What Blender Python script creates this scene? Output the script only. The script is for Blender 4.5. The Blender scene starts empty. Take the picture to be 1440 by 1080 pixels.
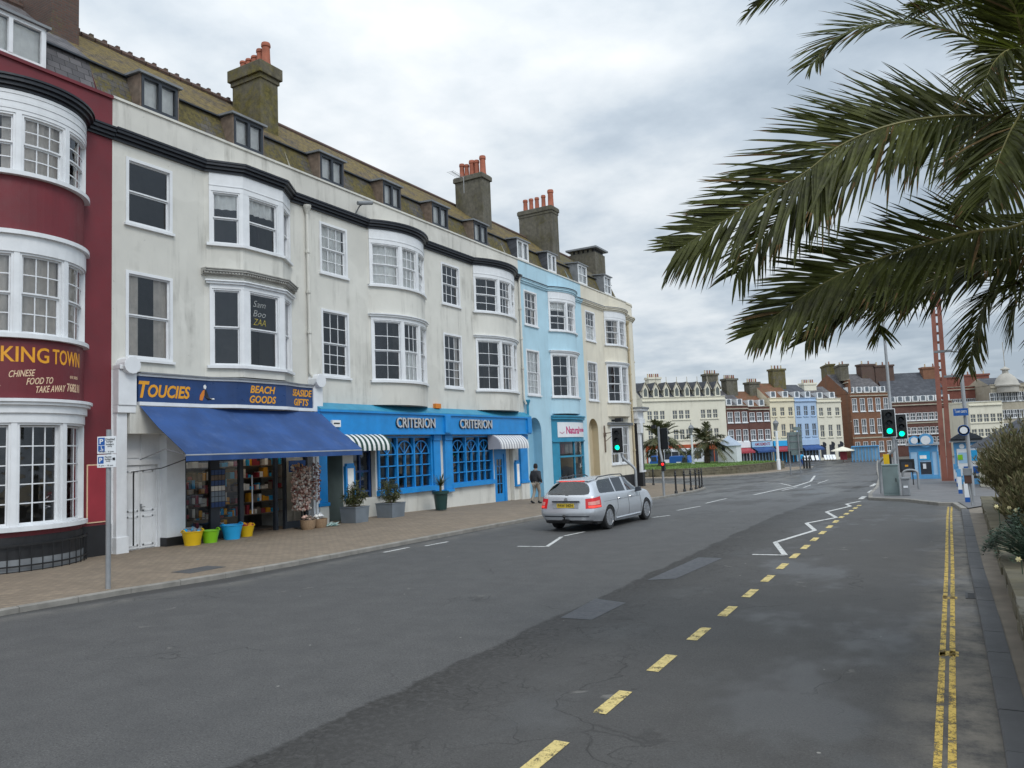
import bpy, bmesh, math, random
from mathutils import Vector, Matrix
from mathutils.bvhtree import BVHTree
R = random.Random(11)
S = bpy.context.scene
COL = S.collection
PI = math.pi
rad = math.radians
# ------------------------------------------------------------------ camera geometry (metres; street runs along +Y)
EYE = 2.3
CM = ((0.866687, 0.0796362, -0.4924547), (0.497105, -0.0553230, 0.8659249), (-0.0417149, 0.9952876, 0.0875353))
def ray(x, y):
    a = (x - 720, 540 - y, 1080)
    return [sum(CM[i][j] * a[j] for j in range(3)) for i in range(3)]
def _pl(x, y, ax, v):
    d = ray(x, y); c = (0, 0, EYE); t = (v - c[ax]) / d[ax]
    return Vector([c[i] + t * d[i] for i in range(3)])
def FX(x, y, X): return _pl(x, y, 0, X)
def FY(x, y, Y): return _pl(x, y, 1, Y)
def FZ(x, y, Z): return _pl(x, y, 2, Z)
def H(y):                                   # the street falls gently beyond the shops
    return 0.0 if y < 24 else (-0.02 * (y - 24) if y < 58 else max(-0.68 - 0.012 * (y - 58), -0.95))
def G(x, y, z=0.0):
    P = FZ(x, y, z)
    for i in range(50): P = FZ(x, y, z + H(P.y))
    return P
# ------------------------------------------------------------------ materials
def lin(h):
    if isinstance(h, str):
        h = h.lstrip('#'); c = [int(h[i:i + 2], 16) / 255 for i in (0, 2, 4)]
        return tuple(((v + .055) / 1.055) ** 2.4 if v > .04 else v / 12.92 for v in c)
    return tuple(h)
class NT:
    def __init__(s, name):
        s.m = bpy.data.materials.new(name); s.m.use_nodes = True
        s.t = s.m.node_tree; s.n = s.t.nodes; s.l = s.t.links
        s.b = s.n['Principled BSDF']; s.out = s.n['Material Output']
        s.pos = s.n.new('ShaderNodeNewGeometry').outputs['Position']
    def add(s, t, **k):
        n = s.n.new(t)
        for a, v in k.items(): setattr(n, a, v)
        return n
    def set(s, n, key, v):
        if hasattr(v, 'is_linked') or hasattr(v, 'links'): s.l.new(v, n.inputs[key])
        else: n.inputs[key].default_value = v
    def mapv(s, sc=(1, 1, 1), rot=(0, 0, 0), loc=(0, 0, 0)):
        n = s.add('ShaderNodeMapping'); s.l.new(s.pos, n.inputs[0])
        n.inputs['Scale'].default_value = sc; n.inputs['Rotation'].default_value = rot; n.inputs['Location'].default_value = loc
        return n.outputs[0]
    def noise(s, scale, detail=4, rough=.6, vec=None, dist=0):
        n = s.add('ShaderNodeTexNoise'); s.set(n, 'Vector', vec if vec is not None else s.pos)
        n.inputs['Scale'].default_value = scale; n.inputs['Detail'].default_value = detail
        n.inputs['Roughness'].default_value = rough; n.inputs['Distortion'].default_value = dist
        return n.outputs['Fac']
    def rng(s, v, a, b, c=0., d=1., smooth=False):
        n = s.add('ShaderNodeMapRange'); s.l.new(v, n.inputs[0])
        if smooth: n.interpolation_type = 'SMOOTHSTEP'
        for i, x in enumerate((a, b, c, d)): n.inputs[i + 1].default_value = x
        return n.outputs[0]
    def math(s, op, a, b=0.):
        n = s.add('ShaderNodeMath', operation=op); s.set(n, 0, a); s.set(n, 1, b)
        return n.outputs[0]
    def mix(s, f, a, b, bt='MIX'):
        n = s.add('ShaderNodeMix', data_type='RGBA', blend_type=bt)
        s.set(n, 0, f)
        for k, v in ((6, a), (7, b)):
            if hasattr(v, 'links'): s.l.new(v, n.inputs[k])
            else: n.inputs[k].default_value = (*lin(v), 1)
        return n.outputs[2]
    def sep(s, ch):
        n = s.add('ShaderNodeSeparateXYZ'); s.l.new(s.pos, n.inputs[0]); return n.outputs[ch]
    def col(s, c):
        if hasattr(c, 'links'): s.l.new(c, s.b.inputs['Base Color'])
        else: s.b.inputs['Base Color'].default_value = (*lin(c), 1)
    def bump(s, h, strength=.3, dist=.01):
        n = s.add('ShaderNodeBump'); n.inputs['Strength'].default_value = strength; n.inputs['Distance'].default_value = dist
        s.l.new(h, n.inputs['Height']); s.l.new(n.outputs[0], s.b.inputs['Normal'])
    def prm(s, **k):
        for a, v in k.items(): s.set(s.b, a.replace('_', ' '), v)
def pm(name, c, rough=.55, var=.12, scale=2.5, bump=.15, bscale=60, metal=0., streak=0., dirt='#4a463c', spec=.5, fine=0.):
    k = NT(name); c = lin(c)
    f = k.noise(scale, 5)
    lo = tuple(x * (1 - var) for x in c); hi = tuple(min(1, x * (1 + var)) for x in c)
    o = k.mix(k.rng(f, .3, .7), lo, hi)
    if streak:
        g = k.noise(1.6, 5, .65, k.mapv((1.6, 1.6, .16)))
        g2 = k.noise(.9, 4, .6, k.mapv((1, 1, 1), loc=(3, 7, 1)))
        o = k.mix(k.math('MULTIPLY', k.math('MULTIPLY', k.rng(g, .5, .78), k.rng(g2, .38, .7)), streak), o, dirt)
        if streak > .5: o = k.mix(k.rng(k.noise(.33, 3, .5, k.mapv(loc=(5, 1, 8))), .53, .545, 0, .09), o, '#8d8a80'); o = k.mix(k.rng(k.noise(.5, 4, .6, k.mapv(loc=(2, 4, 3))), .6, .61, 0, .10), o, (.8, .79, .74))
        sp = k.noise(9, 3, .7)
        o = k.mix(k.math('MULTIPLY', k.rng(sp, .68, .8), streak * .6), o, dirt)
    if fine:
        o = k.mix(k.rng(k.noise(bscale * 3, 2), .3, .7, 0, fine), o, (.5, .5, .5), 'OVERLAY')
    k.col(o); k.prm(Roughness=k.rng(k.noise(scale * 4, 3), .3, .7, max(0, rough - .08), min(1, rough + .08)), Metallic=metal)
    k.b.inputs['Specular IOR Level'].default_value = spec
    if bump: k.bump(k.noise(bscale, 3), bump, .008)
    return k.m
def emit(name, c, st=3.):
    k = NT(name); k.col(c); k.prm(Emission_Strength=st); k.b.inputs['Emission Color'].default_value = (*lin(c), 1)
    return k.m
def glass(name, tint=(.75, .78, .78), wob=.25, rf=1.55):
    k = NT(name); k.n.remove(k.b)
    tr = k.add('ShaderNodeBsdfTransparent'); tr.inputs[0].default_value = (*tint, 1)
    gl = k.add('ShaderNodeBsdfGlossy'); gl.inputs['Roughness'].default_value = .02
    gl.inputs[0].default_value = (.95, .97, 1, 1)
    b = k.add('ShaderNodeBump'); b.inputs['Strength'].default_value = wob; b.inputs['Distance'].default_value = .02
    k.l.new(k.noise(1.7, 2), b.inputs['Height']); k.l.new(b.outputs[0], gl.inputs['Normal'])
    fr = k.add('ShaderNodeFresnel'); fr.inputs['IOR'].default_value = rf
    mx = k.add('ShaderNodeMixShader'); k.l.new(k.math('MINIMUM', k.math('MULTIPLY', fr.outputs[0], 1.4), .9), mx.inputs[0])
    k.l.new(tr.outputs[0], mx.inputs[1]); k.l.new(gl.outputs[0], mx.inputs[2]); k.l.new(mx.outputs[0], k.out.inputs[0])
    return k.m
M = {}
M['white'] = pm('white_gloss_paint', (.72, .73, .74), .4, .06, 3, .08, 30, streak=.25)
M['stucco'] = pm('grey_white_stucco', (.63, .615, .56), .8, .07, .8, .35, 45, streak=.8)
M['parapet'] = pm('parapet_stucco', (.62, .60, .545), .8, .08, .8, .35, 45, streak=.95)
M['red'] = pm('maroon_stucco', (.15, .017, .024), .6, .16, 1.1, .4, 40, streak=.3, dirt='#3c1418')
M['redsign'] = pm('maroon_sign_paint', (.135, .014, .02), .45, .1, 2, .1)
M['redboard'] = pm('red_menu_board', (.30, .028, .04), .45, .12, 2, .05)
M['cornice'] = pm('black_cornice_paint', (.012, .013, .018), .35, .3, 3, .2, 25)
M['blackp'] = pm('black_wall_paint', (.015, .015, .017), .5, .3, 2, .3, 30)
M['lblue'] = pm('pale_blue_stucco', (.42, .61, .70), .7, .07, .9, .3, 45, streak=.35)
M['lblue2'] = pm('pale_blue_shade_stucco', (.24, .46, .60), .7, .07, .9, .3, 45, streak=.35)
M['cream'] = pm('cream_stucco', (.69, .64, .525), .75, .06, .9, .3, 45, streak=.6, dirt='#6b5f45')
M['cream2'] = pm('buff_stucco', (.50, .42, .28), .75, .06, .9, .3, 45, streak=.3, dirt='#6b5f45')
M['bblue'] = pm('bright_blue_paint', (.012, .24, .60), .38, .12, 2, .08, 30, streak=.15, dirt='#0c4a80')
M['tblue'] = pm('teal_blue_paint', (.03, .24, .38), .45, .12, 2, .08, 30)
M['navy'] = pm('navy_sign_paint', (.012, .045, .15), .35, .2, 2, .05)
M['awn'] = pm('blue_awning_canvas', (.022, .066, .20), .8, .3, .9, .3, 60, streak=.5, dirt='#5f78a8')
M['awnw'] = pm('white_awning_canvas', (.70, .70, .68), .75, .08, 2, .2, 90)
M['awng'] = pm('green_awning_canvas', (.015, .05, .04), .75, .08, 2, .2, 90)
M['awns'] = pm('grey_awning_canvas', (.36, .36, .39), .75, .08, 2, .2, 90)
M['gold'] = pm('gold_sign_paint', (.75, .33, .015), .45, .08, 6, 0)
M['creamtext'] = pm('cream_sign_paint', (.72, .52, .34), .5, .1, 6, 0)
M['whitetext'] = pm('white_letters', (.78, .78, .76), .4, .05, 6, 0)
M['blacktext'] = pm('black_letters', (.015, .015, .02), .4, .05, 6, 0)
M['magenta'] = pm('magenta_letters', (.50, .01, .14), .45, .05, 6, 0)
M['orange'] = pm('orange_plastic', (.65, .20, .02), .4, .08, 6, 0)
M['glass'] = glass('window_glass', (.95, .96, .96), .55)
M['shopglass'] = glass('shop_glass', (.8, .82, .82), .06)
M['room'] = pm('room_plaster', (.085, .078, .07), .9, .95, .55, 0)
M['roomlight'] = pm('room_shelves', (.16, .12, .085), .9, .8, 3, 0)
M['net'] = pm('net_curtain', (.90, .88, .84), .9, .12, 4, 0)
M['drape'] = pm('beige_curtain', (.66, .59, .52), .9, .15, 4, 0)
M['greymetal'] = pm('galvanised_steel', (.30, .31, .32), .5, .14, 3, .1, 60, metal=.35)
M['greypaint'] = pm('grey_cabinet_paint', (.17, .22, .215), .5, .12, 2, .1, 40, streak=.3)
M['dkgrey'] = pm('dark_grey_frame', (.028, .033, .042), .45, .2, 3, .05)
M['black'] = pm('black_plastic', (.012, .012, .013), .45, .2, 4, .05)
M['terracotta'] = pm('terracotta_pot', (.33, .10, .055), .75, .25, 3, .3, 30, streak=.5, dirt='#4b3a30')
M['wood'] = pm('weathered_wood', (.16, .115, .085), .85, .4, 5, .4, 30, streak=.6)
M['lead'] = pm('lead_sheet', (.19, .20, .21), .6, .2, 3, .2, 20)
M['bluewhite'] = pm('white_enamel', (.74, .76, .78), .35, .04, 3, 0)
M['signblue'] = pm('sign_blue', (.01, .09, .34), .35, .05, 3, 0)
M['rustred'] = pm('rust_red_steel', (.255, .092, .062), .6, .25, 1.2, .15, 30, streak=.4, dirt='#4d1a12')
M['kioskblue'] = pm('kiosk_blue', (.10, .33, .60), .4, .12, 1.5, .05)
M['kioskpale'] = pm('kiosk_pale_blue', (.33, .52, .70), .45, .1, 1.5, .05)
M['soil'] = pm('planter_soil', (.045, .035, .025), .95, .4, 8, .6, 50)
M['yellowp'] = pm('yellow_plastic', (.72, .46, .01), .4, .06, 4, 0)
M['limep'] = pm('lime_plastic', (.22, .52, .015), .4, .06, 4, 0)
M['skyp'] = pm('sky_blue_plastic', (.02, .36, .70), .4, .06, 4, 0)
M['basket'] = pm('wicker', (.30, .20, .12), .85, .3, 40, .6, 90)
M['zinc'] = pm('zinc_planter', (.20, .23, .26), .5, .14, 2, .1, 30, metal=.3, streak=.3)
M['dkgreen'] = pm('dark_green_plastic', (.012, .045, .04), .45, .15, 3, 0)
def brickm(name, c1, c2, mortar, sc=1., vec=None, moss=0., mosscol='#5c5328', rough=.85, w=.225, h=.075, ms=.012, bump=.4):
    k = NT(name)
    # brick courses follow height; length follows the horizontal run (x+y works for walls facing either way)
    xyz = k.add('ShaderNodeSeparateXYZ'); k.l.new(k.pos, xyz.inputs[0])
    cmb = k.add('ShaderNodeCombineXYZ')
    if vec == 'roof': k.l.new(xyz.outputs[1], cmb.inputs[0]); k.l.new(k.math('SUBTRACT', k.math('MULTIPLY', xyz.outputs[2], 1.15), k.math('MULTIPLY', xyz.outputs[0], .35)), cmb.inputs[1])
    elif vec == 'flat': k.l.new(xyz.outputs[0], cmb.inputs[0]); k.l.new(xyz.outputs[1], cmb.inputs[1])
    else: k.l.new(k.math('ADD', xyz.outputs[0], xyz.outputs[1]), cmb.inputs[0]); k.l.new(xyz.outputs[2], cmb.inputs[1])
    b = k.add('ShaderNodeTexBrick'); k.l.new(cmb.outputs[0], b.inputs[0])
    for i, c in ((1, c1), (2, c2), (3, mortar)): b.inputs[i].default_value = (*lin(c), 1)
    b.inputs['Scale'].default_value = sc; b.inputs['Mortar Size'].default_value = ms; b.inputs['Brick Width'].default_value = w; b.inputs['Row Height'].default_value = h
    b.inputs['Mortar Smooth'].default_value = .3
    o = b.outputs[0]
    o = k.mix(k.rng(k.noise(1.3, 5, .65), .35, .7, 0, .45), o, tuple(x * .45 for x in lin(c1)))
    if moss:
        z = k.noise(.9, 6, .7, dist=.5); z2 = k.noise(6, 5, .75)
        f = k.rng(k.math('ADD', z, k.math('MULTIPLY', z2, .6)), 1.06 - moss * .5, 1.2 - moss * .5)
        o = k.mix(f, o, k.mix(k.rng(z2, .4, .6), tuple(x * .42 for x in lin(mosscol)), mosscol))
    k.col(o); k.prm(Roughness=rough)
    k.bump(k.math('ADD', k.math('MULTIPLY', b.outputs[1], -1.), k.math('MULTIPLY', k.noise(30, 4), .6)), bump, .02)
    return k.m
M['slate'] = brickm('mossy_slate', (.075, .07, .068), (.13, .12, .115), (.02, .02, .02), vec='roof', moss=.74, mosscol=(.125, .10, .028), w=.32, h=.22, ms=.012)
M['moss'] = brickm('moss_covered_tiles', (.075, .055, .035), (.13, .09, .05), (.012, .012, .01), vec='roof', moss=.74, mosscol=(.185, .13, .032), w=.3, h=.2, ms=.022, bump=.8)
M['slate2'] = brickm('grey_slate', (.085, .08, .085), (.15, .14, .145), (.025, .025, .025), vec='roof', moss=.25, mosscol=(.13, .10, .03), w=.34, h=.25, ms=.012)
M['darkslate'] = brickm('far_slate', (.055, .06, .072), (.085, .09, .105), (.03, .03, .03), vec='roof', moss=.1, w=.4, h=.3)
def mossy(name, base, moss, lo, hi):
    k = NT(name); a = k.noise(.9, 6, .65, dist=.6); b = k.noise(5, 5, .7); c = k.noise(1.5, 5, .65, k.mapv((2, 2, .25)))
    o = k.mix(k.rng(b, .35, .65), tuple(x * .72 for x in base), tuple(x * 1.25 for x in base))
    o = k.mix(k.rng(c, .5, .7, 0, .65), o, tuple(x * .4 for x in base))
    o = k.mix(k.rng(k.math('ADD', k.math('MULTIPLY', a, .75), k.math('MULTIPLY', b, .25)), lo, hi, 0, .9), o, k.mix(k.rng(b, .4, .62), tuple(x * .5 for x in moss), moss))
    k.col(o); k.prm(Roughness=.95); k.bump(k.math('ADD', b, k.noise(28, 4)), .6, .02); return k.m
M['chimney'] = mossy('mossy_render', (.125, .11, .075), (.15, .125, .03), .44, .56)
M['chimney2'] = mossy('grey_render', (.125, .115, .09), (.09, .08, .03), .5, .66)
M['greystone'] = pm('grey_stone_moulding', (.36, .35, .32), .85, .15, 3, .3, 30, streak=.8)
M['chbrick'] = brickm('sooty_brick', (.13, .065, .045), (.085, .05, .04), (.09, .08, .07), moss=.35, mosscol=(.10, .09, .04))
M['farred'] = brickm('dark_red_brick', (.15, .05, .034), (.115, .040, .03), (.13, .09, .075), bump=.2)
M['farbrown'] = brickm('orange_brown_brick', (.25, .105, .05), (.20, .08, .042), (.17, .11, .075), bump=.2)
M['farred2'] = brickm('bright_red_brick', (.27, .075, .05), (.22, .06, .045), (.18, .11, .08), bump=.2)
M['farcream'] = pm('far_cream', (.68, .645, .53), .8, .05, .5, .1, streak=.4, dirt='#857a60')
M['faryellow'] = pm('far_pale_yellow', (.70, .635, .47), .8, .05, .5, .1, streak=.4, dirt='#857a60')
M['farblue'] = pm('far_blue', (.38, .50, .66), .8, .05, .5, .1, streak=.3)
M['farstone'] = pm('far_stone', (.40, .36, .28), .85, .12, .8, .2, 20, streak=.6)
M['fartile'] = brickm('far_clay_tile', (.20, .085, .04), (.16, .07, .035), (.08, .04, .03), vec='roof', moss=.5, mosscol=(.13, .09, .04), w=.3, h=.2)
# ------------------------------------------------------------------ object helpers
W = {}
def tag(o, label=None, cat=None, group=None, kind=None):
    if label: o['label'] = label
    if cat: o['category'] = cat
    if group: o['group'] = group
    if kind: o['kind'] = kind
    return o
def thing(name, label, cat, loc=(0, 0, 0), group=None):
    o = bpy.data.objects.new(name, None); COL.objects.link(o); o.location = loc; W[o] = Vector(loc)
    o.empty_display_size = .3
    return tag(o, label, cat, group)
class MB:
    def __init__(s): s.v = []; s.f = []; s.mi = []
    def V(s, p): s.v.append(Vector(p)); return len(s.v) - 1
    def face(s, pts, mi=0):
        s.f.append([s.V(p) for p in pts]); s.mi.append(mi)
    def grid(s, rows, mi=0, closed=False):
        n = len(rows[0]); b = len(s.v)
        for r in rows:
            for p in r: s.v.append(Vector(p))
        for i in range(len(rows) - 1):
            for j in range(n if closed else n - 1):
                k = (j + 1) % n
                s.f.append([b + i * n + j, b + i * n + k, b + (i + 1) * n + k, b + (i + 1) * n + j]); s.mi.append(mi)
    def hexa(s, p, mi=0):                      # 8 corners: bottom 4 then top 4, both counter-clockwise
        b = len(s.v); s.v += [Vector(q) for q in p]
        for f in ((3, 2, 1, 0), (4, 5, 6, 7), (0, 1, 5, 4), (1, 2, 6, 5), (2, 3, 7, 6), (3, 0, 4, 7)):
            s.f.append([b + i for i in f]); s.mi.append(mi)
    def box(s, x0, x1, y0, y1, z0, z1, mi=0, rz=0., c=None):
        p = [(x0, y0, z0), (x1, y0, z0), (x1, y1, z0), (x0, y1, z0), (x0, y0, z1), (x1, y0, z1), (x1, y1, z1), (x0, y1, z1)]
        if rz:
            c = Vector(c or ((x0 + x1) / 2, (y0 + y1) / 2, 0)); m = Matrix.Rotation(rz, 3, 'Z'); p = [m @ (Vector(q) - c) + c for q in p]
        s.hexa(p, mi)
    def obox(s, c, ax, sz, mi=0):               # oriented box: centre, 3 axes, 3 sizes
        c = Vector(c); a = [Vector(ax[i]) * sz[i] / 2 for i in range(3)]
        s.hexa([c + a[0] * i + a[1] * j + a[2] * k for k in (-1, 1) for i, j in ((-1, -1), (1, -1), (1, 1), (-1, 1))], mi)
    def tube(s, pts, r, n=8, mi=0, cap=True):
        pts = [Vector(p) for p in pts]; rs = r if isinstance(r, (list, tuple)) else [r] * len(pts)
        rows = []; up = None
        for i, p in enumerate(pts):
            t = (pts[min(i + 1, len(pts) - 1)] - pts[max(i - 1, 0)]).normalized()
            if up is None: up = Vector((0, 0, 1)) if abs(t.z) < .9 else Vector((1, 0, 0))
            a = t.cross(up).normalized(); up = a.cross(t).normalized()
            rows.append([p + (a * math.cos(k * 2 * PI / n) + up * math.sin(k * 2 * PI / n)) * rs[i] for k in range(n)])
        s.grid(rows, mi, True)
        if cap: s.face(rows[0][::-1], mi); s.face(rows[-1], mi)
    def lathe(s, prof, c=(0, 0, 0), n=16, mi=0, ax=None):
        c = Vector(c); rows = []
        for r, z in prof:
            row = []
            for k in range(n):
                a = k * 2 * PI / n; p = Vector((r * math.cos(a), r * math.sin(a), z))
                if ax is not None: p = ax @ p
                row.append(c + p)
            rows.append(row)
        s.grid(rows, mi, True)
        if prof[0][0] > 1e-4: s.face(rows[0][::-1], mi)
        if prof[-1][0] > 1e-4: s.face(rows[-1], mi)
    def prism(s, poly, z0, z1, mi=0):           # vertical prism over an xy polygon
        lo = [(p[0], p[1], z0) for p in poly]; hi = [(p[0], p[1], z1) for p in poly]
        s.face(lo[::-1], mi); s.face(hi, mi)
        for i in range(len(poly)):
            j = (i + 1) % len(poly); s.face([lo[i], lo[j], hi[j], hi[i]], mi)
    def mesh(s, name, mats, off=Vector(), smooth=False, recalc=True):
        me = bpy.data.meshes.new(name); me.from_pydata([p - off for p in s.v], [], s.f)
        for m in (mats if isinstance(mats, (list, tuple)) else [mats]): me.materials.append(M[m] if isinstance(m, str) else m)
        me.polygons.foreach_set('material_index', s.mi)
        if recalc or smooth:
            bm = bmesh.new(); bm.from_mesh(me)
            if recalc: bmesh.ops.remove_doubles(bm, verts=bm.verts, dist=1e-5); bmesh.ops.recalc_face_normals(bm, faces=bm.faces)
            bm.to_mesh(me); bm.free()
        if smooth:
            me.polygons.foreach_set('use_smooth', [True] * len(me.polygons))
            if smooth != 'all': me.set_sharp_from_angle(angle=rad(38))
        me.update(); return me
    def build(s, name, mats, parent=None, smooth=False, recalc=True, bevel=0):
        if parent is not None: off = W[parent]
        else:
            xs = [p.x for p in s.v]; ys = [p.y for p in s.v]
            off = Vector(((min(xs) + max(xs)) / 2, (min(ys) + max(ys)) / 2, min(p.z for p in s.v)))
        o = bpy.data.objects.new(name, s.mesh(name, mats, off, smooth, recalc)); COL.objects.link(o)
        if parent is not None: o.parent = parent
        else: o.location = off
        W[o] = off.copy()
        if bevel:
            b = o.modifiers.new('bevel', 'BEVEL'); b.width = bevel; b.segments = 2; b.limit_method = 'ANGLE'
        return o
def children(o): return [c for c in bpy.data.objects if c.parent == o]
def copy_tree(o, parent=None):
    c = o.copy(); COL.objects.link(c); c.parent = parent
    for ch in children(o): copy_tree(ch, c)
    return c
# ---- lettering
_tc = {}
def text_mesh(t, shear=0, bold=0, ext=.004):
    key = (t, shear, bold)
    if key not in _tc:
        cu = bpy.data.curves.new('txt', 'FONT'); cu.body = t; cu.shear = shear; cu.offset = bold; cu.extrude = .02; cu.resolution_u = 3
        o = bpy.data.objects.new('txt', cu); COL.objects.link(o)
        bpy.context.view_layer.update()
        me = bpy.data.meshes.new_from_object(o.evaluated_get(bpy.context.evaluated_depsgraph_get()))
        vs = [v.co.copy() for v in me.vertices]; fs = [list(p.vertices) for p in me.polygons]
        bpy.data.objects.remove(o); bpy.data.curves.remove(cu); bpy.data.meshes.remove(me)
        x0 = min(v.x for v in vs); x1 = max(v.x for v in vs); y0 = min(v.y for v in vs); y1 = max(v.y for v in vs)
        _tc[key] = ([Vector(((v.x - x0) / (x1 - x0), (v.y - y0) / (y1 - y0), v.z)) for v in vs], fs)
    return _tc[key]
def letters(mb, t, w, h, fn, shear=0, bold=0., mi=0, rise=0., d=.006):
    vs, fs = text_mesh(t, shear, bold); b = len(mb.v)
    for v in vs: mb.v.append(Vector(fn(v.x * w, v.y * h + rise * v.x * w, d if v.z > 0 else 0.)))
    for f in fs: mb.f.append([b + i for i in f]); mb.mi.append(mi)
# ---- plan paths: facades run along s, out is to the right of travel
class Path:
    def __init__(s, pts):
        s.p = [Vector((a[0], a[1], 0)) for a in pts]; s.k = [0.]
        for a, b in zip(s.p, s.p[1:]): s.k.append(s.k[-1] + (b - a).length)
        s.t = [(b - a).normalized() for a, b in zip(s.p, s.p[1:])]
    def P(s, q, o=0., z=0.):
        n = len(s.t); i = 0
        while i < n - 1 and q > s.k[i + 1] + 1e-6: i += 1
        t = s.t[i]; p = s.p[i] + t * (q - s.k[i]); nn = Vector((t.y, -t.x, 0))
        for kk, a, b in ((i, i - 1, i), (i + 1, i, i + 1)):
            if abs(q - s.k[kk]) < 1e-6 and 0 <= a and b < n:
                na = Vector((s.t[a].y, -s.t[a].x, 0)); nb = Vector((s.t[b].y, -s.t[b].x, 0)); m = (na + nb).normalized()
                nn = m / max(.4, m.dot(na))
        p = p + nn * o; return Vector((p.x, p.y, z))
    def knots(s, a, b): return [a] + [k for k in s.k if a + 1e-4 < k < b - 1e-4] + [b]
    def sy(s, y):
        for i in range(len(s.t)):
            a, b = s.p[i].y, s.p[i + 1].y
            if min(a, b) - 1e-6 <= y <= max(a, b) + 1e-6 and abs(b - a) > 1e-6: return s.k[i] + (y - a) / (b - a) * (s.k[i + 1] - s.k[i])
        return 0.
    @property
    def L(s): return s.k[-1]
def bowpts(X, y0, y1, d, n=16):
    c = (y1 - y0) / 2; r = (c * c + d * d) / (2 * d); a = math.asin(min(1, c / r)) if d <= c else PI - math.asin(c / r); ym = (y0 + y1) / 2
    return [(X + d - r + r * math.cos(-a + 2 * a * i / n), ym + r * math.sin(-a + 2 * a * i / n)) for i in range(n + 1)]
def pbox(mb, pa, s0, s1, z0, z1, o0, o1, mi=0):
    rows = [[pa.P(q, o0, z0), pa.P(q, o1, z0), pa.P(q, o1, z1), pa.P(q, o0, z1)] for q in pa.knots(s0, s1)]
    mb.grid(rows, mi, True); mb.face(rows[0][::-1], mi); mb.face(rows[-1], mi)
def wallsheet(mb, pa, s0, s1, z0, z1, holes=(), rev=.16, mi=0):
    ss = set(pa.knots(s0, s1)); zs = {z0, z1}
    for h in holes: ss |= {h[0], h[1]}; zs |= {h[2], h[3]}
    ss = sorted(q for q in ss if s0 - 1e-6 <= q <= s1 + 1e-6); zs = sorted(zs)
    ss = [q for i, q in enumerate(ss) if i == 0 or q - ss[i - 1] > 1e-4]
    for a, b in zip(ss, ss[1:]):
        for c, d in zip(zs, zs[1:]):
            m = ((a + b) / 2, (c + d) / 2)
            if any(h[0] < m[0] < h[1] and h[2] < m[1] < h[3] for h in holes): continue
            mb.face([pa.P(a, 0, c), pa.P(b, 0, c), pa.P(b, 0, d), pa.P(a, 0, d)], mi)
    for h in holes:
        if len(h) > 4: continue
        for q in (h[0], h[1]): mb.face([pa.P(q, 0, h[2]), pa.P(q, 0, h[3]), pa.P(q, -rev, h[3]), pa.P(q, -rev, h[2])], mi)
        for z in (h[2], h[3]):
            kn = pa.knots(h[0], h[1])
            mb.grid([[pa.P(q, 0, z) for q in kn], [pa.P(q, -rev, z) for q in kn]], mi)
CUR = ['net', 'drape', 'half', 'none', 'blind', 'drape', 'none', 'none']
def window(par, pa, s0, s1, z0, z1, cols=3, rt=2, rb=2, cur=None, m='white', cas=.085, out=.03, sill=True, gm='glass', cm=None, bar=.026, name='window', meet=.5, lip=.05):
    f = MB(); E = cas
    for a, b, c, d in ((s0, s0 + E, z0, z1), (s1 - E, s1, z0, z1), (s0 + E, s1 - E, z1 - E, z1), (s0 + E, s1 - E, z0, z0 + E * .8)):
        pbox(f, pa, a, b, c, d, -.14, out)
    if sill: pbox(f, pa, s0 - .05, s1 + .05, z0 - .075, z0 - .002, -.1, out + lip)
    a, b = s0 + E, s1 - E; zb, zt = z0 + E * .8, z1 - E; zm = zb + (zt - zb) * meet
    st = .04; g = MB()
    for lo, hi, o, rows in ((zm, zt, -.05, rt), (zb, zm, -.095, rb)):
        if rows == 0: continue
        pbox(f, pa, a, a + st, lo, hi, o - .035, o); pbox(f, pa, b - st, b, lo, hi, o - .035, o)
        pbox(f, pa, a + st, b - st, lo, lo + st, o - .035, o); pbox(f, pa, a + st, b - st, hi - st, hi, o - .035, o)
        for i in range(1, cols):
            q = a + st + (b - a - 2 * st) * i / cols; pbox(f, pa, q - bar / 2, q + bar / 2, lo + st, hi - st, o - .03, o - .004)
        for i in range(1, rows):
            z = lo + st + (hi - lo - 2 * st) * i / rows; pbox(f, pa, a + st, b - st, z - bar / 2, z + bar / 2, o - .028, o - .006)
        kn = pa.knots(a + st, b - st); g.grid([[pa.P(q, o - .018, lo + st) for q in kn], [pa.P(q, o - .018, hi - st) for q in kn]])
    fo = f.build(name, m, par)
    g.build('pane', gm, fo, recalc=False)
    if cur and cur != 'none':
        c = MB()
        def cloth(u0, u1, w0, w1):
            n = max(4, int((u1 - u0) / .05)); ph = R.random() * 6
            qs = [u0 + (u1 - u0) * i / n for i in range(n + 1)]
            c.grid([[pa.P(q, -.165 + .036 * math.sin(i * 1.35 + ph) + .012 * math.sin(i * .37 + ph), z) for i, q in enumerate(qs)] for z in (w0, w1)])
        if cur == 'net': cloth(a, b, zb, zt)
        elif cur == 'half': cloth(a, b, zb, zm + .1)
        elif cur == 'blind': cloth(a, b, zt - (zt - zb) * .3, zt)
        else:
            w = (b - a) * R.uniform(.17, .3); cloth(a, a + w, zb, zt); cloth(b - w, b, zb, zt)
        c.build('curtain', cm or ('net' if cur in ('net', 'half', 'blind') else 'drape'), fo, recalc=False, smooth='all')
    return fo
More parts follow.
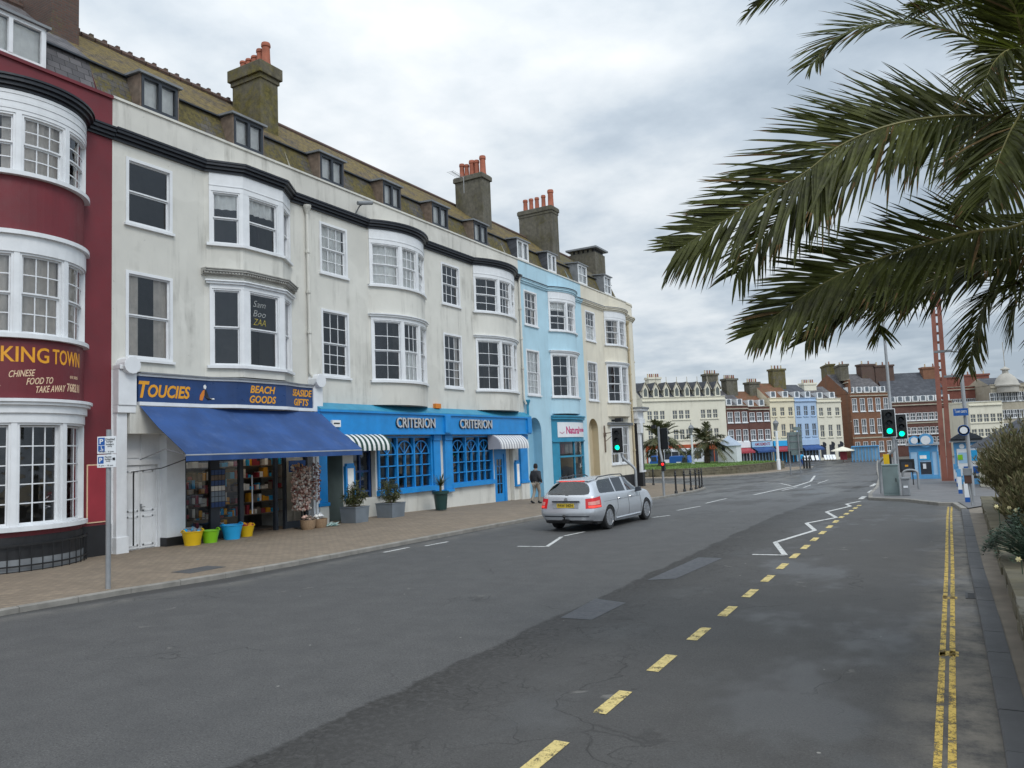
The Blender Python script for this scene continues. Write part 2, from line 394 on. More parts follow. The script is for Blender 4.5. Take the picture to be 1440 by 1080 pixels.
# ---- ground sheets that follow the fall of the street
YC = [24, 28, 32, 36, 40, 44, 48, 52, 56, 58, 62, 68, 74, 81, 200]
def sheet(name, poly, z, mat, kind='structure', extra=()):
    bm = bmesh.new(); f = bm.faces.new([bm.verts.new((p[0], p[1], 0)) for p in poly])
    f.normal_update(); bmesh.ops.triangulate(bm, faces=[f])
    for y in list(YC) + list(extra):
        bmesh.ops.bisect_plane(bm, geom=bm.verts[:] + bm.edges[:] + bm.faces[:], plane_co=(0, y, 0), plane_no=(0, 1, 0))
    for v in bm.verts: v.co.z = H(v.co.y) + z
    bmesh.ops.recalc_face_normals(bm, faces=bm.faces)
    if sum(fc.normal.z for fc in bm.faces) < 0: bmesh.ops.reverse_faces(bm, faces=bm.faces)
    me = bpy.data.meshes.new(name); bm.to_mesh(me); bm.free(); me.materials.append(M[mat] if isinstance(mat, str) else mat)
    o = bpy.data.objects.new(name, me); COL.objects.link(o); W[o] = Vector()
    if kind: o['kind'] = kind
    return o
def kerbline(name, pts, w, z0, z1, mat, side=1):
    pa = Path(pts); mb = MB(); kn = []
    L = pa.L; n = max(2, int(L / .92))
    for i in range(n):
        a = L * i / n; b = L * (i + 1) / n - .008
        kk = pa.knots(a, b); j = R.uniform(-.004, .004)
        rows = []
        for q in kk:
            p = pa.P(q); h = H(p.y)
            rows.append([pa.P(q, 0, z0 + h), pa.P(q, side * w, z0 + h), pa.P(q, side * w, z1 + h + j), pa.P(q, side * .012, z1 + h + j), pa.P(q, 0, z1 - .015 + h + j)])
        mb.grid(rows, 0, True); mb.face(rows[0][::-1]); mb.face(rows[-1])
    o = mb.build(name, mat); o['kind'] = 'structure'; return o
# ================================================================== THE TERRACE ON THE LEFT
X0 = -19.2
ZP = 0.08                                    # pavement level
def upper(par, wm, y0, y1, bows, flats, bowwins, parm, corn, hi=(9.0, 10.87), lo=(5.25, 7.68), zb=4.3, curs=None, bcurs=None):
    """first and second floor, cornice and parapet; bows: (kind, y0, y1, depth)"""
    pts = [(X0, y0)]
    for kind, a, b, d in bows:
        if kind == 'bow': pts += bowpts(X0, a, b, d)
        else: pts += [(X0, a), (X0 + d, a + .95), (X0 + d, b - .95), (X0, b)]
    if pts[-1][1] < y1 - 1e-3: pts.append((X0, y1))
    pts = [p for i, p in enumerate(pts) if i == 0 or abs(p[1] - pts[i - 1][1]) + abs(p[0] - pts[i - 1][0]) > 1e-3]
    pa = Path(pts); st = Path([(X0, y0), (X0, y1)])
    holes = []; jobs = []
    for a, b in flats:
        for z in (hi, lo):
            h = (pa.sy(a) + .04, pa.sy(b) - .04, z[0] + .02, z[1] - .02); holes.append(h); jobs.append((pa.sy(a), pa.sy(b), z[0], z[1]))
    wb = MB(); bw = []
    for (kind, a, b, d), ww in zip(bows, bowwins):
        sa = pa.sy(a + 1e-3) if kind != 'bow' else pa.sy(a); sb = pa.sy(b)
        fr = ww; L = sb - sa
        for z, head in ((hi, True), (lo, False)):
            z1 = 11.14 if head else z[1]
            q0 = sa + L * fr[0][0] - .07; q1 = sa + L * fr[-1][1] + .07
            holes.append((q0, q1, z[0], z1)); bw.append((q0, q1, z, z1, head, [(sa + L * u, sa + L * v, n) for u, v, n in fr], kind))
    wallsheet(wb, pa, 0, pa.L, zb, 11.5, holes)
    for kind, a, b, d in bows:
        arc = bowpts(X0, a, b, d) if kind == 'bow' else [(X0, a), (X0 + d, a + .95), (X0 + d, b - .95), (X0, b)]
        wb.face([(p[0], p[1], zb) for p in arc]); wb.face([(p[0], p[1], 11.5) for p in arc][::-1])
    wb.build('upper_wall', wm, par, recalc=False)
    pb = MB(); pbox(pb, st, 0, st.L, 11.5, 12.38, -.32, 0.004); pb.build('parapet', parm, par)
    cb = MB(); pbox(cb, st, 0, st.L, 12.381, 12.45, -.36, .05); cb.build('coping', 'stucco' if parm != 'red' else 'red', par)
    if corn:
        kb = MB()
        for a, b, o in ((11.2, 11.29, .07), (11.291, 11.38, .15), (11.381, 11.46, .23), (11.461, 11.52, .26)): pbox(kb, pa, 0, pa.L, a, b, -.04, o)
        kb.build('cornice', corn, par)
    k = 0
    for i, (a, b, c, d) in enumerate(jobs):
        cu = (curs or CUR)[i % len(curs or CUR)]
        window(par, pa, a, b, c, d, *(STY.get('flat', (3, 2, 3)) if c < 8 else STY.get('flathi', (3, 2, 2))), cur=cu)
    i = 0
    for q0, q1, z, z1, head, wins, kind in bw:
        s = MB(); o = .03
        zt = z1 - .5 if head else z[1] - .08
        pbox(s, pa, q0, wins[0][0], z[0], zt, -.13, o); pbox(s, pa, wins[-1][1], q1, z[0], zt, -.13, o)
        for u, v in zip(wins, wins[1:]): pbox(s, pa, u[1], v[0], z[0], zt, -.13, o)
        pbox(s, pa, q0, q1, zt, z1 + .06, -.13, o + .004)
        if head: pbox(s, pa, q0, q1, zt + .16, zt + .19, 0, o + .02)
        else: pbox(s, pa, q0 - .1, q1 + .1, z1 + .061, z1 + .13, -.02, .10); pbox(s, pa, q0 - .13, q1 + .13, z1 + .131, z1 + .17, -.02, .15)
        pbox(s, pa, q0 - .08, q1 + .08, z[0] - .09, z[0] - .002, -.1, .1)
        s.build('bay_surround', 'white', par)
        for a, b, n in wins:
            t = STY.get('bayhi' if head else 'bay', (2, 2))
            cu = bcurs[i % len(bcurs)] if bcurs else (curs or CUR)[(i * 3 + 1) % len(curs or CUR)]; i += 1
            window(par, pa, a, b, z[0], zt, STY.get('baycols', n) if STY.get('baycols') else n, t[0], t[1], cur=cu, cas=.045, out=.01, sill=False)
    return pa, st
STY = {}
def roof(par, y0, y1, m1='slate', m2='moss', z0=12.2):
    a = [(-19.72, z0), (-20.3, 13.78), (-23.0, 16.03), (-26.6, 13.0)]
    mb = MB(); n = max(1, int((y1 - y0) / 1.2)); ys = [y0 + (y1 - y0) * i / n for i in range(n + 1)]
    w = lambda i, j: (R.uniform(-.02, .02) if 0 < i < n else 0)
    mb.grid([[(a[0][0], y, a[0][1]), (a[1][0], y, a[1][1] - .03)] for y in ys], 0)
    mb.grid([[(a[1][0] + .1, y, a[1][1] - .02), (a[2][0], y, a[2][1] + w(i, 0))] for i, y in enumerate(ys)], 1)
    mb.grid([[(a[2][0], y, a[2][1]), (a[3][0], y, a[3][1])] for y in ys], 1)
    mb.box(-20.32, -20.18, y0, y1, 13.72, 13.765, 2)
    y = y0
    if y0 > 15: mb.tube([(-23, y0, 16.02), (-23, y1, 16.02)], .12, 8, 3); y = y1
    while y < y1 - .2:                        # ridge tiles
        mb.tube([(-23, y, 16.02), (-23, y + .40, 16.03)], .13, 8, 3); mb.box(-23.05, -22.95, y + .3, y + .42, 16.1, 16.22, 3); y += .45
    o = mb.build('roof', [m1, m2, 'dkgrey', 'chbrick'], par, recalc=False); return o
def body(par, wm, y0, y1, zlo=-1.6):
    mb = MB()
    for y in (y0 + .003, y1 - .003): mb.face([(X0 - .02, y, zlo), (-26.6, y, zlo), (-26.6, y, 12.4), (-20.3, y, 13.7), (-19.7, y, 12.4), (X0 - .02, y, 12.2)])
    for y in (y0 + .003, y1 - .003): mb.face([(-20.3, y, 13.7), (-26.6, y, 13.0), (-23, y, 15.98)])
    mb.face([(-26.6, y0, zlo), (-26.6, y1, zlo), (-26.6, y1, 13), (-26.6, y0, 13)])
    mb.build('party_walls', wm, par, recalc=False)
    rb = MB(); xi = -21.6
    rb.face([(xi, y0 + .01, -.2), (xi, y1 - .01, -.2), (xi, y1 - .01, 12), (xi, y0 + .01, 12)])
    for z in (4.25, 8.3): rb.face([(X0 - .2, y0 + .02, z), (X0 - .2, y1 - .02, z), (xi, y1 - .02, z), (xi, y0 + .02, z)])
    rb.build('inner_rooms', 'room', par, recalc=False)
def dormer(par, y0, y1, fm, cheek, style='pair', z0=12.45, z1=13.72, xf=-19.66):
    d = MB(); xb = -20.6
    d.hexa([(xb, y0, z0), (xf, y0, z0), (xf, y0 + .05, z0), (xb, y0 + .05, z0), (xb, y0, z1), (xf, y0, z1), (xf, y0 + .05, z1), (xb, y0 + .05, z1)], 0)
    d.box(xb, xf, y1 - .05, y1, z0, z1, 0)
    d.hexa([(xb - .4, y0 - .08, z1 + .1), (xf + .1, y0 - .08, z1), (xf + .1, y1 + .08, z1), (xb - .4, y1 + .08, z1 + .1), (xb - .4, y0 - .08, z1 + .17), (xf + .1, y0 - .08, z1 + .07), (xf + .1, y1 + .08, z1 + .07), (xb - .4, y1 + .08, z1 + .17)], 1)
    d.box(xb, xb + .02, y0 + .05, y1 - .05, z0, z1, 2)
    o = d.build('dormer', [cheek, 'lead', 'room'], par)
    pa = Path([(xf, y0 + .05), (xf, y1 - .05)]); f = MB(); g = MB(); L = pa.L
    pbox(f, pa, 0, .08, z0, z1, -.08, .02); pbox(f, pa, L - .08, L, z0, z1, -.08, .02); pbox(f, pa, .08, L - .08, z1 - .1, z1, -.08, .02); pbox(f, pa, .08, L - .08, z0, z0 + .35, -.08, .02)
    if style == 'pair': pbox(f, pa, L / 2 - .05, L / 2 + .05, z0 + .35, z1 - .1, -.08, .03)
    else:
        pbox(f, pa, .08, L - .08, (z0 + z1) / 2 + .1, (z0 + z1) / 2 + .15, -.06, .0); pbox(f, pa, L / 2 - .02, L / 2 + .02, z0 + .35, z1 - .1, -.06, -.01)
    g.face([pa.P(.08, -.04, z0 + .35), pa.P(L - .08, -.04, z0 + .35), pa.P(L - .08, -.04, z1 - .1), pa.P(.08, -.04, z1 - .1)])
    f.build('frame', fm, o); g.build('pane', 'glass', o, recalc=False)
    c = MB(); n = 14
    c.grid([[(xf - .16 + .015 * math.sin(i * 1.4), y0 + .1 + (y1 - y0 - .2) * i / n, z) for i in range(n + 1)] for z in (z0, z1 - .1)])
    c.build('curtain', 'net', o, recalc=False)
def chimney(par, x0, x1, y0, y1, z0, z1, m, pots, cap=.32, out=.1, along='x', band=True):
    mb = MB(); mb.box(x0, x1, y0, y1, z0, z1 - cap)
    mb.box(x0 - out, x1 + out, y0 - out, y1 + out, z1 - cap, z1 - .05)
    if band: mb.box(x0 - out * .4, x1 + out * .4, y0 - out * .4, y1 + out * .4, z1 - cap - .18, z1 - cap - .002)
    mb.box(x0 - out * .5, x1 + out * .5, y0 - out * .5, y1 + out * .5, z1 - .052, z1)
    o = mb.build('chimney', m, par, bevel=.02)
    for u, h, r in pots:
        p = MB(); x = x0 + (x1 - x0) * u if along == 'x' else (x0 + x1) / 2; y = (y0 + y1) / 2 if along == 'x' else y0 + (y1 - y0) * u
        p.lathe([(r * 1.1, 0), (r * 1.05, .06), (r * .95, .1), (r * .88, h * .55), (r * .85, h * .8), (r * 1.02, h * .83), (r * 1.02, h * .93), (r * .92, h), (r * .7, h), (r * .7, h - .2)], (x, y, z1), 14)
        p.build('chimney_pot', 'terracotta', o, smooth=True)
    return o
def pipe(par, pts, r=.055, m='stucco', head=True):
    mb = MB(); mb.tube(pts, r, 8)
    x, y, z = pts[0]
    if head: mb.lathe([(.05, -.1), (.13, .12), (.15, .16), (.15, .24), (.12, .24)], (x, y, z), 10)
    for p, q in zip(pts, pts[1:]):
        if abs(p[2] - q[2]) > 2:
            k = int(abs(p[2] - q[2]) / 1.8)
            for i in range(1, k + 1):
                z = p[2] + (q[2] - p[2]) * i / (k + 1); mb.lathe([(r * 1.5, -.05), (r * 1.5, .05)], (p[0] + (q[0] - p[0]) * i / (k + 1), p[1] + (q[1] - p[1]) * i / (k + 1), z), 8)
    mb.build('drainpipe', m, par, smooth=True)
B3 = [(.035, .345, 2), (.375, .625, 3), (.655, .965, 2)]
# ---------------------------------------------------------------- 1. maroon takeaway
red = thing('terraced_house', 'maroon house with a white bow window and yellow KING TOWN lettering', 'house', (X0, 9, 0), 'houses of the seafront terrace')
rp = [(X0, 3.4)] + bowpts(X0, 8.5, 11.56, .95, 22) + [(X0, 12.33)]
pr = Path(rp); sa, sb = pr.sy(8.5), pr.sy(11.56); LB = sb - sa
wins = [(.035, .335, 2), (.365, .635, 3), (.665, .965, 2)]
wb = MB(); hz = [(1.08, 3.42), (5.45, 7.35), (9.25, 10.65)]
wallsheet(wb, pr, 0, pr.L, -.3, 11.5, [(sa + LB * .02, sb - LB * .02, a, b) for a, b in hz]); wb.build('front_wall', 'red', red, recalc=False)
st = Path([(X0, 3.4), (X0, 12.33)])
lid = MB(); lid.face([(p[0], p[1], 11.52) for p in rp[1:-1]][::-1]); lid.face([(p[0], p[1], -.29) for p in rp[1:-1]]); lid.build('bow_cap', 'lead', red, recalc=False)
mb = MB(); pbox(mb, st, 0, st.L, 11.5, 12.34, -.32, .004); pbox(mb, st, 0, st.L, 12.341, 12.43, -.36, .06); mb.build('parapet', 'red', red)
mb = MB()
for a, b, o in ((11.2, 11.27, .06), (11.271, 11.36, .13), (11.361, 11.45, .2), (11.451, 11.5, .24)): pbox(mb, pr, 0, pr.L, a, b, -.04, o)
mb.build('cornice', 'cornice', red)
for i, (a, b) in enumerate(hz):
    s = MB(); pbox(s, pr, sa + LB * .02, sa + LB * wins[0][0], a, b, -.13, .03); pbox(s, pr, sa + LB * wins[2][1], sb - LB * .02, a, b, -.13, .03)
    for u, v in zip(wins, wins[1:]): pbox(s, pr, sa + LB * u[1], sa + LB * v[0], a, b, -.13, .035)
    e0, e1 = sa + .02, sb - .02
    if i == 0:
        pbox(s, pr, e0, e1, b, b + .22, -.1, .05); pbox(s, pr, e0, e1, b + .221, b + .4, -.1, .1); pbox(s, pr, e0, e1, b + .401, b + .47, -.1, .17); pbox(s, pr, e0, e1, b + .471, b + .54, -.1, .22)
    elif i == 1: pbox(s, pr, e0, e1, b, b + .4, -.1, .05); pbox(s, pr, e0, e1, b + .401, b + .5, -.1, .13)
    else:
        for j in range(6): pbox(s, pr, e0, e1, b + j * .09, b + j * .09 + .085, -.1, .03 + (j % 2) * .012)
    pbox(s, pr, e0 - .02, e1 + .02, a - .1, a - .002, -.1, .13); s.build('bow_surround', 'white', red)
    for u, v, n in wins:
        window(red, pr, sa + LB * u, sa + LB * v, a, b, n, *((0, 5) if i == 0 else (2, 2)), cur=('none', 'net', 'net')[i] if n == 3 or i == 0 else ('none', 'net', 'drape')[i], cas=.05, out=.01, sill=False, cm='drape' if i else None, meet=.5 if i else .995, gm='glass')
s = MB(); pbox(s, pr, sa + .03, sb - .03, 3.97, 5.28, 0, .02); sg = s.build('sign_board', 'redsign', red)
def onp(pa, s0, z0, off): return lambda x, y, d: pa.P(s0 + x, off + d, z0 + y)
def sq(px, py): # arc position on the bow for a pixel
    best = min((i for i in range(400)), key=lambda i: abs(_prj(pr.P(sa + LB * i / 399, .03, 0), py, px)))
    return sa + LB * best / 399
def _prj(P, py, px):
    d = Vector((P.x, P.y, 4.6 - EYE)); c = [sum(CM[i][j] * d[i] for i in range(3)) for j in range(3)]
    return 720 + 1080 * c[0] / c[2] - px
t = MB(); a, b = sq(1, 505), sq(69, 505); letters(t, 'KING', b - a, .36, onp(pr, a, 4.80, .021), bold=.015); t.build('lettering', 'gold', sg); t = MB()
a, b = sq(74, 505), sq(111.5, 505); letters(t, 'TOWN', b - a, .36, onp(pr, a, 4.80, .021), bold=.015)
t.build('lettering', 'gold', sg)
for w, x0, x1, z in (('CHINESE', 12, 50, 4.44), ('FOOD TO', 37, 75, 4.28), ('TAKE AWAY', 51, 93, 4.10)):
    t = MB(); a, b = sq(x0, 515), sq(x1, 515); letters(t, w, b - a, .155, onp(pr, a, z, .021), shear=.3, bold=.01, rise=.1); t.build('lettering', 'creamtext', sg)
t = MB(); a, b = sq(95, 530), sq(111.5, 530); letters(t, '768211', b - a, .2, onp(pr, a, 4.18, .021), bold=.008); letters(t, '01305', (b - a) * .62, .07, onp(pr, a + .1, 4.5, .021))
a = sq(0, 530); letters(t, 'S', .2, .2, onp(pr, a - .19, 4.2, .021))
t.build('lettering', 'creamtext', sg)
mb = MB(); pbox(mb, pr, 0, pr.L, -.3, .86, -.02, .025); mb.build('plinth', 'blackp', red)
mb = MB()
pbox(mb, pr, sa + .06, sb - .06, .2, .235, .09, .115); pbox(mb, pr, sa + .06, sb - .06, .66, .7, .09, .12)
for i in range(17): q = sa + .1 + (LB - .2) * i / 16; mb.tube([pr.P(q, .105, .08), pr.P(q, .105, .68)], .014, 6)
mb.build('basement_railing', 'black', red)
mb = MB(); pbox(mb, pr, sa + .15, sb - .15, .1, .36, 0.001, .035); mb.build('basement_light', 'lead', red)
mb = MB(); q0, q1 = pr.L - .66, pr.L - .05
pbox(mb, pr, q0, q1, .93, 2.42, 0, .02); pbox(mb, pr, q0 + .03, q1 - .0301, .96, 2.39, .02, .025, 1); mb.build('menu_board', ['creamtext', 'redboard'], red)
body(red, 'red', 3.4, 12.33); roof(red, 3.4, 12.33, 'slate2', 'slate2')
dormer(red, 9.05, 10.8, 'white', 'white', 'pair', 12.4, 13.75)
xl = FY(57, 20, 11.9).x
chimney(red, -24.6, -21.4, 11.9, 12.7, 13.4, 18.3, 'chbrick', [(.2, .7, .14), (.5, .7, .14), (.8, .7, .14)])
# ---------------------------------------------------------------- 2. beach goods shop
tou = thing('terraced_house', 'off white house with a canted bay above the TOUCIES beach goods shop', 'house', (X0, 16, 0), 'houses of the seafront terrace')
STY = dict(flat=(1, 1, 1), flathi=(1, 1, 1), bay=(1, 1), bayhi=(1, 1), baycols=1)
pt, st = upper(tou, 'stucco', 12.33, 19.55, [('cant', 15.27, 18.8, .6)], [(12.72, 14.17)], [[(.055, .27, 1), (.345, .66, 1), (.74, .945, 1)]], 'parapet', 'cornice', zb=4.9, curs=['none', 'drape', 'none', 'none'], bcurs=['blind', 'blind', 'none', 'none', 'none', 'none'])
STY = {}
mb = MB(); sA, sB = pt.sy(15.271) - .12, pt.sy(18.8) + .12
for a, b, o in ((7.98, 8.03, .06), (8.031, 8.1, .14), (8.101, 8.16, .2), (8.161, 8.19, .23)): pbox(mb, pt, sA, sB, a, b, -.02, o)
q = sA
while q < sB - .05: pbox(mb, pt, q, q + .045, 8.035, 8.09, .1, .175); q += .09
mb.build('bay_moulding', 'greystone', tou)
body(tou, 'stucco', 12.33, 19.55); roof(tou, 12.33, 19.55)
for a, b in ((13.46, 14.76), (16.78, 18.1)): dormer(tou, a, b, 'dkgrey', 'wood')
x0 = FY(323, 140, 19.2).x
chimney(tou, x0 + .15, -21.0, 19.2, 20.05, 13.9, 17.05, 'chimney', [(.08, .5, .13), (.29, .5, .13), (.5, .52, .14), (.69, .7, .14), (.9, .85, .17)], .5, .13)
pipe(tou, [(X0 + .1, 19.5, 11.0), (X0 + .1, 19.52, 5.3), (X0 + .2, 19.56, 5.1), (X0 + .2, 19.6, 4.95)])
# ground floor
mb = MB(); wallsheet(mb, st, 0, st.L, -.3, 4.9, [(st.sy(12.72), st.sy(19.45), -.29, 4.02)], .1); mb.build('shop_wall', 'white', tou, recalc=False)
mb = MB()
for a, b in ((12.38, 12.95), (19.5, 19.93)):
    mb = MB(); pbox(mb, Path([(X0, a), (X0, b)]), .0, .3, -.1, 4.0, 0, .16); c = (a + b) / 2
    pbox(mb, Path([(X0, a), (X0, b)]), -.02, .33, -.1, .5, .01, .2)
    for z0, z1, o in ((3.75, 3.95, .24), (3.95, 4.9, .27), (4.9, 5.02, .33)): pbox(mb, Path([(X0, a), (X0, b)]), -.02, min(.5, b - a), z0 + .001, z1, 0.01, o)
    mb.lathe([(.001, -.24), (.24, -.24), (.24, .2), (.001, .2)], (X0 + .22, c, 5.02), 14, 0, Matrix.Rotation(PI / 2, 3, 'Y'))
    mb.build('pilaster', 'white', tou, bevel=.012)
pf = Path([(X0 + .22, 12.96), (X0 + .22, 15.2), (X0 + .5, 16.0), (X0 + .5, 18.0), (X0 + .24, 18.75), (X0 + .22, 19.49)])
mb = MB(); pbox(mb, pf, 0, pf.L, 4.06, 4.76, -.2, 0); sg = mb.build('sign_board', 'navy', tou)
mb = MB(); pbox(mb, pf, 0, pf.L, 3.96, 4.059, -.25, .05); pbox(mb, pf, 0, pf.L, 4.761, 4.83, -.4, .04); mb.build('sign_moulding', 'white', tou)
mb = MB(); pbox(mb, pf, 0, pf.L, 4.831, 4.87, -.5, .1); mb.build('sign_flashing', 'lead', tou)
def ys(px, py, X): return FX(px, py, X).y
t = MB()
a, b = pf.sy(ys(194, 548, X0 + .22)), pf.sy(ys(268, 552, X0 + .22))
w = b - a; letters(t, 'T', w * .2, .46, onp(pf, a, 4.17, .002), shear=.25, bold=.03); letters(t, 'OUCIES', w * .82, .36, onp(pf, a + w * .17, 4.19, .002), shear=.22, bold=.03); t.build('lettering', 'gold', sg)
for s_, p0, p1, X, z in (('BEACH', 352, 387, .5, 4.44), ('GOODS', 351, 388, .5, 4.13), ('SEASIDE', 408, 439, .24, 4.44), ('GIFTS', 411, 434, .24, 4.13)):
    t = MB(); a, b = pf.sy(ys(p0, 555, X0 + X)), pf.sy(min(19.45, ys(p1, 558, X0 + X))); letters(t, s_, b - a, .235, onp(pf, a, z, .002), shear=.22, bold=.025); t.build('lettering', 'gold', sg)
t = MB(); q = pf.sy(ys(280, 552, X0 + .22))
def bird(pts, mi): t.face([pf.P(q + x, .012, 4.12 + z) for x, z in pts], mi)
bird([(0, .06), (.1, .04), (.17, .2), (.19, .38), (.1, .32), (.02, .2)], 0); bird([(.15, .4), (.22, .38), (.25, .46), (.2, .52), (.14, .48)], 1); bird([(.18, .36), (.24, .36), (.33, .16), (.36, .12), (.44, .13), (.42, .08), (.3, .06), (.2, .14)], 2); bird([(.36, .12), (.48, .12), (.5, .09), (.38, .08)], 1)
t.build('seabird_emblem', ['orange', 'whitetext', 'blacktext'], sg, recalc=False)
# awning
aw = MB(); n = 14; yA, yB = 12.98, 19.75
rows = []
for i in range(n + 1):
    y = yA + (yB - yA) * i / n; sag = .035 * math.sin(i * 1.9) + .015 * math.sin(i * .8)
    rows.append([(X0 + .26, y, 3.94), (X0 + 1.0, y, 3.38 - .03 + sag), (X0 + 2.1, y, 2.62 - .0 + sag * .5), (X0 + 2.14, y, 2.56), (X0 + 2.14, y, 2.40)])
aw.grid(rows); a0 = aw.build('awning', 'awn', tou, recalc=False); so = a0.modifiers.new('s', 'SOLIDIFY'); so.thickness = .012
mb = MB(); mb.tube([(X0 + 2.11, yA, 2.55), (X0 + 2.11, yB, 2.55)], .035, 8)
for y in (yA + .15, yB - .15): mb.tube([(X0 + .05, y, 2.5), (X0 + 1.1, y, 2.75), (X0 + 2.1, y, 2.55)], .018, 6)
mb.build('awning_frame', 'greymetal', a0)
# white side doors and return pier
pd = Path([(X0 - .22, 12.72), (X0 - .22, 13.9)]); mb = MB()
mb.box(X0 - .36, X0 - .22, 12.72, 13.9, ZP - .1, 3.3, 0)
pbox(mb, pd, 0, .1, ZP, 2.5, 0, .06); pbox(mb, pd, pd.L - .08, pd.L, ZP, 2.5, 0, .06); pbox(mb, pd, 0, pd.L, 2.36, 2.5, 0, .07)
for k in (0, 1):
    a = .12 + k * .46
    pbox(mb, pd, a, a + .44, ZP + .03, 2.34, 0, .03)
    for z0, z1 in ((.18, .98), (1.1, 2.2)):
        pbox(mb, pd, a + .06, a + .38, z0, z0 + .04, .03, .045); pbox(mb, pd, a + .06, a + .38, z1 - .04, z1, .03, .045); pbox(mb, pd, a + .06, a + .1, z0, z1, .03, .045); pbox(mb, pd, a + .34, a + .38, z0, z1, .03, .045)
for i in range(2): pbox(mb, pd, .14 + i * .47, .54 + i * .47, 2.56, 3.2, 0, .03)
d = mb.build('side_door', 'white', tou)
mb = MB(); pbox(mb, pd, .57, .61, 1.12, 1.3, .03, .06); mb.tube([pd.P(.59, .06, 1.22), pd.P(.59, .11, 1.22), pd.P(.66, .12, 1.22)], .012, 6); mb.build('door_handle', 'greymetal', d)
mb = MB(); mb.box(X0 - .4, X0 + .1, 13.9, 14.5, .32, 3.95, 0); mb.box(X0 - .42, X0 + .12, 13.88, 14.52, -.1, .32, 1); mb.build('shop_pier', ['white', 'blackp'], tou)
mb = MB(); mb.box(X0 - .4, X0 + .22, 12.72, 19.46, 3.2, 3.96, 0); mb.build('shop_soffit', 'stucco', tou)
# glazed front
pg = Path([(X0 - .08, 14.5), (X0 - .08, 18.05), (X0 - .08, 19.46)]); mb = MB(); GLS = []
for a, b in ((14.5, 14.66), (15.5, 15.82), (16.58, 16.72), (18.0, 18.12), (18.42, 18.5), (19.36, 19.46)): pbox(mb, pg, pg.sy(a), pg.sy(b), ZP - .05, 3.2, -.1, .02)
for a, b in ((14.66, 15.5), (15.82, 16.58), (18.5, 19.36)):
    pbox(mb, pg, pg.sy(a), pg.sy(b), ZP - .05, .3, -.1, .0); pbox(mb, pg, pg.sy(a), pg.sy(b), 2.42, 2.52, -.1, .0)
    GLS.append((a, b))
pbox(mb, pg, pg.sy(16.72), pg.sy(18.0), 2.5, 3.2, -.1, 0)
sf = mb.build('shop_front', 'dkgrey', tou)
for a, b in GLS:
    for z0, z1 in ((.3, 2.42), (2.52, 3.2)): gl = MB(); gl.grid([[pg.P(pg.sy(a), -.04, z), pg.P(pg.sy(b), -.04, z)] for z in (z0, z1)]); gl.build('pane', 'shopglass', sf, recalc=False)
mb = MB(); mb.tube([(X0 + .0, 17.0, .7), (X0 + .0, 17.0, 1.9)], .02, 6); mb.build('door_pull', 'bluewhite', tou)
# shelves with goods inside
mb = MB(); mb.box(-21.5, X0 - .1, 14.45, 19.5, ZP - .1, ZP - .02, 4)
cols = [0, 1, 2, 3, 4, 5]
for z in (.6, 1.0, 1.4, 1.8, 2.2, 2.6):
    mb.box(-20.7, -20.35, 14.5, 19.4, z - .03, z, 4)
    y = 14.55
    while y < 19.3:
        w = R.uniform(.08, .25)
        if R.random() < .8: mb.box(-20.6, -20.38 + R.uniform(-.05, .05), y, y + w * .9, z + .001, z + R.uniform(.1, .32), R.choice(cols))
        y += w
for y in (14.75, 15.2, 16.1):
    for z in (.35, .75, 1.15, 1.6):
        mb.box(X0 - .55, X0 - .2, y - .2, y + .2, z - .02, z, 4)
        for k in range(3): mb.box(X0 - .5 + R.uniform(0, .1), X0 - .28, y - .18 + k * .12, y - .08 + k * .12, z + .001, z + R.uniform(.1, .28), R.choice(cols))
for y in (15.3, 17.4, 18.8): mb.box(-20.05, -19.98, y - .5, y + .5, 3.1, 3.14, 6)
mb.build('shop_shelves', ['gold', 'redboard', 'skyp', 'net', 'wood', 'drape', emit('shop_strip_lamp', (1., .86, .66), 9.)], tou)
mb = MB(); mb.tube([(X0 + .32, 12.75, .25), (X0 + .32, 12.75, 2.1), (X0 + .34, 12.75, 2.2)], .022, 6); mb.tube([(X0 + .3, 12.7, 2.18), (X0 + 1.0, 13.1, 2.25), (X0 + 1.9, 13.3, 2.5)], .014, 6); mb.build('awning_crank', 'black', tou)
sA = pt.sy(16.35); t = MB()
for w_, z, m_ in (('Sam', 7.15, 0), ('Boo', 6.85, 0), ('ZAA', 6.58, 1)): letters(t, w_, .5, .2, onp(pt, sA + .3, z, -.064), shear=.3, bold=-.012, mi=m_, d=.003)
t.build('window_lettering', [pm('faded_white_marker', (.36, .37, .36), .8, .2, 9, 0), pm('faded_yellow_marker', (.40, .32, .06), .8, .2, 9, 0)], tou)
M['silverletter'] = pm('silver_letters', (.5, .5, .5), .4, .1, 5, 0)
# ---------------------------------------------------------------- 3. restaurant
cri = thing('terraced_house', 'off white house with two bow windows over the bright blue CRITERION restaurant', 'house', (X0, 27, 0), 'houses of the seafront terrace')
pc, st = upper(cri, 'stucco', 19.55, 34.9, [('bow', 22.8, 26.45, .68), ('bow', 30.3, 34.3, .68)], [(20.19, 21.64), (27.77, 29.24)], [B3, B3], 'parapet', 'cornice', curs=['net', 'none', 'none', 'drape'], bcurs=['net', 'net', 'net', 'none', 'half', 'none', 'none', 'drape', 'drape', 'none', 'drape', 'half'])
body(cri, 'stucco', 19.55, 34.9); roof(cri, 19.55, 34.9)
for a, b in ((20.75, 22.1), (24.4, 25.65), (27.85, 29.2), (31.35, 32.7)): dormer(cri, a, b, 'dkgrey', 'wood')
x0 = FY(638, 270, 34.4).x
chimney(cri, x0, -21.0, 34.55, 35.45, 14, 17.45, 'chimney2', [(.12, .9, .15), (.3, .8, .14), (.5, .95, .17), (.68, .9, .15), (.9, 1.05, .18)], .3, .08, band=False)
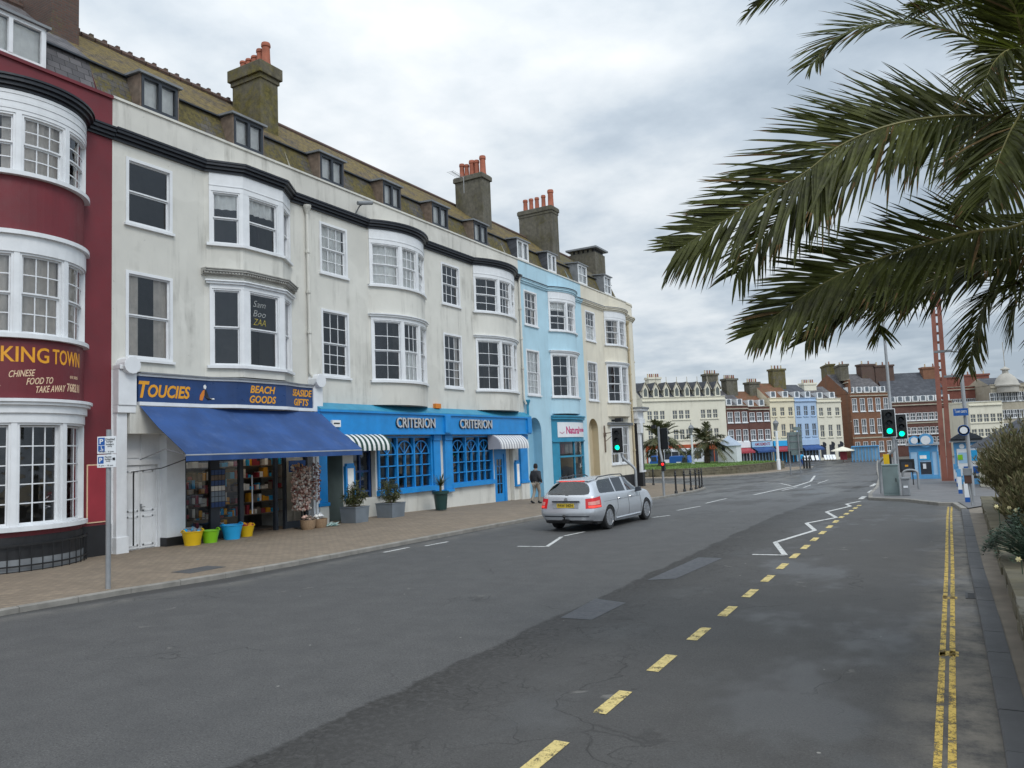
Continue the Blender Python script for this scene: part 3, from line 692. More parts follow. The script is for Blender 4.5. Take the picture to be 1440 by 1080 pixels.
mb = MB(); mb.lathe([(.13, 0), (.1, .5)], (-23.6, 26.4, 15.7), 10); mb.build('chimney_pot', 'terracotta', cri)
pipe(cri, [(X0 + .1, 34.8, 11.3), (X0 + .1, 34.8, 5.0), (X0 + .18, 34.85, 4.7)]); pipe(cri, [(X0 + .2, 34.95, 4.7), (X0 + .2, 34.95, 3.9)], .07, 'tblue')
mb = MB(); P = FX(505, 288, X0 + .1)
mb.tube([(X0, P.y - .1, P.z - .35), (X0 + .2, P.y - .1, P.z - .1), (X0 + .3, P.y, P.z)], .025, 6); mb.tube([(X0 + .25, P.y - .25, P.z - .03), (X0 + .45, P.y + .35, P.z + .1)], .08, 8); mb.build('security_camera', 'lead', cri)
mb = MB(); P = FX(615, 571, X0 + .08); mb.box(X0 + .002, X0 + .14, P.y - .2, P.y + .2, P.z - .1, P.z + .1); mb.build('wall_lamp', 'orange', cri)
HO = [(20.25, 21.15, -.29, 3.2), (21.72, 22.95, .8, 3.16), (23.08, 26.55, .94, 3.1), (28.02, 31.5, .94, 3.1), (31.72, 33.55, -.29, 3.1)]
mb = MB(); wallsheet(mb, st, 0, st.L, -.5, 4.3, [(st.sy(a), st.sy(b), c, d) for a, b, c, d in HO], .2); mb.build('shop_wall', 'stucco', cri, recalc=False)
mb = MB()   # recess linings
mb.face([(X0 - .001, 21.14, -.3), (X0 - 1.2, 21.14, -.3), (X0 - 1.2, 21.14, 3.2), (X0 - .001, 21.14, 3.2)], 0); mb.face([(X0 - 1.2, 20.25, -.3), (X0 - 1.2, 21.14, -.3), (X0 - 1.2, 21.14, 3.2), (X0 - 1.2, 20.25, 3.2)], 0)
mb.build('doorway_lining', ['greypaint', 'stucco'], cri, recalc=False); mb = MB(); mb.face([(X0 - .201, 33.54, -.5), (X0 - .201, 32.95, -.5), (X0 - .201, 32.95, 3.1), (X0 - .201, 33.54, 3.1)], 1)
mb.build('doorway_lining', ['greypaint', 'stucco'], cri, recalc=False)
mb = MB()
def pil(a, b, z0=.8, o=.14):
    mb = MB(); p = Path([(X0, a), (X0, b)]); L = b - a
    pbox(mb, p, 0, L, z0, 3.14, 0, o); pbox(mb, p, -.05, L + .05, z0 - .12, z0 - .001, 0, o + .06); pbox(mb, p, -.03, L + .03, 2.9, 3.139, 0, o + .05); mb.build('pilaster', 'bblue', cri, bevel=.01)
pil(19.78, 20.22); pil(26.62, 27.1); pil(27.45, 27.95); pil(34.1, 34.85)
for a, b in ((19.76, 20.24), (34.08, 34.87)): mb = MB(); mb.box(X0 + .001, X0 + .16, a, b, -.5, .68); mb.build('pilaster_base', 'stucco', cri)
pfa = Path([(X0 + .35, 19.65), (X0 + .35, 34.9)]); mb = MB()
pbox(mb, pfa, 0, pfa.L, 3.15, 3.95, -.34, 0); pbox(mb, pfa, 0, pfa.L, 3.951, 4.03, -.34, .07); pbox(mb, pfa, 0, pfa.L, 3.15, 3.22, 0, .03)
pbox(mb, pfa, pfa.sy(27.1), pfa.sy(27.5), 3.221, 3.95, 0, .1); pbox(mb, pfa, pfa.sy(34.5), pfa.L, 3.221, 3.95, 0, .08)
fa = mb.build('sign_board', 'bblue', cri)
mb = MB(); mb.hexa([(X0, 19.65, 4.031), (X0 + .42, 19.65, 4.031), (X0 + .42, 34.9, 4.031), (X0, 34.9, 4.031), (X0, 19.65, 4.3), (X0 + .41, 19.65, 4.06), (X0 + .41, 34.9, 4.06), (X0, 34.9, 4.3)]); mb.build('lead_flashing', 'tblue', cri)
for p0, p1 in ((557, 611), (646, 691)):
    a, b = ys(p0, 599, X0 + .36), ys(p1, 602, X0 + .36)
    t = MB(); letters(t, 'CRITERION', b - a, .40, onp(pfa, pfa.sy(a), 3.42, .04), bold=.008, d=.03); t.build('lettering', 'silverletter', fa)
    t = MB(); letters(t, 'CRITERION', b - a, .40, onp(pfa, pfa.sy(a) - .03, 3.40, .002), bold=.02, d=.03); t.build('lettering_shadow_block', 'blacktext', fa)
mb = MB(); pbox(mb, pfa, pfa.sy(20.2), pfa.sy(20.62), 3.42, 3.66, 0, .09, 0)
pbox(mb, pfa, pfa.sy(20.26), pfa.sy(20.56), 3.52, 3.57, .09, .095, 1); mb.build('alarm_box', ['whitetext', 'blacktext'], cri)
def cwin(y0, y1, z0=.94, z1=3.1):
    pa = Path([(X0, y0), (X0, y1)]); L = pa.L; f = MB(); g = MB(); n = 3
    pbox(f, pa, 0, .1, z0, z1, -.15, .08); pbox(f, pa, L - .1, L, z0, z1, -.15, .08); pbox(f, pa, .1, L - .1, z1 - .07, z1, -.15, .06); pbox(f, pa, -.06, L + .06, z0 - .12, z0 + .08, -.15, .16)
    w = (L - .2) / n; zs = z1 - .72
    for i in range(n):
        a = .1 + w * i
        if i: pbox(f, pa, a - .045, a + .045, z0 + .08, z1 - .07, -.12, .05)
        pbox(f, pa, a + w / 2 - .022, a + w / 2 + .022, z0 + .08, zs, -.1, .02)
        for k in range(4): z = z0 + .08 + (zs - z0 - .08) * (k + (1 if k == 3 else 0) * 0) / 3; pbox(f, pa, a, a + w, z - .022, z + .022, -.1, .02)
        r = w / 2 - .05; c = a + w / 2
        for k in range(12):
            t0, t1 = PI * k / 12, PI * (k + 1) / 12
            f.tube([pa.P(c + r * math.cos(t0), -.02, zs + .02 + r * math.sin(t0)), pa.P(c + r * math.cos(t1), -.02, zs + .02 + r * math.sin(t1))], .032, 5, cap=False)
        for an in (.25 * PI, .5 * PI, .75 * PI): f.tube([pa.P(c, -.03, zs), pa.P(c + r * math.cos(an), -.03, zs + .02 + r * math.sin(an))], .02, 5)
    g.grid([[pa.P(.1, -.07, z), pa.P(L - .1, -.07, z)] for z in (z0 + .05, z1 - .05)])
    o = f.build('restaurant_window', 'bblue', cri); g.build('pane', 'shopglass', o, recalc=False)
cwin(23.05, 26.58); cwin(28.0, 31.52)
mb = MB(); p = Path([(X0 - .25, 21.72), (X0 - .25, 22.95)]); g = MB()
for a, b in ((0, .1), (.58, .66), (1.13, 1.23)): pbox(mb, p, a, b, .1, 3.1, -.08, .02)
for z in (.1, 1.0, 1.75, 2.5, 3.0): pbox(mb, p, 0, 1.23, z, z + .08, -.07, .01)
g.grid([[p.P(.05, -.04, z), p.P(1.2, -.04, z)] for z in (.8, 3.1)]); o = mb.build('side_window', 'navy', cri); g.build('pane', 'shopglass', o, recalc=False)
p = Path([(X0 - .08, 31.74), (X0 - .08, 32.97)]); mb = MB(); g = MB()
pbox(mb, p, 0, .2, -.2, 3.1, -.1, .02); pbox(mb, p, 1.03, 1.23, -.2, 3.1, -.1, .02); pbox(mb, p, .2, 1.03, 2.2, 3.1, -.1, .02)
pbox(mb, p, .2, .36, -.2, 2.2, -.08, -.02); pbox(mb, p, .87, 1.03, -.2, 2.2, -.08, -.02); pbox(mb, p, .36, .87, -.2, .3, -.08, -.02); pbox(mb, p, .36, .87, 1.95, 2.2, -.08, -.02)
for z in (.75, 1.2, 1.6): pbox(mb, p, .36, .87, z, z + .04, -.07, -.03)
pbox(mb, p, .6, .64, .3, 1.95, -.07, -.03); g.grid([[p.P(.36, -.05, z), p.P(.87, -.05, z)] for z in (.3, 1.95)])
o = mb.build('front_door', 'bblue', cri); g.build('pane', 'shopglass', o, recalc=False)
for y0, y1, z0, z1 in ((21.18, 21.68, .78, 2.12), (33.6, 34.02, .55, 1.85)):
    p = Path([(X0, y0), (X0, y1)]); mb = MB(); L = y1 - y0
    pbox(mb, p, 0, L, z0, z1 - .1, 0, .12); pbox(mb, p, .06, L - .06, z1 - .1, z1, 0, .12); pbox(mb, p, .09, L - .09, z0 + .1, z1 - .18, .12, .125, 1)
    mb.build('menu_case', ['bblue', 'redboard' if y0 > 99 else 'net'], cri)
def canopy(y0, y1, zt, h, out, m1, m2, n):
    pb = MB()
    for i in range(n):
        a, b = y0 + (y1 - y0) * i / n, y0 + (y1 - y0) * (i + 1) / n; rows = []
        for k in range(9):
            an = PI / 2 * k / 8; rows.append([(X0 + .1 + out * math.sin(an), a, zt - h + h * math.cos(an)), (X0 + .1 + out * math.sin(an), b, zt - h + h * math.cos(an))])
        rows.append([(X0 + .1 + out, a, zt - h - .1), (X0 + .1 + out, b, zt - h - .1)])
        pb.grid(rows, i % 2)
    for y in (y0, y1): pb.face([(X0 + .1, y, zt - h - .1)] + [(X0 + .1 + out * math.sin(PI / 2 * k / 8), y, zt - h + h * math.cos(PI / 2 * k / 8)) for k in range(9)] + [(X0 + .1 + out, y, zt - h - .1)], 0)
    pb.build('striped_canopy', [m1, m2], cri, recalc=False)
canopy(20.6, 22.98, 3.2, .55, .7, 'awnw', 'awng', 18)
canopy(31.05, 33.8, 3.14, .6, .7, 'awns', 'awnw', 22)
mb = MB(); mb.box(-21.5, X0 - .3, 19.6, 34.8, -.3, -.2, 0)
for i in range(14):
    y = 23 + R.random() * 8.5; x = X0 - R.uniform(.6, 1.8); mb.box(x - .3, x + .3, y - .3, y + .3, .68, .74, 0); mb.box(x - .05, x + .05, y - .05, y + .05, 0, .68, 0); mb.tube([(x, y, .74), (x, y, .95)], .05, 6, 1); mb.box(x + .3, x + .36, y - .2, y + .2, .4, 1.1, 0)
mb.build('dining_tables', ['wood', 'net'], cri)
# ---------------------------------------------------------------- 4. pale blue house
blu = thing('terraced_house', 'pale blue house with an arched recess and a white Natural Inspirations shop sign', 'house', (X0, 38.8, 0), 'houses of the seafront terrace')
pbl, st = upper(blu, 'lblue', 34.9, 42.75, [('bow', 38.1, 41.55, .68)], [(35.37, 36.85)], [B3], 'lblue', None, curs=['drape', 'net'], bcurs=['blind', 'drape', 'drape', 'none', 'drape', 'net'])
mb = MB()
for a, b, o in ((11.2, 11.29, .07), (11.291, 11.38, .13), (11.381, 11.42, .16)): pbox(mb, pbl, 0, pbl.L, a, b, -.04, o, 0)
pbox(mb, pbl, 0, pbl.L, 11.421, 11.47, -.04, .18, 1); mb.build('cornice', ['lblue', 'dkgrey'], blu)
body(blu, 'lblue', 34.9, 42.75); roof(blu, 34.9, 42.75)
for a, b in ((35.69, 37.06), (39.3, 40.5)): dormer(blu, a, b, 'white', 'darkslate', z1=13.78)
chimney(blu, FY(730, 320, 43.0).x, -21.05, 43.0, 43.95, 14.2, 17.85, 'chimney2', [(.12, .85, .16), (.3, .85, .15), (.48, .85, .15), (.68, .9, .15), (.9, 1.15, .2)], .3, .08)
AR = (35.25, 36.75); cy = sum(AR) / 2; ra = (AR[1] - AR[0]) / 2; mb = MB(); zs = 3.3
wallsheet(mb, st, 0, st.L, -1.2, 4.3, [(st.sy(AR[0]), st.sy(AR[1]), -1.19, zs + ra, 0), (st.sy(38.2), st.sy(41.9), -1.19, 4.1)], .2)
def archfill(mb, X, cy, ra, zs, dep):
    arc = [(cy + ra * math.cos(PI * k / 16), zs + ra * math.sin(PI * k / 16)) for k in range(17)]
    for (a, za), (b, zb2) in zip(arc, arc[1:]):
        mb.face([(X, a, za), (X, a, zs + ra), (X, b, zs + ra), (X, b, zb2)], 0); mb.face([(X, a, za), (X, b, zb2), (X - dep, b, zb2), (X - dep, a, za)], 1)
archfill(mb, X0, cy, ra, zs, .5)
mb.face([(X0 - .5, AR[0] - .1, -1.2), (X0 - .5, AR[1] + .1, -1.2), (X0 - .5, AR[1] + .1, 4.2), (X0 - .5, AR[0] - .1, 4.2)], 1)
for y in AR: mb.face([(X0, y, -1.2), (X0 - .5, y, -1.2), (X0 - .5, y, zs), (X0, y, zs)], 1)
mb.box(X0 - .5, X0 - .46, cy - .04, cy + .04, -1, 3.4, 1)
mb.build('shop_wall', ['lblue', 'lblue2'], blu, recalc=False)
ps = Path(bowpts(X0, 37.95, 42.1, .42, 10)); mb = MB()
pbox(mb, ps, 0, ps.L, 3.98, 4.12, -.2, .14); pbox(mb, ps, 0, ps.L, 4.121, 4.2, -.2, .2); pbox(mb, ps, 0, ps.L, 2.72, 3.97, -.2, .02); pbox(mb, ps, 0, ps.L, 2.72, 2.8, -.2, .1)
for a, b in ((0, .5), (ps.L - .35, ps.L)): pbox(mb, ps, a, b, -1.2, 2.72, -.2, .02)
for q in (.5, 2.0, ps.L - .4): pbox(mb, ps, q, q + .08, -.5, 2.72, -.12, .0)
pbox(mb, ps, .5, ps.L - .35, 1.85, 1.95, -.12, .0); pbox(mb, ps, .5, ps.L - .35, -1.2, -.1, -.2, .03)
o = mb.build('shop_front', 'tblue', blu); g = MB(); kn = ps.knots(.5, ps.L - .35); g.grid([[ps.P(q, -.06, z) for q in kn] for z in (-.1, 2.72)]); g.build('pane', 'shopglass', o, recalc=False)
mb = MB(); pbox(mb, ps, .42, ps.L - .28, 2.98, 3.82, .02, .05); sg = mb.build('sign_board', 'bluewhite', blu)
t = MB(); letters(t, 'Natural', 1.55, .42, onp(ps, 1.15, 3.16, .051), bold=.025); letters(t, 'Inspirations', 1.15, .34, onp(ps, 2.78, 3.2, .051), bold=.0)
for i in range(8): t.obox(ps.P(.6 + i * .05, .055, 3.2 + .02 * (i - 3.5) ** 2 * .3), ((0, 1, 0), (0, 0, 1), (1, 0, 0)), (.07, .03, .008))
t.build('lettering', 'magenta', sg)
mb = MB(); mb.box(X0 - .9, X0 - .2, 38.3, 41.8, -.6, -.1, 0)
for i in range(26): y = 38.5 + R.random() * 3.2; h = R.uniform(.1, .9); mb.box(X0 - .6, X0 - .45 - R.random() * .1, y, y + R.uniform(.1, .35), -.099, h, R.choice((0, 1, 2, 3)))
for i in range(6): y = 38.5 + i * .55; mb.box(X0 - .3, X0 - .28, y, y + .45, 2.05, 2.6, R.choice((3, 1)))
mb.build('window_display', ['wood', 'drape', 'net', 'redboard'], blu)
# ---------------------------------------------------------------- 5. cream corner house
cre = thing('terraced_house', 'cream corner house with a rounded end and a black pub entrance', 'house', (X0, 47, 0), 'houses of the seafront terrace')
pcr, st = upper(cre, 'cream', 42.75, 50.4, [('bow', 46.1, 49.75, .62)], [(43.22, 44.72)], [B3], 'cream', None, curs=['half', 'drape'], bcurs=['drape', 'drape', 'half', 'none', 'drape', 'net'])
mb = MB()
for a, b, o in ((11.2, 11.29, .07), (11.291, 11.38, .15), (11.381, 11.43, .2)): pbox(mb, pcr, 0, pcr.L, a, b, -.04, o, 0)
pbox(mb, pcr, 0, pcr.L, 11.431, 11.47, -.04, .22, 1); mb.build('cornice', ['cream', 'lead'], cre)
body(cre, 'cream', 42.75, 50.4); roof(cre, 42.75, 50.4, 'slate', 'slate')
for a, b in ((43.5, 44.95), (47.7, 49.0)): dormer(cre, a, b, 'white', 'lead', 'sash', z1=13.95)
cnr = Path([(X0, 50.4), (X0 - .02, 51.0)] + [(X0 - 2.6 + 2.6 * math.cos(a), 51.0 + 2.6 * math.sin(a)) for a in [PI / 2 * i / 12 for i in range(1, 13)]] + [(-27, 53.6)])
mb = MB(); wallsheet(mb, cnr, 0, cnr.L, -1.6, 12.3); mb.build('corner_wall', 'cream', cre, recalc=False)
mb = MB()
for a, b, o in ((11.2, 11.29, .07), (11.291, 11.38, .15), (11.381, 11.46, .22)): pbox(mb, cnr, 0, cnr.L, a, b, -.04, o)
pbox(mb, cnr, 0, cnr.L, 12.3, 12.42, -.3, .05); pbox(mb, cnr, 1.5, cnr.L, 8.3, 8.36, -.02, .05); mb.build('corner_cornice', 'cream', cre)
mb = MB(); mb.face([(-19.7, 50.4, 12.2), (-20.3, 50.4, 13.7), (-20.6, 50.9, 13.7), (-20.2, 52.4, 12.2)]); mb.face([(-20.2, 52.4, 12.2), (-20.6, 50.9, 13.7), (-26, 51, 13.7), (-26.6, 53.2, 12.2)]); mb.face([(-20.3, 50.4, 13.7), (-23, 50.4, 16), (-26, 51, 13.7), (-20.6, 50.9, 13.7)]); mb.build('hip_roof', 'slate2', cre, recalc=False)
q = FY(801, 370, 49.6).x
mb = MB(); mb.box(q, -21.0, 49.6, 51.4, 13.6, 16.2, 0); mb.box(q + .1, -21.1, 49.7, 51.3, 16.2, 16.45, 1)
for i in range(5): mb.box(q + .1 + i * (-21.2 - q) / 5, q + .3 + i * (-21.2 - q) / 5, 49.62, 51.38, 16.2, 16.45, 0)
mb.box(q - .2, -20.8, 49.4, 51.6, 16.45, 16.57, 2); mb.build('chimney', ['chimney2', 'black', 'lead'], cre)
mb = MB(); wallsheet(mb, st, 0, st.L, -1.6, 4.3, [(st.sy(46.35), st.sy(49.55), 1.2, 3.7), (st.sy(42.97), st.sy(44.4), -1.19, 4.115, 0)], .2)
AR = (42.97, 44.4); cy = sum(AR) / 2; ra = .715; zs = 3.4
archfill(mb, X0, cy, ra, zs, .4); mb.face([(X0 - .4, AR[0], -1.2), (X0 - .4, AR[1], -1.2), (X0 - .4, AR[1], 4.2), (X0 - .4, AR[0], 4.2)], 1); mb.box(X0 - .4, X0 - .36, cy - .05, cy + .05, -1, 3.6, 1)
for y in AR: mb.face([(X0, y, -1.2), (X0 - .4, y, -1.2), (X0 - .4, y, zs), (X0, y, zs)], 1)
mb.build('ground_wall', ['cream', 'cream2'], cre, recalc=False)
for i in range(2): window(cre, st, st.sy(46.35) + i * 1.62, st.sy(46.35) + 1.58 + i * 1.62, 1.2, 3.7, 2, 2, 2, cur='none' if i == 0 else 'drape')
mb = MB(); pbox(mb, st, st.sy(45.9), st.sy(50.0), 3.74, 3.86, 0, .2); pbox(mb, st, st.sy(46.0), st.sy(49.9), 3.86, 3.92, 0, .26); mb.build('window_hood', 'lead', cre)
mb = MB(); pbox(mb, st, st.sy(45.6), st.L, -1.5, .42, 0, .05); pbox(mb, cnr, 0, cnr.L, -1.5, .42, 0, .05); mb.build('plinth', 'blackp', cre)
pipe(cre, [(X0 + .1, 50.25, 10.8), (X0 + .1, 50.25, .3)], .07, 'cream2')
mb = MB(); mb.tube([(X0, 45.3, 3.2), (X0 + .9, 45.3, 3.25)], .03, 6); mb.tube([(X0 + .05, 45.3, 2.0), (X0 + .05, 45.3, 3.7)], .05, 6); mb.tube([(X0 + .1, 45.3, 2.7), (X0 + .5, 45.3, 3.0), (X0 + .8, 45.3, 3.2)], .02, 6); mb.box(X0, X0 + .12, 45.2, 45.4, 3.0, 3.25); mb.build('sign_bracket', 'wood', cre)
# pub entrance on the rounded corner
mb = MB(); a0, a1 = .15, 3.3
pbox(mb, cnr, a0, a1, .43, 4.0, 0.02, .28, 0)
for a in (a0, a1 - .42): pbox(mb, cnr, a, a + .42, .44, 3.4, .28, .42, 1); pbox(mb, cnr, a - .05, a + .47, 3.2, 3.9, .28, .55, 1); pbox(mb, cnr, a - .03, a + .45, -1.5, .5, .05, .5, 0)
pbox(mb, cnr, a0 - .1, a1 + .1, 3.9, 4.2, .0, .5, 1); pbox(mb, cnr, a0 - .2, a1 + .2, 4.2, 4.75, .0, .42, 1); pbox(mb, cnr, a0 - .3, a1 + .3, 4.75, 4.9, .0, .75, 1); pbox(mb, cnr, a0 - .35, a1 + .35, 4.9, 5.0, .0, .85, 2)
pbox(mb, cnr, a0 + .5, a1 - .5, .5, .6, .28, .4, 1); pbox(mb, cnr, a0 + .5, a1 - .5, .61, 3.2, .28, .3, 3)
mb.build('pub_front', ['blackp', 'white', 'lead', 'dkgrey'], cre)
mb = MB(); mb.tube([(-22.0, 34.3, 17.3), (-22.0, 34.3, 16.4)], .02, 5); mb.tube([(-21.9, 33.0, 17.2), (-22, 34.3, 17.2)], .015, 5)
for i in range(7): y = 33.0 + i * .17; mb.tube([(-22.2, y, 17.2), (-21.75, y, 17.2)], .01, 4)
tag(mb.build('tv_aerial', 'greymetal'), 'thin metal television aerial beside the five pot chimney over the restaurant', 'aerial')
# ================================================================== GROUND
def asphalt():
    k = NT('worn_asphalt'); x = k.sep(0)
    fine = k.noise(55, 4, .8); fine2 = k.noise(20, 3, .85); mid = k.noise(14, 4, .65); big = k.noise(.35, 5, .6)
    base = k.mix(k.rng(fine, .36, .64), (.024, .0236, .023), (.132, .129, .125))
    base = k.mix(k.rng(fine2, .38, .62, 0, .55), base, (.1, .098, .095)); base = k.mix(k.rng(fine2, .3, .42, .55, 0), base, (.022, .022, .022))
    pep = k.noise(34, 2, .9, k.mapv(loc=(3, 3, 0))); base = k.mix(k.rng(pep, .58, .7, 0, .55), base, (.20, .195, .19)); base = k.mix(k.rng(k.noise(1.9, 5, .7), .38, .68, 0, .35), base, (.03, .03, .031))
    # older, coarser surfacing in the middle band of the road with a wobbling seam on its left edge
    wob = k.math('MULTIPLY', k.math('SUBTRACT', k.noise(.9, 6, .75), .5), .55)
    xw = k.math('ADD', x, wob)
    dx = k.math('ADD', xw, 4.95)
    band = k.math('MULTIPLY', k.rng(dx, -.03, .03), k.rng(dx, .12, 1.3, 1, .08))
    base = k.mix(k.math('MULTIPLY', band, k.rng(mid, .35, .55, .3, 1)), base, (.013, .0125, .012))
    right = k.rng(k.math('ADD', xw, 4.95), -.04, .04)
    base = k.mix(k.math('MULTIPLY', right, .4), base, (.052, .048, .043))
    base = k.mix(k.rng(big, .35, .7, 0, .3), base, (.066, .066, .067))
    gut = k.math('MULTIPLY', k.rng(xw, -.7, .0), k.rng(k.noise(2.5, 5, .7), .35, .6))
    base = k.mix(k.math('MULTIPLY', gut, .75), base, (.20, .18, .15))
    # cracks
    v = k.add('ShaderNodeTexVoronoi', feature='DISTANCE_TO_EDGE'); v.inputs['Scale'].default_value = .23
    dn = k.add('ShaderNodeTexNoise'); dn.inputs['Scale'].default_value = 1.3; dn.inputs['Detail'].default_value = 6; k.l.new(k.pos, dn.inputs[0])
    vm = k.add('ShaderNodeMix', data_type='RGBA'); vm.inputs[0].default_value = .28; k.l.new(k.pos, vm.inputs[6])
    sc = k.add('ShaderNodeVectorMath', operation='MULTIPLY_ADD'); k.l.new(dn.outputs['Color'], sc.inputs[0]); sc.inputs[1].default_value = (1.6, 1.6, 0); k.l.new(k.pos, sc.inputs[2])
    k.l.new(sc.outputs[0], v.inputs['Vector'])
    cr = k.math('MULTIPLY', k.rng(v.outputs['Distance'], .0, .0045, 1, 0), k.rng(k.noise(.5, 2), .46, .6))
    base = k.mix(k.math('MULTIPLY', cr, .55), base, (.018, .017, .016))
    cl = k.math('MULTIPLY', k.rng(v.outputs['Distance'], .004, .007, 1, 0), k.rng(k.noise(1.1, 3, .6, k.mapv(loc=(9, 2, 0))), .6, .66))
    base = k.mix(k.math('MULTIPLY', cl, .5), base, (.22, .21, .19))
    v2 = k.add('ShaderNodeTexVoronoi', feature='DISTANCE_TO_EDGE'); v2.inputs['Scale'].default_value = 4.2; k.l.new(sc.outputs[0], v2.inputs['Vector'])
    allig = k.math('MULTIPLY', k.math('MULTIPLY', k.rng(v2.outputs['Distance'], .01, .05, 1, 0), k.rng(dx, 0, .05)), k.math('MULTIPLY', k.rng(dx, .5, 2.4, 1, 0), k.rng(k.noise(.8, 3), .42, .58)))
    base = k.mix(k.math('MULTIPLY', allig, .75), base, (.014, .013, .012))
    yk = k.math('MAXIMUM', k.math('SUBTRACT', 10.5, k.sep(1)), 0.); xk = k.math('ADD', k.math('ADD', x, 12.55), k.math('MINIMUM', k.math('MULTIPLY', yk, .28), 1.))
    dust = k.math('MULTIPLY', k.math('MULTIPLY', k.rng(xk, .15, .3), k.rng(xk, .4, .9, 1, 0)), k.rng(k.noise(1.7, 5, .7), .35, .65))
    base = k.mix(k.math('MULTIPLY', dust, .5), base, (.17, .16, .14)); base = k.mix(k.rng(xk, .0, .2, .55, 0), base, (.03, .028, .025))
    # litter specks
    sp = k.add('ShaderNodeTexVoronoi'); sp.inputs['Scale'].default_value = 1.5; k.l.new(k.pos, sp.inputs['Vector'])
    base = k.mix(k.rng(sp.outputs['Distance'], .02, .028, .8, 0), base, (.3, .29, .26))
    # damp areas drying out
    wet = k.math('MULTIPLY', k.rng(k.noise(.55, 4, .55, k.mapv((1, .6, 1), loc=(4, 1.5, 0))), .5, .62, smooth=True), k.rng(x, -4.5, -3.2, 0, .72))
    far = k.rng(k.sep(1), 16, 40)
    wet2 = k.math('MULTIPLY', k.rng(k.noise(.5, 5, .6, k.mapv((1, .35, 1))), .30, .54, smooth=True), far)
    wet = k.math('MAXIMUM', wet, wet2)
    base = k.mix(k.math('MULTIPLY', wet, .22), base, (.038, .039, .041))
    k.col(base); k.prm(Roughness=k.rng(k.math('ADD', k.math('MULTIPLY', wet, .9), k.math('MULTIPLY', fine, .1)), 0, 1, .88, .34))
    k.b.inputs['Specular IOR Level'].default_value = .38
    k.bump(k.math('ADD', fine, k.math('MULTIPLY', k.math('MAXIMUM', cr, 0.), -2.)), .45, .006)
    bn = [n for n in k.n if n.bl_idname == 'ShaderNodeBump'][0]; k.l.new(k.rng(k.sep(1), 8, 40, .55, .16), bn.inputs['Strength']); return k.m
M['asphalt'] = asphalt()
M['patch'] = pm('smooth_asphalt_patch', (.050, .052, .058), .6, .15, 3, .3, 120, fine=.3)
M['farground'] = pm('open_ground', (.10, .095, .085), .9, .2, .05, .2, 3)
M['pave'] = brickm('brown_brick_paving', (.27, .21, .15), (.21, .165, .12), (.12, .10, .075), vec='flat', moss=.25, mosscol=(.10, .10, .05), w=.22, h=.11, ms=.008, bump=.3)
M['pave2'] = pm('grey_paving', (.13, .125, .125), .55, .18, .8, .3, 60, fine=.3, streak=.2)
M['kerb'] = pm('granite_kerb', (.24, .225, .20), .8, .25, 3, .4, 50, streak=.5)
M['kerbdark'] = pm('dark_kerb_stone', (.072, .072, .074), .75, .2, 2, .4, 50)
M['path'] = pm('gravelly_verge', (.17, .145, .115), .9, .25, 3, .5, 40, fine=.4)
M['stone'] = pm('planter_stone', (.115, .10, .062), .9, .3, 2.2, .6, 18, streak=.8, dirt='#2c2a1c')
def lines(name, c, wear):
    k = NT(name); n = k.noise(7, 5, .7); n2 = k.noise(60, 3, .7)
    a = k.rng(k.math('ADD', k.math('MULTIPLY', n, .6), k.math('MULTIPLY', n2, .4)), wear - .05, wear + .05)
    c = lin(c); k.col(k.mix(k.rng(k.noise(20, 4), .3, .7), tuple(x * .72 for x in c), c)); k.prm(Roughness=.7, Alpha=a); k.bump(n2, .3, .004); return k.m
M['yline'] = lines('worn_yellow_paint', (.66, .52, .20), .44)
M['yline2'] = lines('worn_deep_yellow_paint', (.62, .43, .09), .475)
M['wline'] = lines('worn_white_paint', (.60, .60, .58), .42)
sheet('ground', [(-700, -60), (500, -60), (500, 900), (-700, 900)], -.16, 'farground')
sheet('road', [(-15, -40), (.16, -40), (.16, 7), (.11, 15), (.03, 27), (.0, 36), (-3, 46), (-6, 80), (-9, 112), (-9, 135), (-75, 135), (-75, 55), (-19, 46), (-15, 38)], 0, 'asphalt')
kl = [(-13.55, -40), (-13.55, 7), (-13.3, 9), (-12.95, 10.6), (-12.75, 12.5), (-12.65, 15), (-12.5, 19), (-12.3, 23), (-12.25, 30), (-12.3, 36), (-12.6, 42), (-13.1, 46), (-14.5, 50), (-17, 54), (-20.5, 57.5), (-26, 61), (-60, 72)]
sheet('pavement', [(p[0] - .13, p[1]) for p in kl] + [(-60, 60), (-19.6, 53), (-19.6, -40)], ZP, 'pave', extra=(-20, 0, 10))
kerbline('kerb', kl, .14, -.12, ZP + .02, 'kerb', -1)
rk = [(.13, -40), (.14, 7), (.11, 11), (.06, 15.3), (.03, 27), (-.2, 29.8), (-.6, 29.85), (-1.8, 32.4), (-3.1, 33.5), (-3.4, 36.9), (-3.7, 44), (-4.8, 60), (-6.5, 80), (-9, 112)]
kerbline('kerb', rk[:5], .2, -.12, .075, 'kerbdark', 1)
kerbline('kerb', rk[4:], .16, -.12, .105, 'kerb', 1)
sheet('verge', [(.3, -40), (.34, 7), (.31, 11), (.26, 15.3), (.22, 27), (.75, 28.5), (.75, -40)], .07, 'path', extra=(0, 10))
sheet('promenade', [(.22, 27), (.0, 29.95), (-.55, 29.98), (-1.7, 32.5), (-2.95, 33.6), (-3.25, 36.9), (-3.55, 44), (-4.65, 60), (-6.35, 80), (-8.85, 112), (60, 112), (60, 28.5), (.75, 28.5)], .1, 'pave2')
sheet('beach', [(14, -40), (300, -40), (300, 300), (40, 300), (14, 28)], -.05, pm('sand', (.36, .29, .19), .95, .15, .3, .2, 5))
sheet('road_patch', [tuple(G(*p)[:2]) for p in ((788, 869), (832, 872), (880, 848), (838, 842))], .004, 'patch')
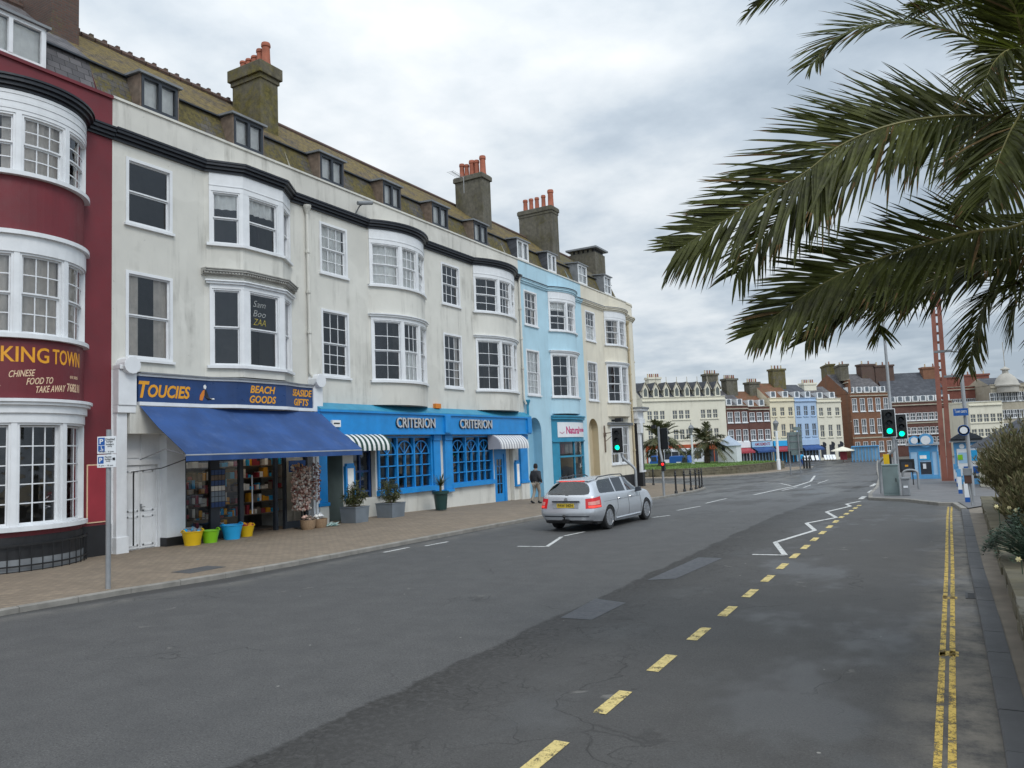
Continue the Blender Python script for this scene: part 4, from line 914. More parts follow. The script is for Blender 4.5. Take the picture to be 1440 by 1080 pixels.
sheet('road_patch', [tuple(G(*p)[:2]) for p in ((910, 816), (950, 814), (1016, 785), (982, 784))], .004, 'patch')
def strip(name, a, b, w, z, m):
    a = Vector(a[:2]); b = Vector(b[:2]); t = (b - a).normalized(); n = Vector((-t.y, t.x)) * w / 2
    return [tuple(a + n), tuple(a - n), tuple(b - n), tuple(b + n)]
def markings(name, polys, z, m, kind='structure'):
    bm = bmesh.new()
    for i, p in enumerate(polys):
        try: bm.faces.new([bm.verts.new((q[0], q[1], H(q[1]) + z)) for q in p])
        except ValueError: pass
    bmesh.ops.recalc_face_normals(bm, faces=bm.faces)
    for f in bm.faces:
        if f.normal.z < 0: f.normal_flip()
    me = bpy.data.meshes.new(name); bm.to_mesh(me); bm.free(); me.materials.append(M[m])
    o = bpy.data.objects.new(name, me); COL.objects.link(o); o['kind'] = kind; W[o] = Vector(); return o
dm = [(765, 1065), (857, 993), (931, 935), (985, 892), (1025, 860), (1057, 835), (1082, 815), (1102, 799), (1120, 784), (1134, 773), (1147, 762), (1158, 754), (1167, 746), (1175, 740), (1182, 734), (1188, 729), (1193, 724), (1198, 720), (1203, 716), (1208, 712)]
yy = 5.28 - 1.365
ps_ = []
while yy < 30: x = -2.86 if yy < 12 else -2.86 - (yy - 12) * .012; ps_.append([(x - .065, yy - .33), (x + .065, yy - .33), (x + .055, yy + .33), (x - .075, yy + .33)]); yy += 1.365
markings('road_dashes', ps_, .005, 'yline')
zz = [(1058, 780), (1104, 781), (1090, 763), (1146, 746), (1134, 736), (1176, 728), (1162, 720), (1196, 712), (1190, 709), (1210, 705)]
zz = [G(*p) for p in zz]
ps_ = [strip('', zz[0], zz[1], .11, 0, 0)] + [strip('', a, b, .11, 0, 0) for a, b in zip(zz[1:], zz[2:])]
markings('zigzag_line', ps_, .006, 'wline')
n = 40; e = []
for off in (-.275, -.185):
    ys_ = [-20 + i * 1.26 for i in range(n + 1)]
    for a, b in zip(ys_, ys_[1:]):
        if b < 29.7: e.append([(off - .03 + (-.04 if a > 15 else 0) * min(1, (a - 15) / 10), a), (off + .025 + (-.04 if a > 15 else 0) * min(1, (a - 15) / 10), a), (off + .025 + (-.04 if b > 15 else 0) * min(1, (b - 15) / 10), b), (off - .03 + (-.04 if b > 15 else 0) * min(1, (b - 15) / 10), b)])
for y in (12.55, 9.4): e.append([(-.31, y - .12), (-.13, y - .1), (-.13, y + .1), (-.31, y + .12)])
markings('double_yellow_lines', e, .005, 'yline2')
w = []
def wl(pts, width=.1):
    p = [G(*q) for q in pts]; w.extend(strip('', a, b, width, 0, 0) for a, b in zip(p, p[1:]))
wl([(728, 768.5), (768, 769)]); wl([(769, 769), (790, 755)]); wl([(793, 754), (822, 748)]); wl([(917, 728), (942, 725)]); wl([(952, 718), (985, 712)]); wl([(992, 708), (1022, 701)])
wl([(1060, 696), (1092, 689), (1118, 684), (1140, 677), (1146, 669)], .16); wl([(1100, 690), (1122, 685)]); wl([(1092, 684), (1112, 683), (1098, 680), (1075, 679)], .14)
wl([(540, 777), (575, 770)]); wl([(598, 768), (630, 762)]); wl([(1130, 686), (1140, 682)]); wl([(1150, 680), (1165, 675)])
wl([(1222, 693), (1228, 689)], .2); wl([(1210, 702), (1216, 698)], .2); wl([(1225, 684), (1232, 680)], .2)
markings('white_road_lines', w, .006, 'wline')
mb = MB(); P = G(280, 801, ZP); mb.box(P.x - .3, P.x + .3, P.y - .45, P.y + .45, ZP, ZP + .006); o = mb.build('drain_cover', 'kerbdark'); tag(o, 'dark metal drain cover set in the brown brick pavement', 'drain cover')
mb = MB()
for i in range(6): mb.box(-.02, .09, 12.58 + i * .07, 12.62 + i * .07, .0, .01)
mb.box(-.03, .0, 12.55, 13.0, 0, .012); mb.box(.08, .1, 12.55, 13.0, 0, .012); o = mb.build('gully_grate', 'kerbdark'); tag(o, 'slotted gully grate against the right kerb beside the double yellow lines', 'drain grate')
# ------------------------------------------------------------------ planter wall on the right
mb = MB(); rr = random.Random(3)
y = -6.
while y < 25.2:
    L = rr.uniform(.35, .7); x = .46 + (y - 8) * .005
    for j in range(3):
        o_ = rr.uniform(-.02, .02); mb.box(x + o_, x + .26, y + .004, y + L - .004, .06 + j * .13, .06 + (j + 1) * .13 - .004)
    mb.box(x - .03 + rr.uniform(-.012, .012), x + .28, y, y + L - .006, .452, .51); y += L
mb.box(.74, 3.6, 25.0, 25.25, .06, .5)
o = mb.build('planter_wall', 'stone', bevel=.008); tag(o, 'low mossy stone wall of the raised flower bed along the right kerb', 'wall')
sheet('flower_bed', [(.68, -6), (.78, 25), (3.6, 25), (3.6, -6)], .44, 'soil')
# ------------------------------------------------------------------ foliage
def leafmat(name, c, var=.35, rough=.5, spec=.3, trans=0.):
    k = NT(name); c = lin(c); oi = k.noise(3, 2); o2 = k.noise(25, 2)
    k.col(k.mix(k.rng(k.math('ADD', k.math('MULTIPLY', oi, .6), k.math('MULTIPLY', o2, .4)), .35, .65), tuple(x * (1 - var) for x in c), tuple(x * (1 + var) for x in c)))
    k.prm(Roughness=rough); k.b.inputs['Specular IOR Level'].default_value = spec
    if trans:
        tl = k.add('ShaderNodeBsdfTranslucent'); tl.inputs[0].default_value = (c[0] * 2.2, c[1] * 2.4, c[2] * 1.5, 1); mx = k.add('ShaderNodeMixShader'); mx.inputs[0].default_value = trans
        k.l.new(k.b.outputs[0], mx.inputs[1]); k.l.new(tl.outputs[0], mx.inputs[2]); k.l.new(mx.outputs[0], k.out.inputs[0])
    return k.m
M['palmdry'] = leafmat('dry_palm_tip', (.11, .07, .03), .5, .7, .1)
M['palm'] = leafmat('palm_leaflet', (.058, .064, .016), .65, .5, .2, .25)
M['palmrib'] = leafmat('palm_rib', (.16, .145, .05), .3)
M['trunk'] = pm('palm_trunk_bark', (.085, .06, .04), .95, .4, 6, .8, 22)
M['bush'] = leafmat('olive_brown_twigs', (.125, .108, .052), .5, .8)
M['bush2'] = leafmat('olive_leaf', (.088, .096, .036), .5, .7)
M['spurge'] = leafmat('blue_green_leaf', (.05, .082, .05), .4, .6)
M['pot'] = leafmat('potted_leaf', (.075, .085, .03), .5, .5)
M['farpalm'] = leafmat('far_palm_leaf', (.075, .08, .035), .4, .6)
M['grass'] = leafmat('mown_grass', (.085, .15, .028), .35, .8)
M['daff'] = pm('daffodil_yellow', (.80, .72, .40), .6, .1, 5, 0)
def frond(mb, pts, L, n, wid=.028, droop=.35, side=None, spread=.95, rib=.02, seed=0, start=.12, lift=.15, dry=True):
    rd = random.Random(seed); pts = [Vector(p) for p in pts]
    # Catmull-Rom resample
    q = [pts[0] * 2 - pts[1]] + pts + [pts[-1] * 2 - pts[-2]]; sm = []
    for i in range(1, len(q) - 2):
        for k in range(10):
            t = k / 10; a, b, c, d = q[i - 1], q[i], q[i + 1], q[i + 2]
            sm.append(.5 * ((2 * b) + (c - a) * t + (2 * a - 5 * b + 4 * c - d) * t * t + (3 * b - a - 3 * c + d) * t ** 3))
    sm.append(pts[-1]); N = len(sm)
    mb.tube(sm, [rib * (1 - .85 * i / (N - 1)) for i in range(N)], 6, 1)
    for i in range(n):
        u = start + (1 - start) * (i + rd.uniform(-.25, .25)) / n; u = max(0, min(.995, u)); f = u * (N - 1); j = min(N - 2, int(f)); P = sm[j].lerp(sm[j + 1], f - j)
        T = (sm[j + 1] - sm[j]).normalized(); up = Vector(side) if side else Vector((0, 0, 1)); S_ = T.cross(up).normalized(); Un = S_.cross(T).normalized()
        pr_ = min(1, (u - start) / .18 + .45) * (1 - max(0, (u - .55) / .45) ** 1.6 * .62)
        for sg in (-1, 1):
            l = L * pr_ * rd.uniform(.86, 1.08); an = spread * (1 - .32 * u) + rd.uniform(-.14, .14)
            D = (S_ * sg * math.sin(an) + T * math.cos(an) + Un * (lift + rd.uniform(-.16, .18))).normalized()
            Bn = D.cross(Un).normalized(); Nn = Bn.cross(D)
            w = wid * rd.uniform(.8, 1.15); dr = droop * rd.uniform(.6, 1.4) * (.45 if D.z > .1 else 1.); row = []
            for s, ww in ((0, .45), (.25, 1), (.6, .8), (.85, .45), (1, .03)):
                C = P + D * l * s + Vector((0, 0, -1)) * l * dr * s * s
                row.append([C - Bn * w * ww * .5 + Nn * w * ww * .22, C, C + Bn * w * ww * .5 + Nn * w * ww * .22])
            mb.grid(row[:4], 2 if dry and rd.random() < .03 else 0); mb.grid(row[3:], 2 if dry and rd.random() < .3 else 0)
palm = thing('palm_tree', 'large palm tree with long drooping dark fronds reaching over the road', 'palm tree', (1.35, 8.3, .44))
mb = MB(); pr_ = []
for i in range(40):
    z = .4 + i * .115; pr_.append((.24 + .05 * (i % 2) + (.06 if i > 33 else 0) + .08 * max(0, 1 - i / 6), z))
mb.lathe(pr_, (1.35, 8.3, 0), 18); mb.build('trunk', 'trunk', palm)
CB = Vector((1.35, 8.3, 4.75))
def fr(px, Ys, L, n, seed, **k):
    pts = [CB + (FY(px[0][0], px[0][1], Ys[0]) - CB).normalized() * .12] + [FY(a, b, y) for (a, b), y in zip(px, Ys)]
    mb = MB(); frond(mb, pts, L, n, seed=seed, **k); o = mb.build('frond', ['palm', 'palmrib', 'palmdry'], palm, recalc=False); return o
F_ = (0, -.9, .43)
fr([(1440, 100), (1390, 68), (1320, 38), (1240, 33), (1180, 52), (1140, 92)], [8.3, 8.1, 7.9, 7.7, 7.6, 7.5], .60, 96, 1, droop=.16, start=.08, side=(0, -.7, .7), wid=.03)
fr([(1430, 170), (1365, 163), (1300, 167), (1240, 180), (1180, 206), (1130, 244), (1062, 284), (1000, 322), (950, 354)], [8.1, 7.8, 7.6, 7.4, 7.3, 7.2, 7.1, 7.1, 7.1], .92, 150, 2, droop=.16, side=F_, wid=.037, lift=.05, spread=1.02)
fr([(1440, 185), (1380, 172), (1300, 176), (1220, 196), (1150, 246), (1090, 312), (1034, 388)], [8.5, 8.2, 8.0, 7.9, 7.8, 7.7, 7.6], .80, 110, 3, droop=.22, side=(0, -.85, .5), wid=.034)
fr([(1445, 310), (1370, 326), (1290, 347), (1220, 370), (1165, 395), (1110, 430), (1062, 468)], [8.2, 7.9, 7.7, 7.5, 7.4, 7.3, 7.2], .74, 130, 4, droop=.12, side=F_, wid=.034, lift=.08, spread=.9)
fr([(1440, 352), (1360, 374), (1290, 402), (1220, 414), (1170, 436), (1134, 480)], [8.6, 8.6, 8.6, 8.6, 8.5, 8.4], .62, 110, 5, droop=.2, side=(0, -.75, .65), wid=.033)
fr([(1445, 335), (1380, 350), (1310, 380), (1250, 402), (1200, 432)], [8.9, 8.9, 8.9, 8.9, 8.9], .62, 84, 15, droop=.2, side=(0, -.7, .7), wid=.033)
fr([(1445, 365), (1390, 388), (1330, 398), (1280, 408), (1240, 440), (1238, 474)], [9.0, 9.2, 9.4, 9.5, 9.6, 9.6], .5, 66, 6, droop=.2, wid=.03)
fr([(1450, 380), (1425, 400), (1395, 415), (1375, 455), (1362, 518)], [8.6, 8.5, 8.4, 8.3, 8.2], .46, 74, 7, droop=.3, wid=.028)
fr([(1455, 390), (1440, 405), (1428, 430), (1424, 475)], [9.4, 9.4, 9.4, 9.4], .45, 44, 8, droop=.3, wid=.028)
fr([(1455, 145), (1430, 170), (1408, 215), (1390, 270)], [7.6, 7.2, 7.0, 6.9], .60, 80, 9, droop=.3, side=(-.3, -.8, .5), wid=.032)
fr([(1455, 240), (1425, 255), (1390, 275), (1350, 300)], [8.6, 8.8, 9.0, 9.1], .5, 56, 11, droop=.25, wid=.03, side=(0, -.7, .7))
fr([(1445, 60), (1425, 20), (1390, -20), (1330, -40), (1250, -40), (1150, -30), (1085, -6), (1054, 16)], [8.4, 8.2, 8, 7.9, 7.8, 7.7, 7.6, 7.5], .45, 104, 12, droop=.25, wid=.028)
fr([(1450, 90), (1435, 40), (1420, 0), (1380, -30)], [8.2, 7.9, 7.7, 7.6], .6, 80, 13, droop=.2, start=.05, wid=.03)
fr([(1450, 60), (1440, 30), (1400, 12), (1340, 5), (1285, 16)], [9, 9, 9, 9, 9], .52, 80, 14, droop=.2, wid=.03)
fr([(1455, 100), (1440, 76), (1420, 70), (1398, 88), (1380, 125)], [7.9, 7.6, 7.4, 7.3, 7.2], .5, 66, 16, droop=.3, wid=.03, side=(0, -.8, .6))
for i in range(14):                            # the rest of the crown, beyond the frame
    a = rad(-95 + i * 17); ln = 3.2; el = (.75, .2, -.15)[i % 3]
    d = Vector((math.cos(a), math.sin(a), 0)); pts = [CB + d * ln * t + Vector((0, 0, el * ln * t - .95 * t * t * 1.5)) for t in (.03, .3, .6, .85, 1)]
    mb = MB(); frond(mb, pts, .75, 60, seed=40 + i, wid=.038, droop=.4); mb.build('frond', ['palm', 'palmrib', 'palmdry'], palm, recalc=False)
def twigs(name, c, rad_, h, n, m, label, cat, seed=1, leaf=.05, lw=.012, lean=(0, 0), group=None, mats=None, up=.9, leafn=9):
    rd = random.Random(seed); t = thing(name, label, cat, c, group); st_ = MB(); lf = MB(); c = Vector(c)
    for i in range(n):
        a = rd.uniform(0, 2 * PI); r = math.sqrt(rd.random()); b = c + Vector((math.cos(a) * r * rad_[0] * .5, math.sin(a) * r * rad_[1] * .5, 0))
        tip = c + Vector((math.cos(a) * r * rad_[0] + lean[0], math.sin(a) * r * rad_[1] + lean[1], h * (1 - .45 * r * r) * rd.uniform(.6, 1.1)))
        mid = b.lerp(tip, .5) + Vector((rd.uniform(-.1, .1), rd.uniform(-.1, .1), h * .12)); st_.tube([b, mid, tip], [.008, .005, .002], 3, 0, False)
        for k in range(leafn):
            u = .25 + .75 * rd.random(); p = b.lerp(mid, u * 2) if u < .5 else mid.lerp(tip, u * 2 - 1)
            d = (Vector((rd.uniform(-1, 1), rd.uniform(-1, 1), rd.uniform(.0, 1.4))) + (tip - b).normalized() * up).normalized(); s = d.cross(Vector((rd.uniform(-1, 1), rd.uniform(-1, 1), rd.uniform(-1, 1)))).normalized()
            l = leaf * rd.uniform(.6, 1.4); lf.face([p - s * lw * .3, p + d * l * .5 - s * lw, p + d * l, p + d * l * .5 + s * lw, p + s * lw * .3], rd.choice((0, 0, 1)) if mats else 0)
    st_.build('stems', (mats or [m])[0], t, recalc=False); lf.build('leaves', mats or [m], t, recalc=False); return t
twigs('shrub', (1.72, 19.6, .44), (1.4, 4.2), 2.15, 2000, 'bush', 'tall wispy olive brown shrub at the far end of the flower bed', 'shrub', 5, .13, .012, mats=['bush', 'bush2'], leafn=12)
twigs('shrub', (1.45, 15.8, .44), (.95, 1.8), 1.25, 600, 'bush', 'lower brown twiggy shrub in front of the tall wispy one', 'shrub', 6, .12, .012, mats=['bush', 'bush2'], leafn=12)
def spurge(c, r, h, n, label, seed):
    rd = random.Random(seed); t = thing('leafy_plant', label, 'plant', c, 'blue green plants in the flower bed'); lf = MB(); st_ = MB(); c = Vector(c)
    for i in range(n):
        a = rd.uniform(0, 2 * PI); q = math.sqrt(rd.random()); tip = c + Vector((math.cos(a) * q * r, math.sin(a) * q * r * 1.3, h * (1 - .6 * q * q) * rd.uniform(.7, 1.05))); st_.tube([c + (tip - c) * .1, c.lerp(tip, .6) + Vector((0, 0, .05)), tip], [.008, .007, .004], 4, 0, False)
        for k in range(26):
            b = tip - Vector((0, 0, 1)) * .13 * rd.random() * (1) + Vector((rd.uniform(-.02, .02),) * 3); an = k * 2.4; d = Vector((math.cos(an), math.sin(an), rd.uniform(-.2, .5))).normalized(); s = d.cross(Vector((0, 0, 1))).normalized(); l = rd.uniform(.05, .09)
            lf.face([b, b + d * l * .5 - s * .012, b + d * l, b + d * l * .5 + s * .012])
    st_.build('stems', 'spurge', t, recalc=False); lf.build('leaves', 'spurge', t, recalc=False)
spurge((.90, 12.8, .44), .66, .8, 170, 'bushy blue green plant spilling over the planter wall below the brown shrubs', 3)
spurge((.70, 9.1, .38), .26, .32, 44, 'small blue green plant at the wall edge nearest the bottom right corner', 4)
spurge((1.6, 14.2, .44), .5, .45, 40, 'blue green plant with daffodils in front of the brown shrubs', 8)
def daffodil(c, label):
    t = thing('daffodil', label, 'flower', c, 'pale yellow daffodils in the bed'); c = Vector(c); mb = MB(); mb.tube([c, c + Vector((0, 0, .3)), c + Vector((-.03, -.04, .34))], .006, 5); mb.build('stem', 'spurge', t)
    f = MB(); d = Vector((-.4, -.85, .2)).normalized(); u = d.cross(Vector((0, 0, 1))).normalized(); v = u.cross(d); p = c + Vector((-.03, -.04, .34))
    for k in range(6):
        a = k * PI / 3; e = u * math.cos(a) + v * math.sin(a); g = u * math.cos(a + 1.57) + v * math.sin(a + 1.57); f.face([p, p + e * .02 - g * .013, p + e * .04, p + e * .02 + g * .013])
    f.tube([p, p + d * .03], [.013, .02], 8); f.build('flower_head', 'daff', t, recalc=False)
daffodil((.95, 11.2, .38), 'daffodil on the wall top right of the double yellow lines')
for i, (px, py, Y) in enumerate(((1404, 712, 15.2), (1422, 714, 15.4), (1432, 717, 15.0), (1436, 786, 11.6))):
    P = FY(px, py, Y); daffodil((P.x, P.y, P.z - .34), ('daffodil furthest left under the brown shrub', 'middle daffodil of the three under the brown shrub', 'daffodil furthest right under the brown shrub', 'low daffodil below the bushy blue green plant')[i])
# ================================================================== STREET FURNITURE
def posted(name, label, cat, base, group=None): return thing(name, label, cat, base, group)
# parking sign on the left pavement
B = G(152, 828, ZP); t = thing('parking_sign', 'grey post with two white and blue parking signs at the left kerb', 'sign', B)
mb = MB(); mb.tube([B, B + Vector((0, 0, 2.95))], .045, 12); mb.build('post', 'greymetal', t, smooth=True)
def signframe(P):                               # axes of a plate facing the camera side of the street
    f = Vector((.42, -.9, 0)).normalized(); return Vector((-f.y, f.x, 0)), f   # right along plate, facing
def plate(par, C, w, h, rx, fn, items, nm='sign_plate', back='bluewhite'):
    mb = MB(); mb.obox(C, (rx, (0, 0, 1), fn), (w, h, .012)); o = mb.build(nm, back, par, bevel=.004)
    for m, lst in items.items():
        t_ = MB()
        for it in lst:
            if it[0] == 'T': letters(t_, it[1], it[4], it[5], lambda x, y, d, it=it: C + rx * (it[2] + x) + Vector((0, 0, 1)) * (it[3] + y) + fn * (.008 + d * .5), bold=it[6] if len(it) > 6 else 0)
            else: t_.obox(C + rx * it[1] + Vector((0, 0, 1)) * it[2] + fn * (.0075 if it[0] == 'R' else .010), (rx, (0, 0, 1), fn), (it[3], it[4], .002))
        t_.build('sign_marking', m, o)
    return o
rx, fn = signframe(B); rx = Vector((-fn.y, fn.x, 0))
if (rx.dot(Vector((1, 0, 0)))) < 0: rx = -rx
C = B + Vector((0, 0, 2.66)) + fn * .06
plate(t, C, .37, .32, rx, fn, {'signblue': [('R', -.10, .07, .13, .14), ('R', -.10, -.065, .13, .11)], 'whitetext': [('T', 'P', -.135, .025, .07, .09, .02), ('T', 'o', -.115, -.035, .02, .02, .01), ('Q', -.10, -.06, .012, .05), ('Q', -.085, -.075, .04, .012), ('Q', -.07, -.09, .012, .03), ('Q', -.105, -.1, .05, .01)],
  'blacktext': [('T', 'Disabled', -.02, .085, .18, .04), ('T', 'badge', .0, .04, .12, .036), ('T', 'holders', -.01, -.005, .15, .036), ('T', 'only', .02, -.045, .09, .036), ('T', '10 am - 6 pm', -.14, -.145, .28, .034)]})
C = B + Vector((0, 0, 2.36)) + fn * .06
plate(t, C, .37, .24, rx, fn, {'signblue': [('R', -.11, .02, .11, .13)], 'whitetext': [('T', 'P', -.14, -.02, .06, .085, .02)], 'blacktext': [('T', 'Permit', -.03, .06, .13, .034), ('T', 'holders', -.03, .02, .13, .034), ('T', 'only', -.01, -.02, .09, .034), ('T', '6 pm - 10 am', -.15, -.1, .28, .032), ('Q', .145, .035, .05, .05)]})
# rubber buckets
def bucket(px, Xb, m, label, fill=None):
    y0 = FX(px[0], px[2], Xb).y; y1 = FX(px[1], px[2], Xb).y; r = abs(y1 - y0) / 2 * .93; P = Vector((Xb, (y0 + y1) / 2, ZP)); h = .38 * r / .28
    t = thing('bucket', label, 'bucket', P, 'rubber buckets outside the beach shop'); mb = MB()
    mb.lathe([(r * .72, 0), (r * .8, h * .4), (r * .98, h * .93), (r * 1.04, h * .95), (r * 1.04, h), (r * .96, h), (r * .76, h * .35), (r * .7, .03)], P, 22); mb.build('tub', m, t, smooth=True)
    for s in (-1, 1):
        mb = MB(); mb.tube([P + Vector((s * .05 * r, s * r, h * .96)) + Vector((q * r * .35, 0, (1 - q * q) * .06)) for q in (-1, -.5, 0, .5, 1)], .018, 6); mb.build('handle', m, t, smooth=True)
    if fill:
        mb = MB(); rd = random.Random(px[0])
        for i in range(26): a = rd.uniform(0, 6.3); q = math.sqrt(rd.random()) * r * .75; mb.lathe([(.001, -.05), (.06, -.02), (.065, .02), (.03, .06), (.001, .065)], P + Vector((q * math.cos(a), q * math.sin(a), h * rd.uniform(.8, 1.12))), 7, rd.randrange(len(fill)))
        mb.build('bucket_contents', fill, t)
bucket((257, 284, 768), X0 + .62, 'yellowp', 'yellow rubber bucket of blue toys, leftmost of the four outside the shop', ['zinc', 'skyp', 'lead'])
bucket((284, 307, 766), X0 + .62, 'limep', 'lime green rubber bucket between the yellow and sky blue ones')
bucket((313, 339, 761), X0 + .55, 'skyp', 'sky blue rubber bucket beside the glazed shop door')
bucket((337, 356, 759), X0 + .42, 'yellowp', 'smaller yellow bucket partly hidden behind the sky blue one', ['redboard', 'gold'])
# goods in front of the window
Pb = FX(310, 695, X0 + .1); t = thing('poster_rack', 'rack of dark framed posters hung on the shop window post', 'rack', (X0 + .05, Pb.y, 1.0)); mb = MB(); mb.box(X0 - .05, X0 + .0, Pb.y - .27, Pb.y + .27, .98, 2.15, 0); mb.build('backing', 'black', t)
mb = MB()
for i in range(4):
    for j in range(7): mb.box(X0 + .001, X0 + .012, Pb.y - .25 + i * .127, Pb.y - .14 + i * .127, 1.02 + j * .16, 1.16 + j * .16, [3, 2, 2, 1, 3, 4, 3][j])
mb.build('picture_cards', ['redboard', 'drape', 'zinc', 'navy', 'wood'], t)
t = thing('shell_stand', 'tall stand hung with pink shells and beads at the right of the shop door', 'display stand', (X0 + .35, 18.75, ZP)); mb = MB(); mb.tube([(X0 + .35, 18.75, ZP), (X0 + .35, 18.75, 2.2)], .025, 8); mb.lathe([(.26, 0), (.26, .03), (.04, .06)], (X0 + .35, 18.75, ZP), 14); mb.build('stand_pole', 'black', t)
M['shell2'] = pm('dark_pink_bead', (.22, .09, .075), .5, .3, 14, .2); M['shell'] = pm('pink_shell', (.60, .40, .33), .5, .35, 14, .2)
mb = MB(); rd = random.Random(4)
for i in range(620):
    z = .68 + 1.42 * rd.random() ** 1.35; a = rd.uniform(0, 6.3); r = .27 * rd.random() ** .4; s = rd.uniform(.03, .06)
    mb.lathe([(.001, -s), (s * .8, -s * .3), (s, .2 * s), (.001, s)], (X0 + .35 + r * math.cos(a), 18.75 + r * math.sin(a) * 1.35, z), 5, rd.choice((0, 0, 1, 1, 2)))
mb.build('hanging_shells', ['shell', 'drape', 'shell2'], t)
mb = MB(); mb.tube([(X0 + .45, 19.35, ZP), (X0 + .45, 19.35, 2.4)], .04, 8)
for i in range(90): z = rd.uniform(.9, 2.2); a = rd.uniform(0, 6.3); r = rd.uniform(.06, .14); s = rd.uniform(.03, .05); mb.lathe([(.001, -s), (s, 0), (.001, s)], (X0 + .45 + r * math.cos(a), 19.35 + r * math.sin(a), z), 5, 1 + rd.randrange(2))
tag(mb.build('bead_pole', ['white', 'shell', 'shell2']), 'white pole strung with red and pink beads beside the blue pilaster', 'display pole')
P = FX(419, 655, X0 + .12); t = MB(); mb = MB(); mb.box(X0 + .06, X0 + .1, P.y - .36, P.y + .36, P.z - .2, P.z + .18); o = mb.build('shop_sign', 'signblue'); tag(o, 'small blue sign with yellow yelio lettering under the awning', 'sign')
letters(t, 'yelio', .5, .2, lambda x, y, d: Vector((X0 + .101 + d, P.y - .25 + x, P.z - .1 + y)), bold=.02); t.build('lettering', 'gold', o)
def wicker(y, x, label, fm):
    t = thing('wicker_basket', label, 'basket', (x, y, ZP), 'wicker baskets at the shop corner'); mb = MB(); mb.lathe([(.19, 0), (.23, .1), (.24, .24), (.25, .30), (.22, .30), (.2, .05)], (x, y, ZP), 16); mb.build('basket_body', 'basket', t, smooth=True)
    mb = MB(); rd = random.Random(int(y * 10))
    for i in range(18): a = rd.uniform(0, 6.3); q = rd.uniform(0, .17); s = rd.uniform(.05, .09); mb.lathe([(.001, -s), (s, 0), (.001, s * .9)], (x + q * math.cos(a), y + q * math.sin(a), ZP + rd.uniform(.26, .42)), 6, rd.randrange(len(fm)))
    mb.build('soft_toys', fm, t)
wicker(18.42, X0 + .95, 'wicker basket of brown goods nearer the shop door', ['shell', 'wood']); wicker(18.95, X0 + .95, 'wicker basket of white soft toys beside the blue pilaster', ['net', 'white'])
mb = MB(); rd = random.Random(8); P = FX(463, 742, X0 + 1.0)
for i in range(9): a = P + Vector((rd.uniform(-.15, .15), rd.uniform(-.2, .2), 0)); a.z = ZP + .003; mb.face([a, a + Vector((.2, .05, rd.uniform(.03, .12))), a + Vector((.15, .22, rd.uniform(.02, .16))), a + Vector((-.05, .15, .05))])
tag(mb.build('plastic_bag', pm('pale_green_plastic', (.5, .66, .62), .4, .1, 5), recalc=False), 'crumpled pale green plastic bag on the pavement by the restaurant doorway', 'bag')
# planters
def planter(px, X, w, h, label, kind, seed):
    y0 = FX(px[0], px[2], X).y; y = y0 + w / 2; t = thing('planter', label, 'planter', (X, y, ZP), 'planters outside the restaurant'); mb = MB(); z = ZP
    if kind == 'box':
        a = w * .45; b = w * .5
        mb.hexa([(X - a, y - a, z), (X + a, y - a, z), (X + a, y + a, z), (X - a, y + a, z), (X - b, y - b, z + h), (X + b, y - b, z + h), (X + b, y + b, z + h), (X - b, y + b, z + h)], 0)
        mb.box(X - b - .015, X + b + .015, y - b - .015, y + b + .015, z + h, z + h + .03, 0); mb.box(X - b + .03, X + b - .03, y - b + .03, y + b - .03, z + h + .03, z + h + .034, 1); mb.build('pot', ['zinc', 'soil'], t, bevel=.008)
    else:
        mb.lathe([(w * .36, 0), (w * .46, h * .85), (w * .54, h * .86), (w * .54, h), (w * .45, h), (w * .44, h * .9), (.001, h * .9)], (X, y, z), 20); mb.build('pot', 'dkgreen', t, smooth=True)
    c = Vector((X, y, z + h)); lf = MB(); rd = random.Random(seed)
    if kind == 'box':
        n = 44
        for i in range(n):
            a = rd.uniform(0, 6.3); q = rd.random() ** .6; tip = c + Vector((math.cos(a) * q * w * .62, math.sin(a) * q * w * .62, (1.2 if seed % 2 else 1.2) * w * (1.02 - .55 * q * q) * rd.uniform(.7, 1.1))); b = c + Vector((math.cos(a) * q * .15, math.sin(a) * q * .15, 0)); lf.tube([b, b.lerp(tip, .5) + Vector((0, 0, .06)), tip], [.008, .006, .003], 4, 1, False)
            for k in range(20):
                u = rd.uniform(.15, 1); p = b.lerp(tip, u) + Vector((0, 0, .06 * 4 * u * (1 - u))); d = Vector((rd.uniform(-1, 1), rd.uniform(-1, 1), rd.uniform(-.6, .8))).normalized(); s = d.cross(Vector((rd.uniform(-1, 1), rd.uniform(-1, 1), 1))).normalized(); l = rd.uniform(.10, .2)
                lf.face([p, p + d * l * .4 - s * .016, p + d * l + Vector((0, 0, -.03)), p + d * l * .4 + s * .016], 0)
    else:
        for i in range(54):
            a = rd.uniform(0, 6.3); e = rd.uniform(.05, 1.3); d = Vector((math.cos(a) * math.cos(e), math.sin(a) * math.cos(e), math.sin(e))); s = d.cross(Vector((0, 0, 1))).normalized(); l = rd.uniform(.45, .7); b = c + Vector((0, 0, .2))
            lf.grid([[b - s * .012, b + s * .012], [b + d * l * .5 - s * .02, b + d * l * .5 + s * .02], [b + d * l - s * .004 + Vector((0, 0, -.1 * l)), b + d * l + s * .004 + Vector((0, 0, -.1 * l))]], 0)
        lf.tube([c - Vector((0, 0, .1)), c + Vector((0, 0, .25))], .05, 7, 1)
    lf.build('foliage', ['pot', 'bush'], t, recalc=False)
planter((489, 527, 728), X0 + .95, .72, .52, 'square zinc planter with a dense leafy bamboo, nearest the recessed doorway', 'box', 1)
planter((540, 577, 722), X0 + .95, .78, .5, 'square zinc planter with a taller yellowish bamboo under the first restaurant window', 'box', 2)
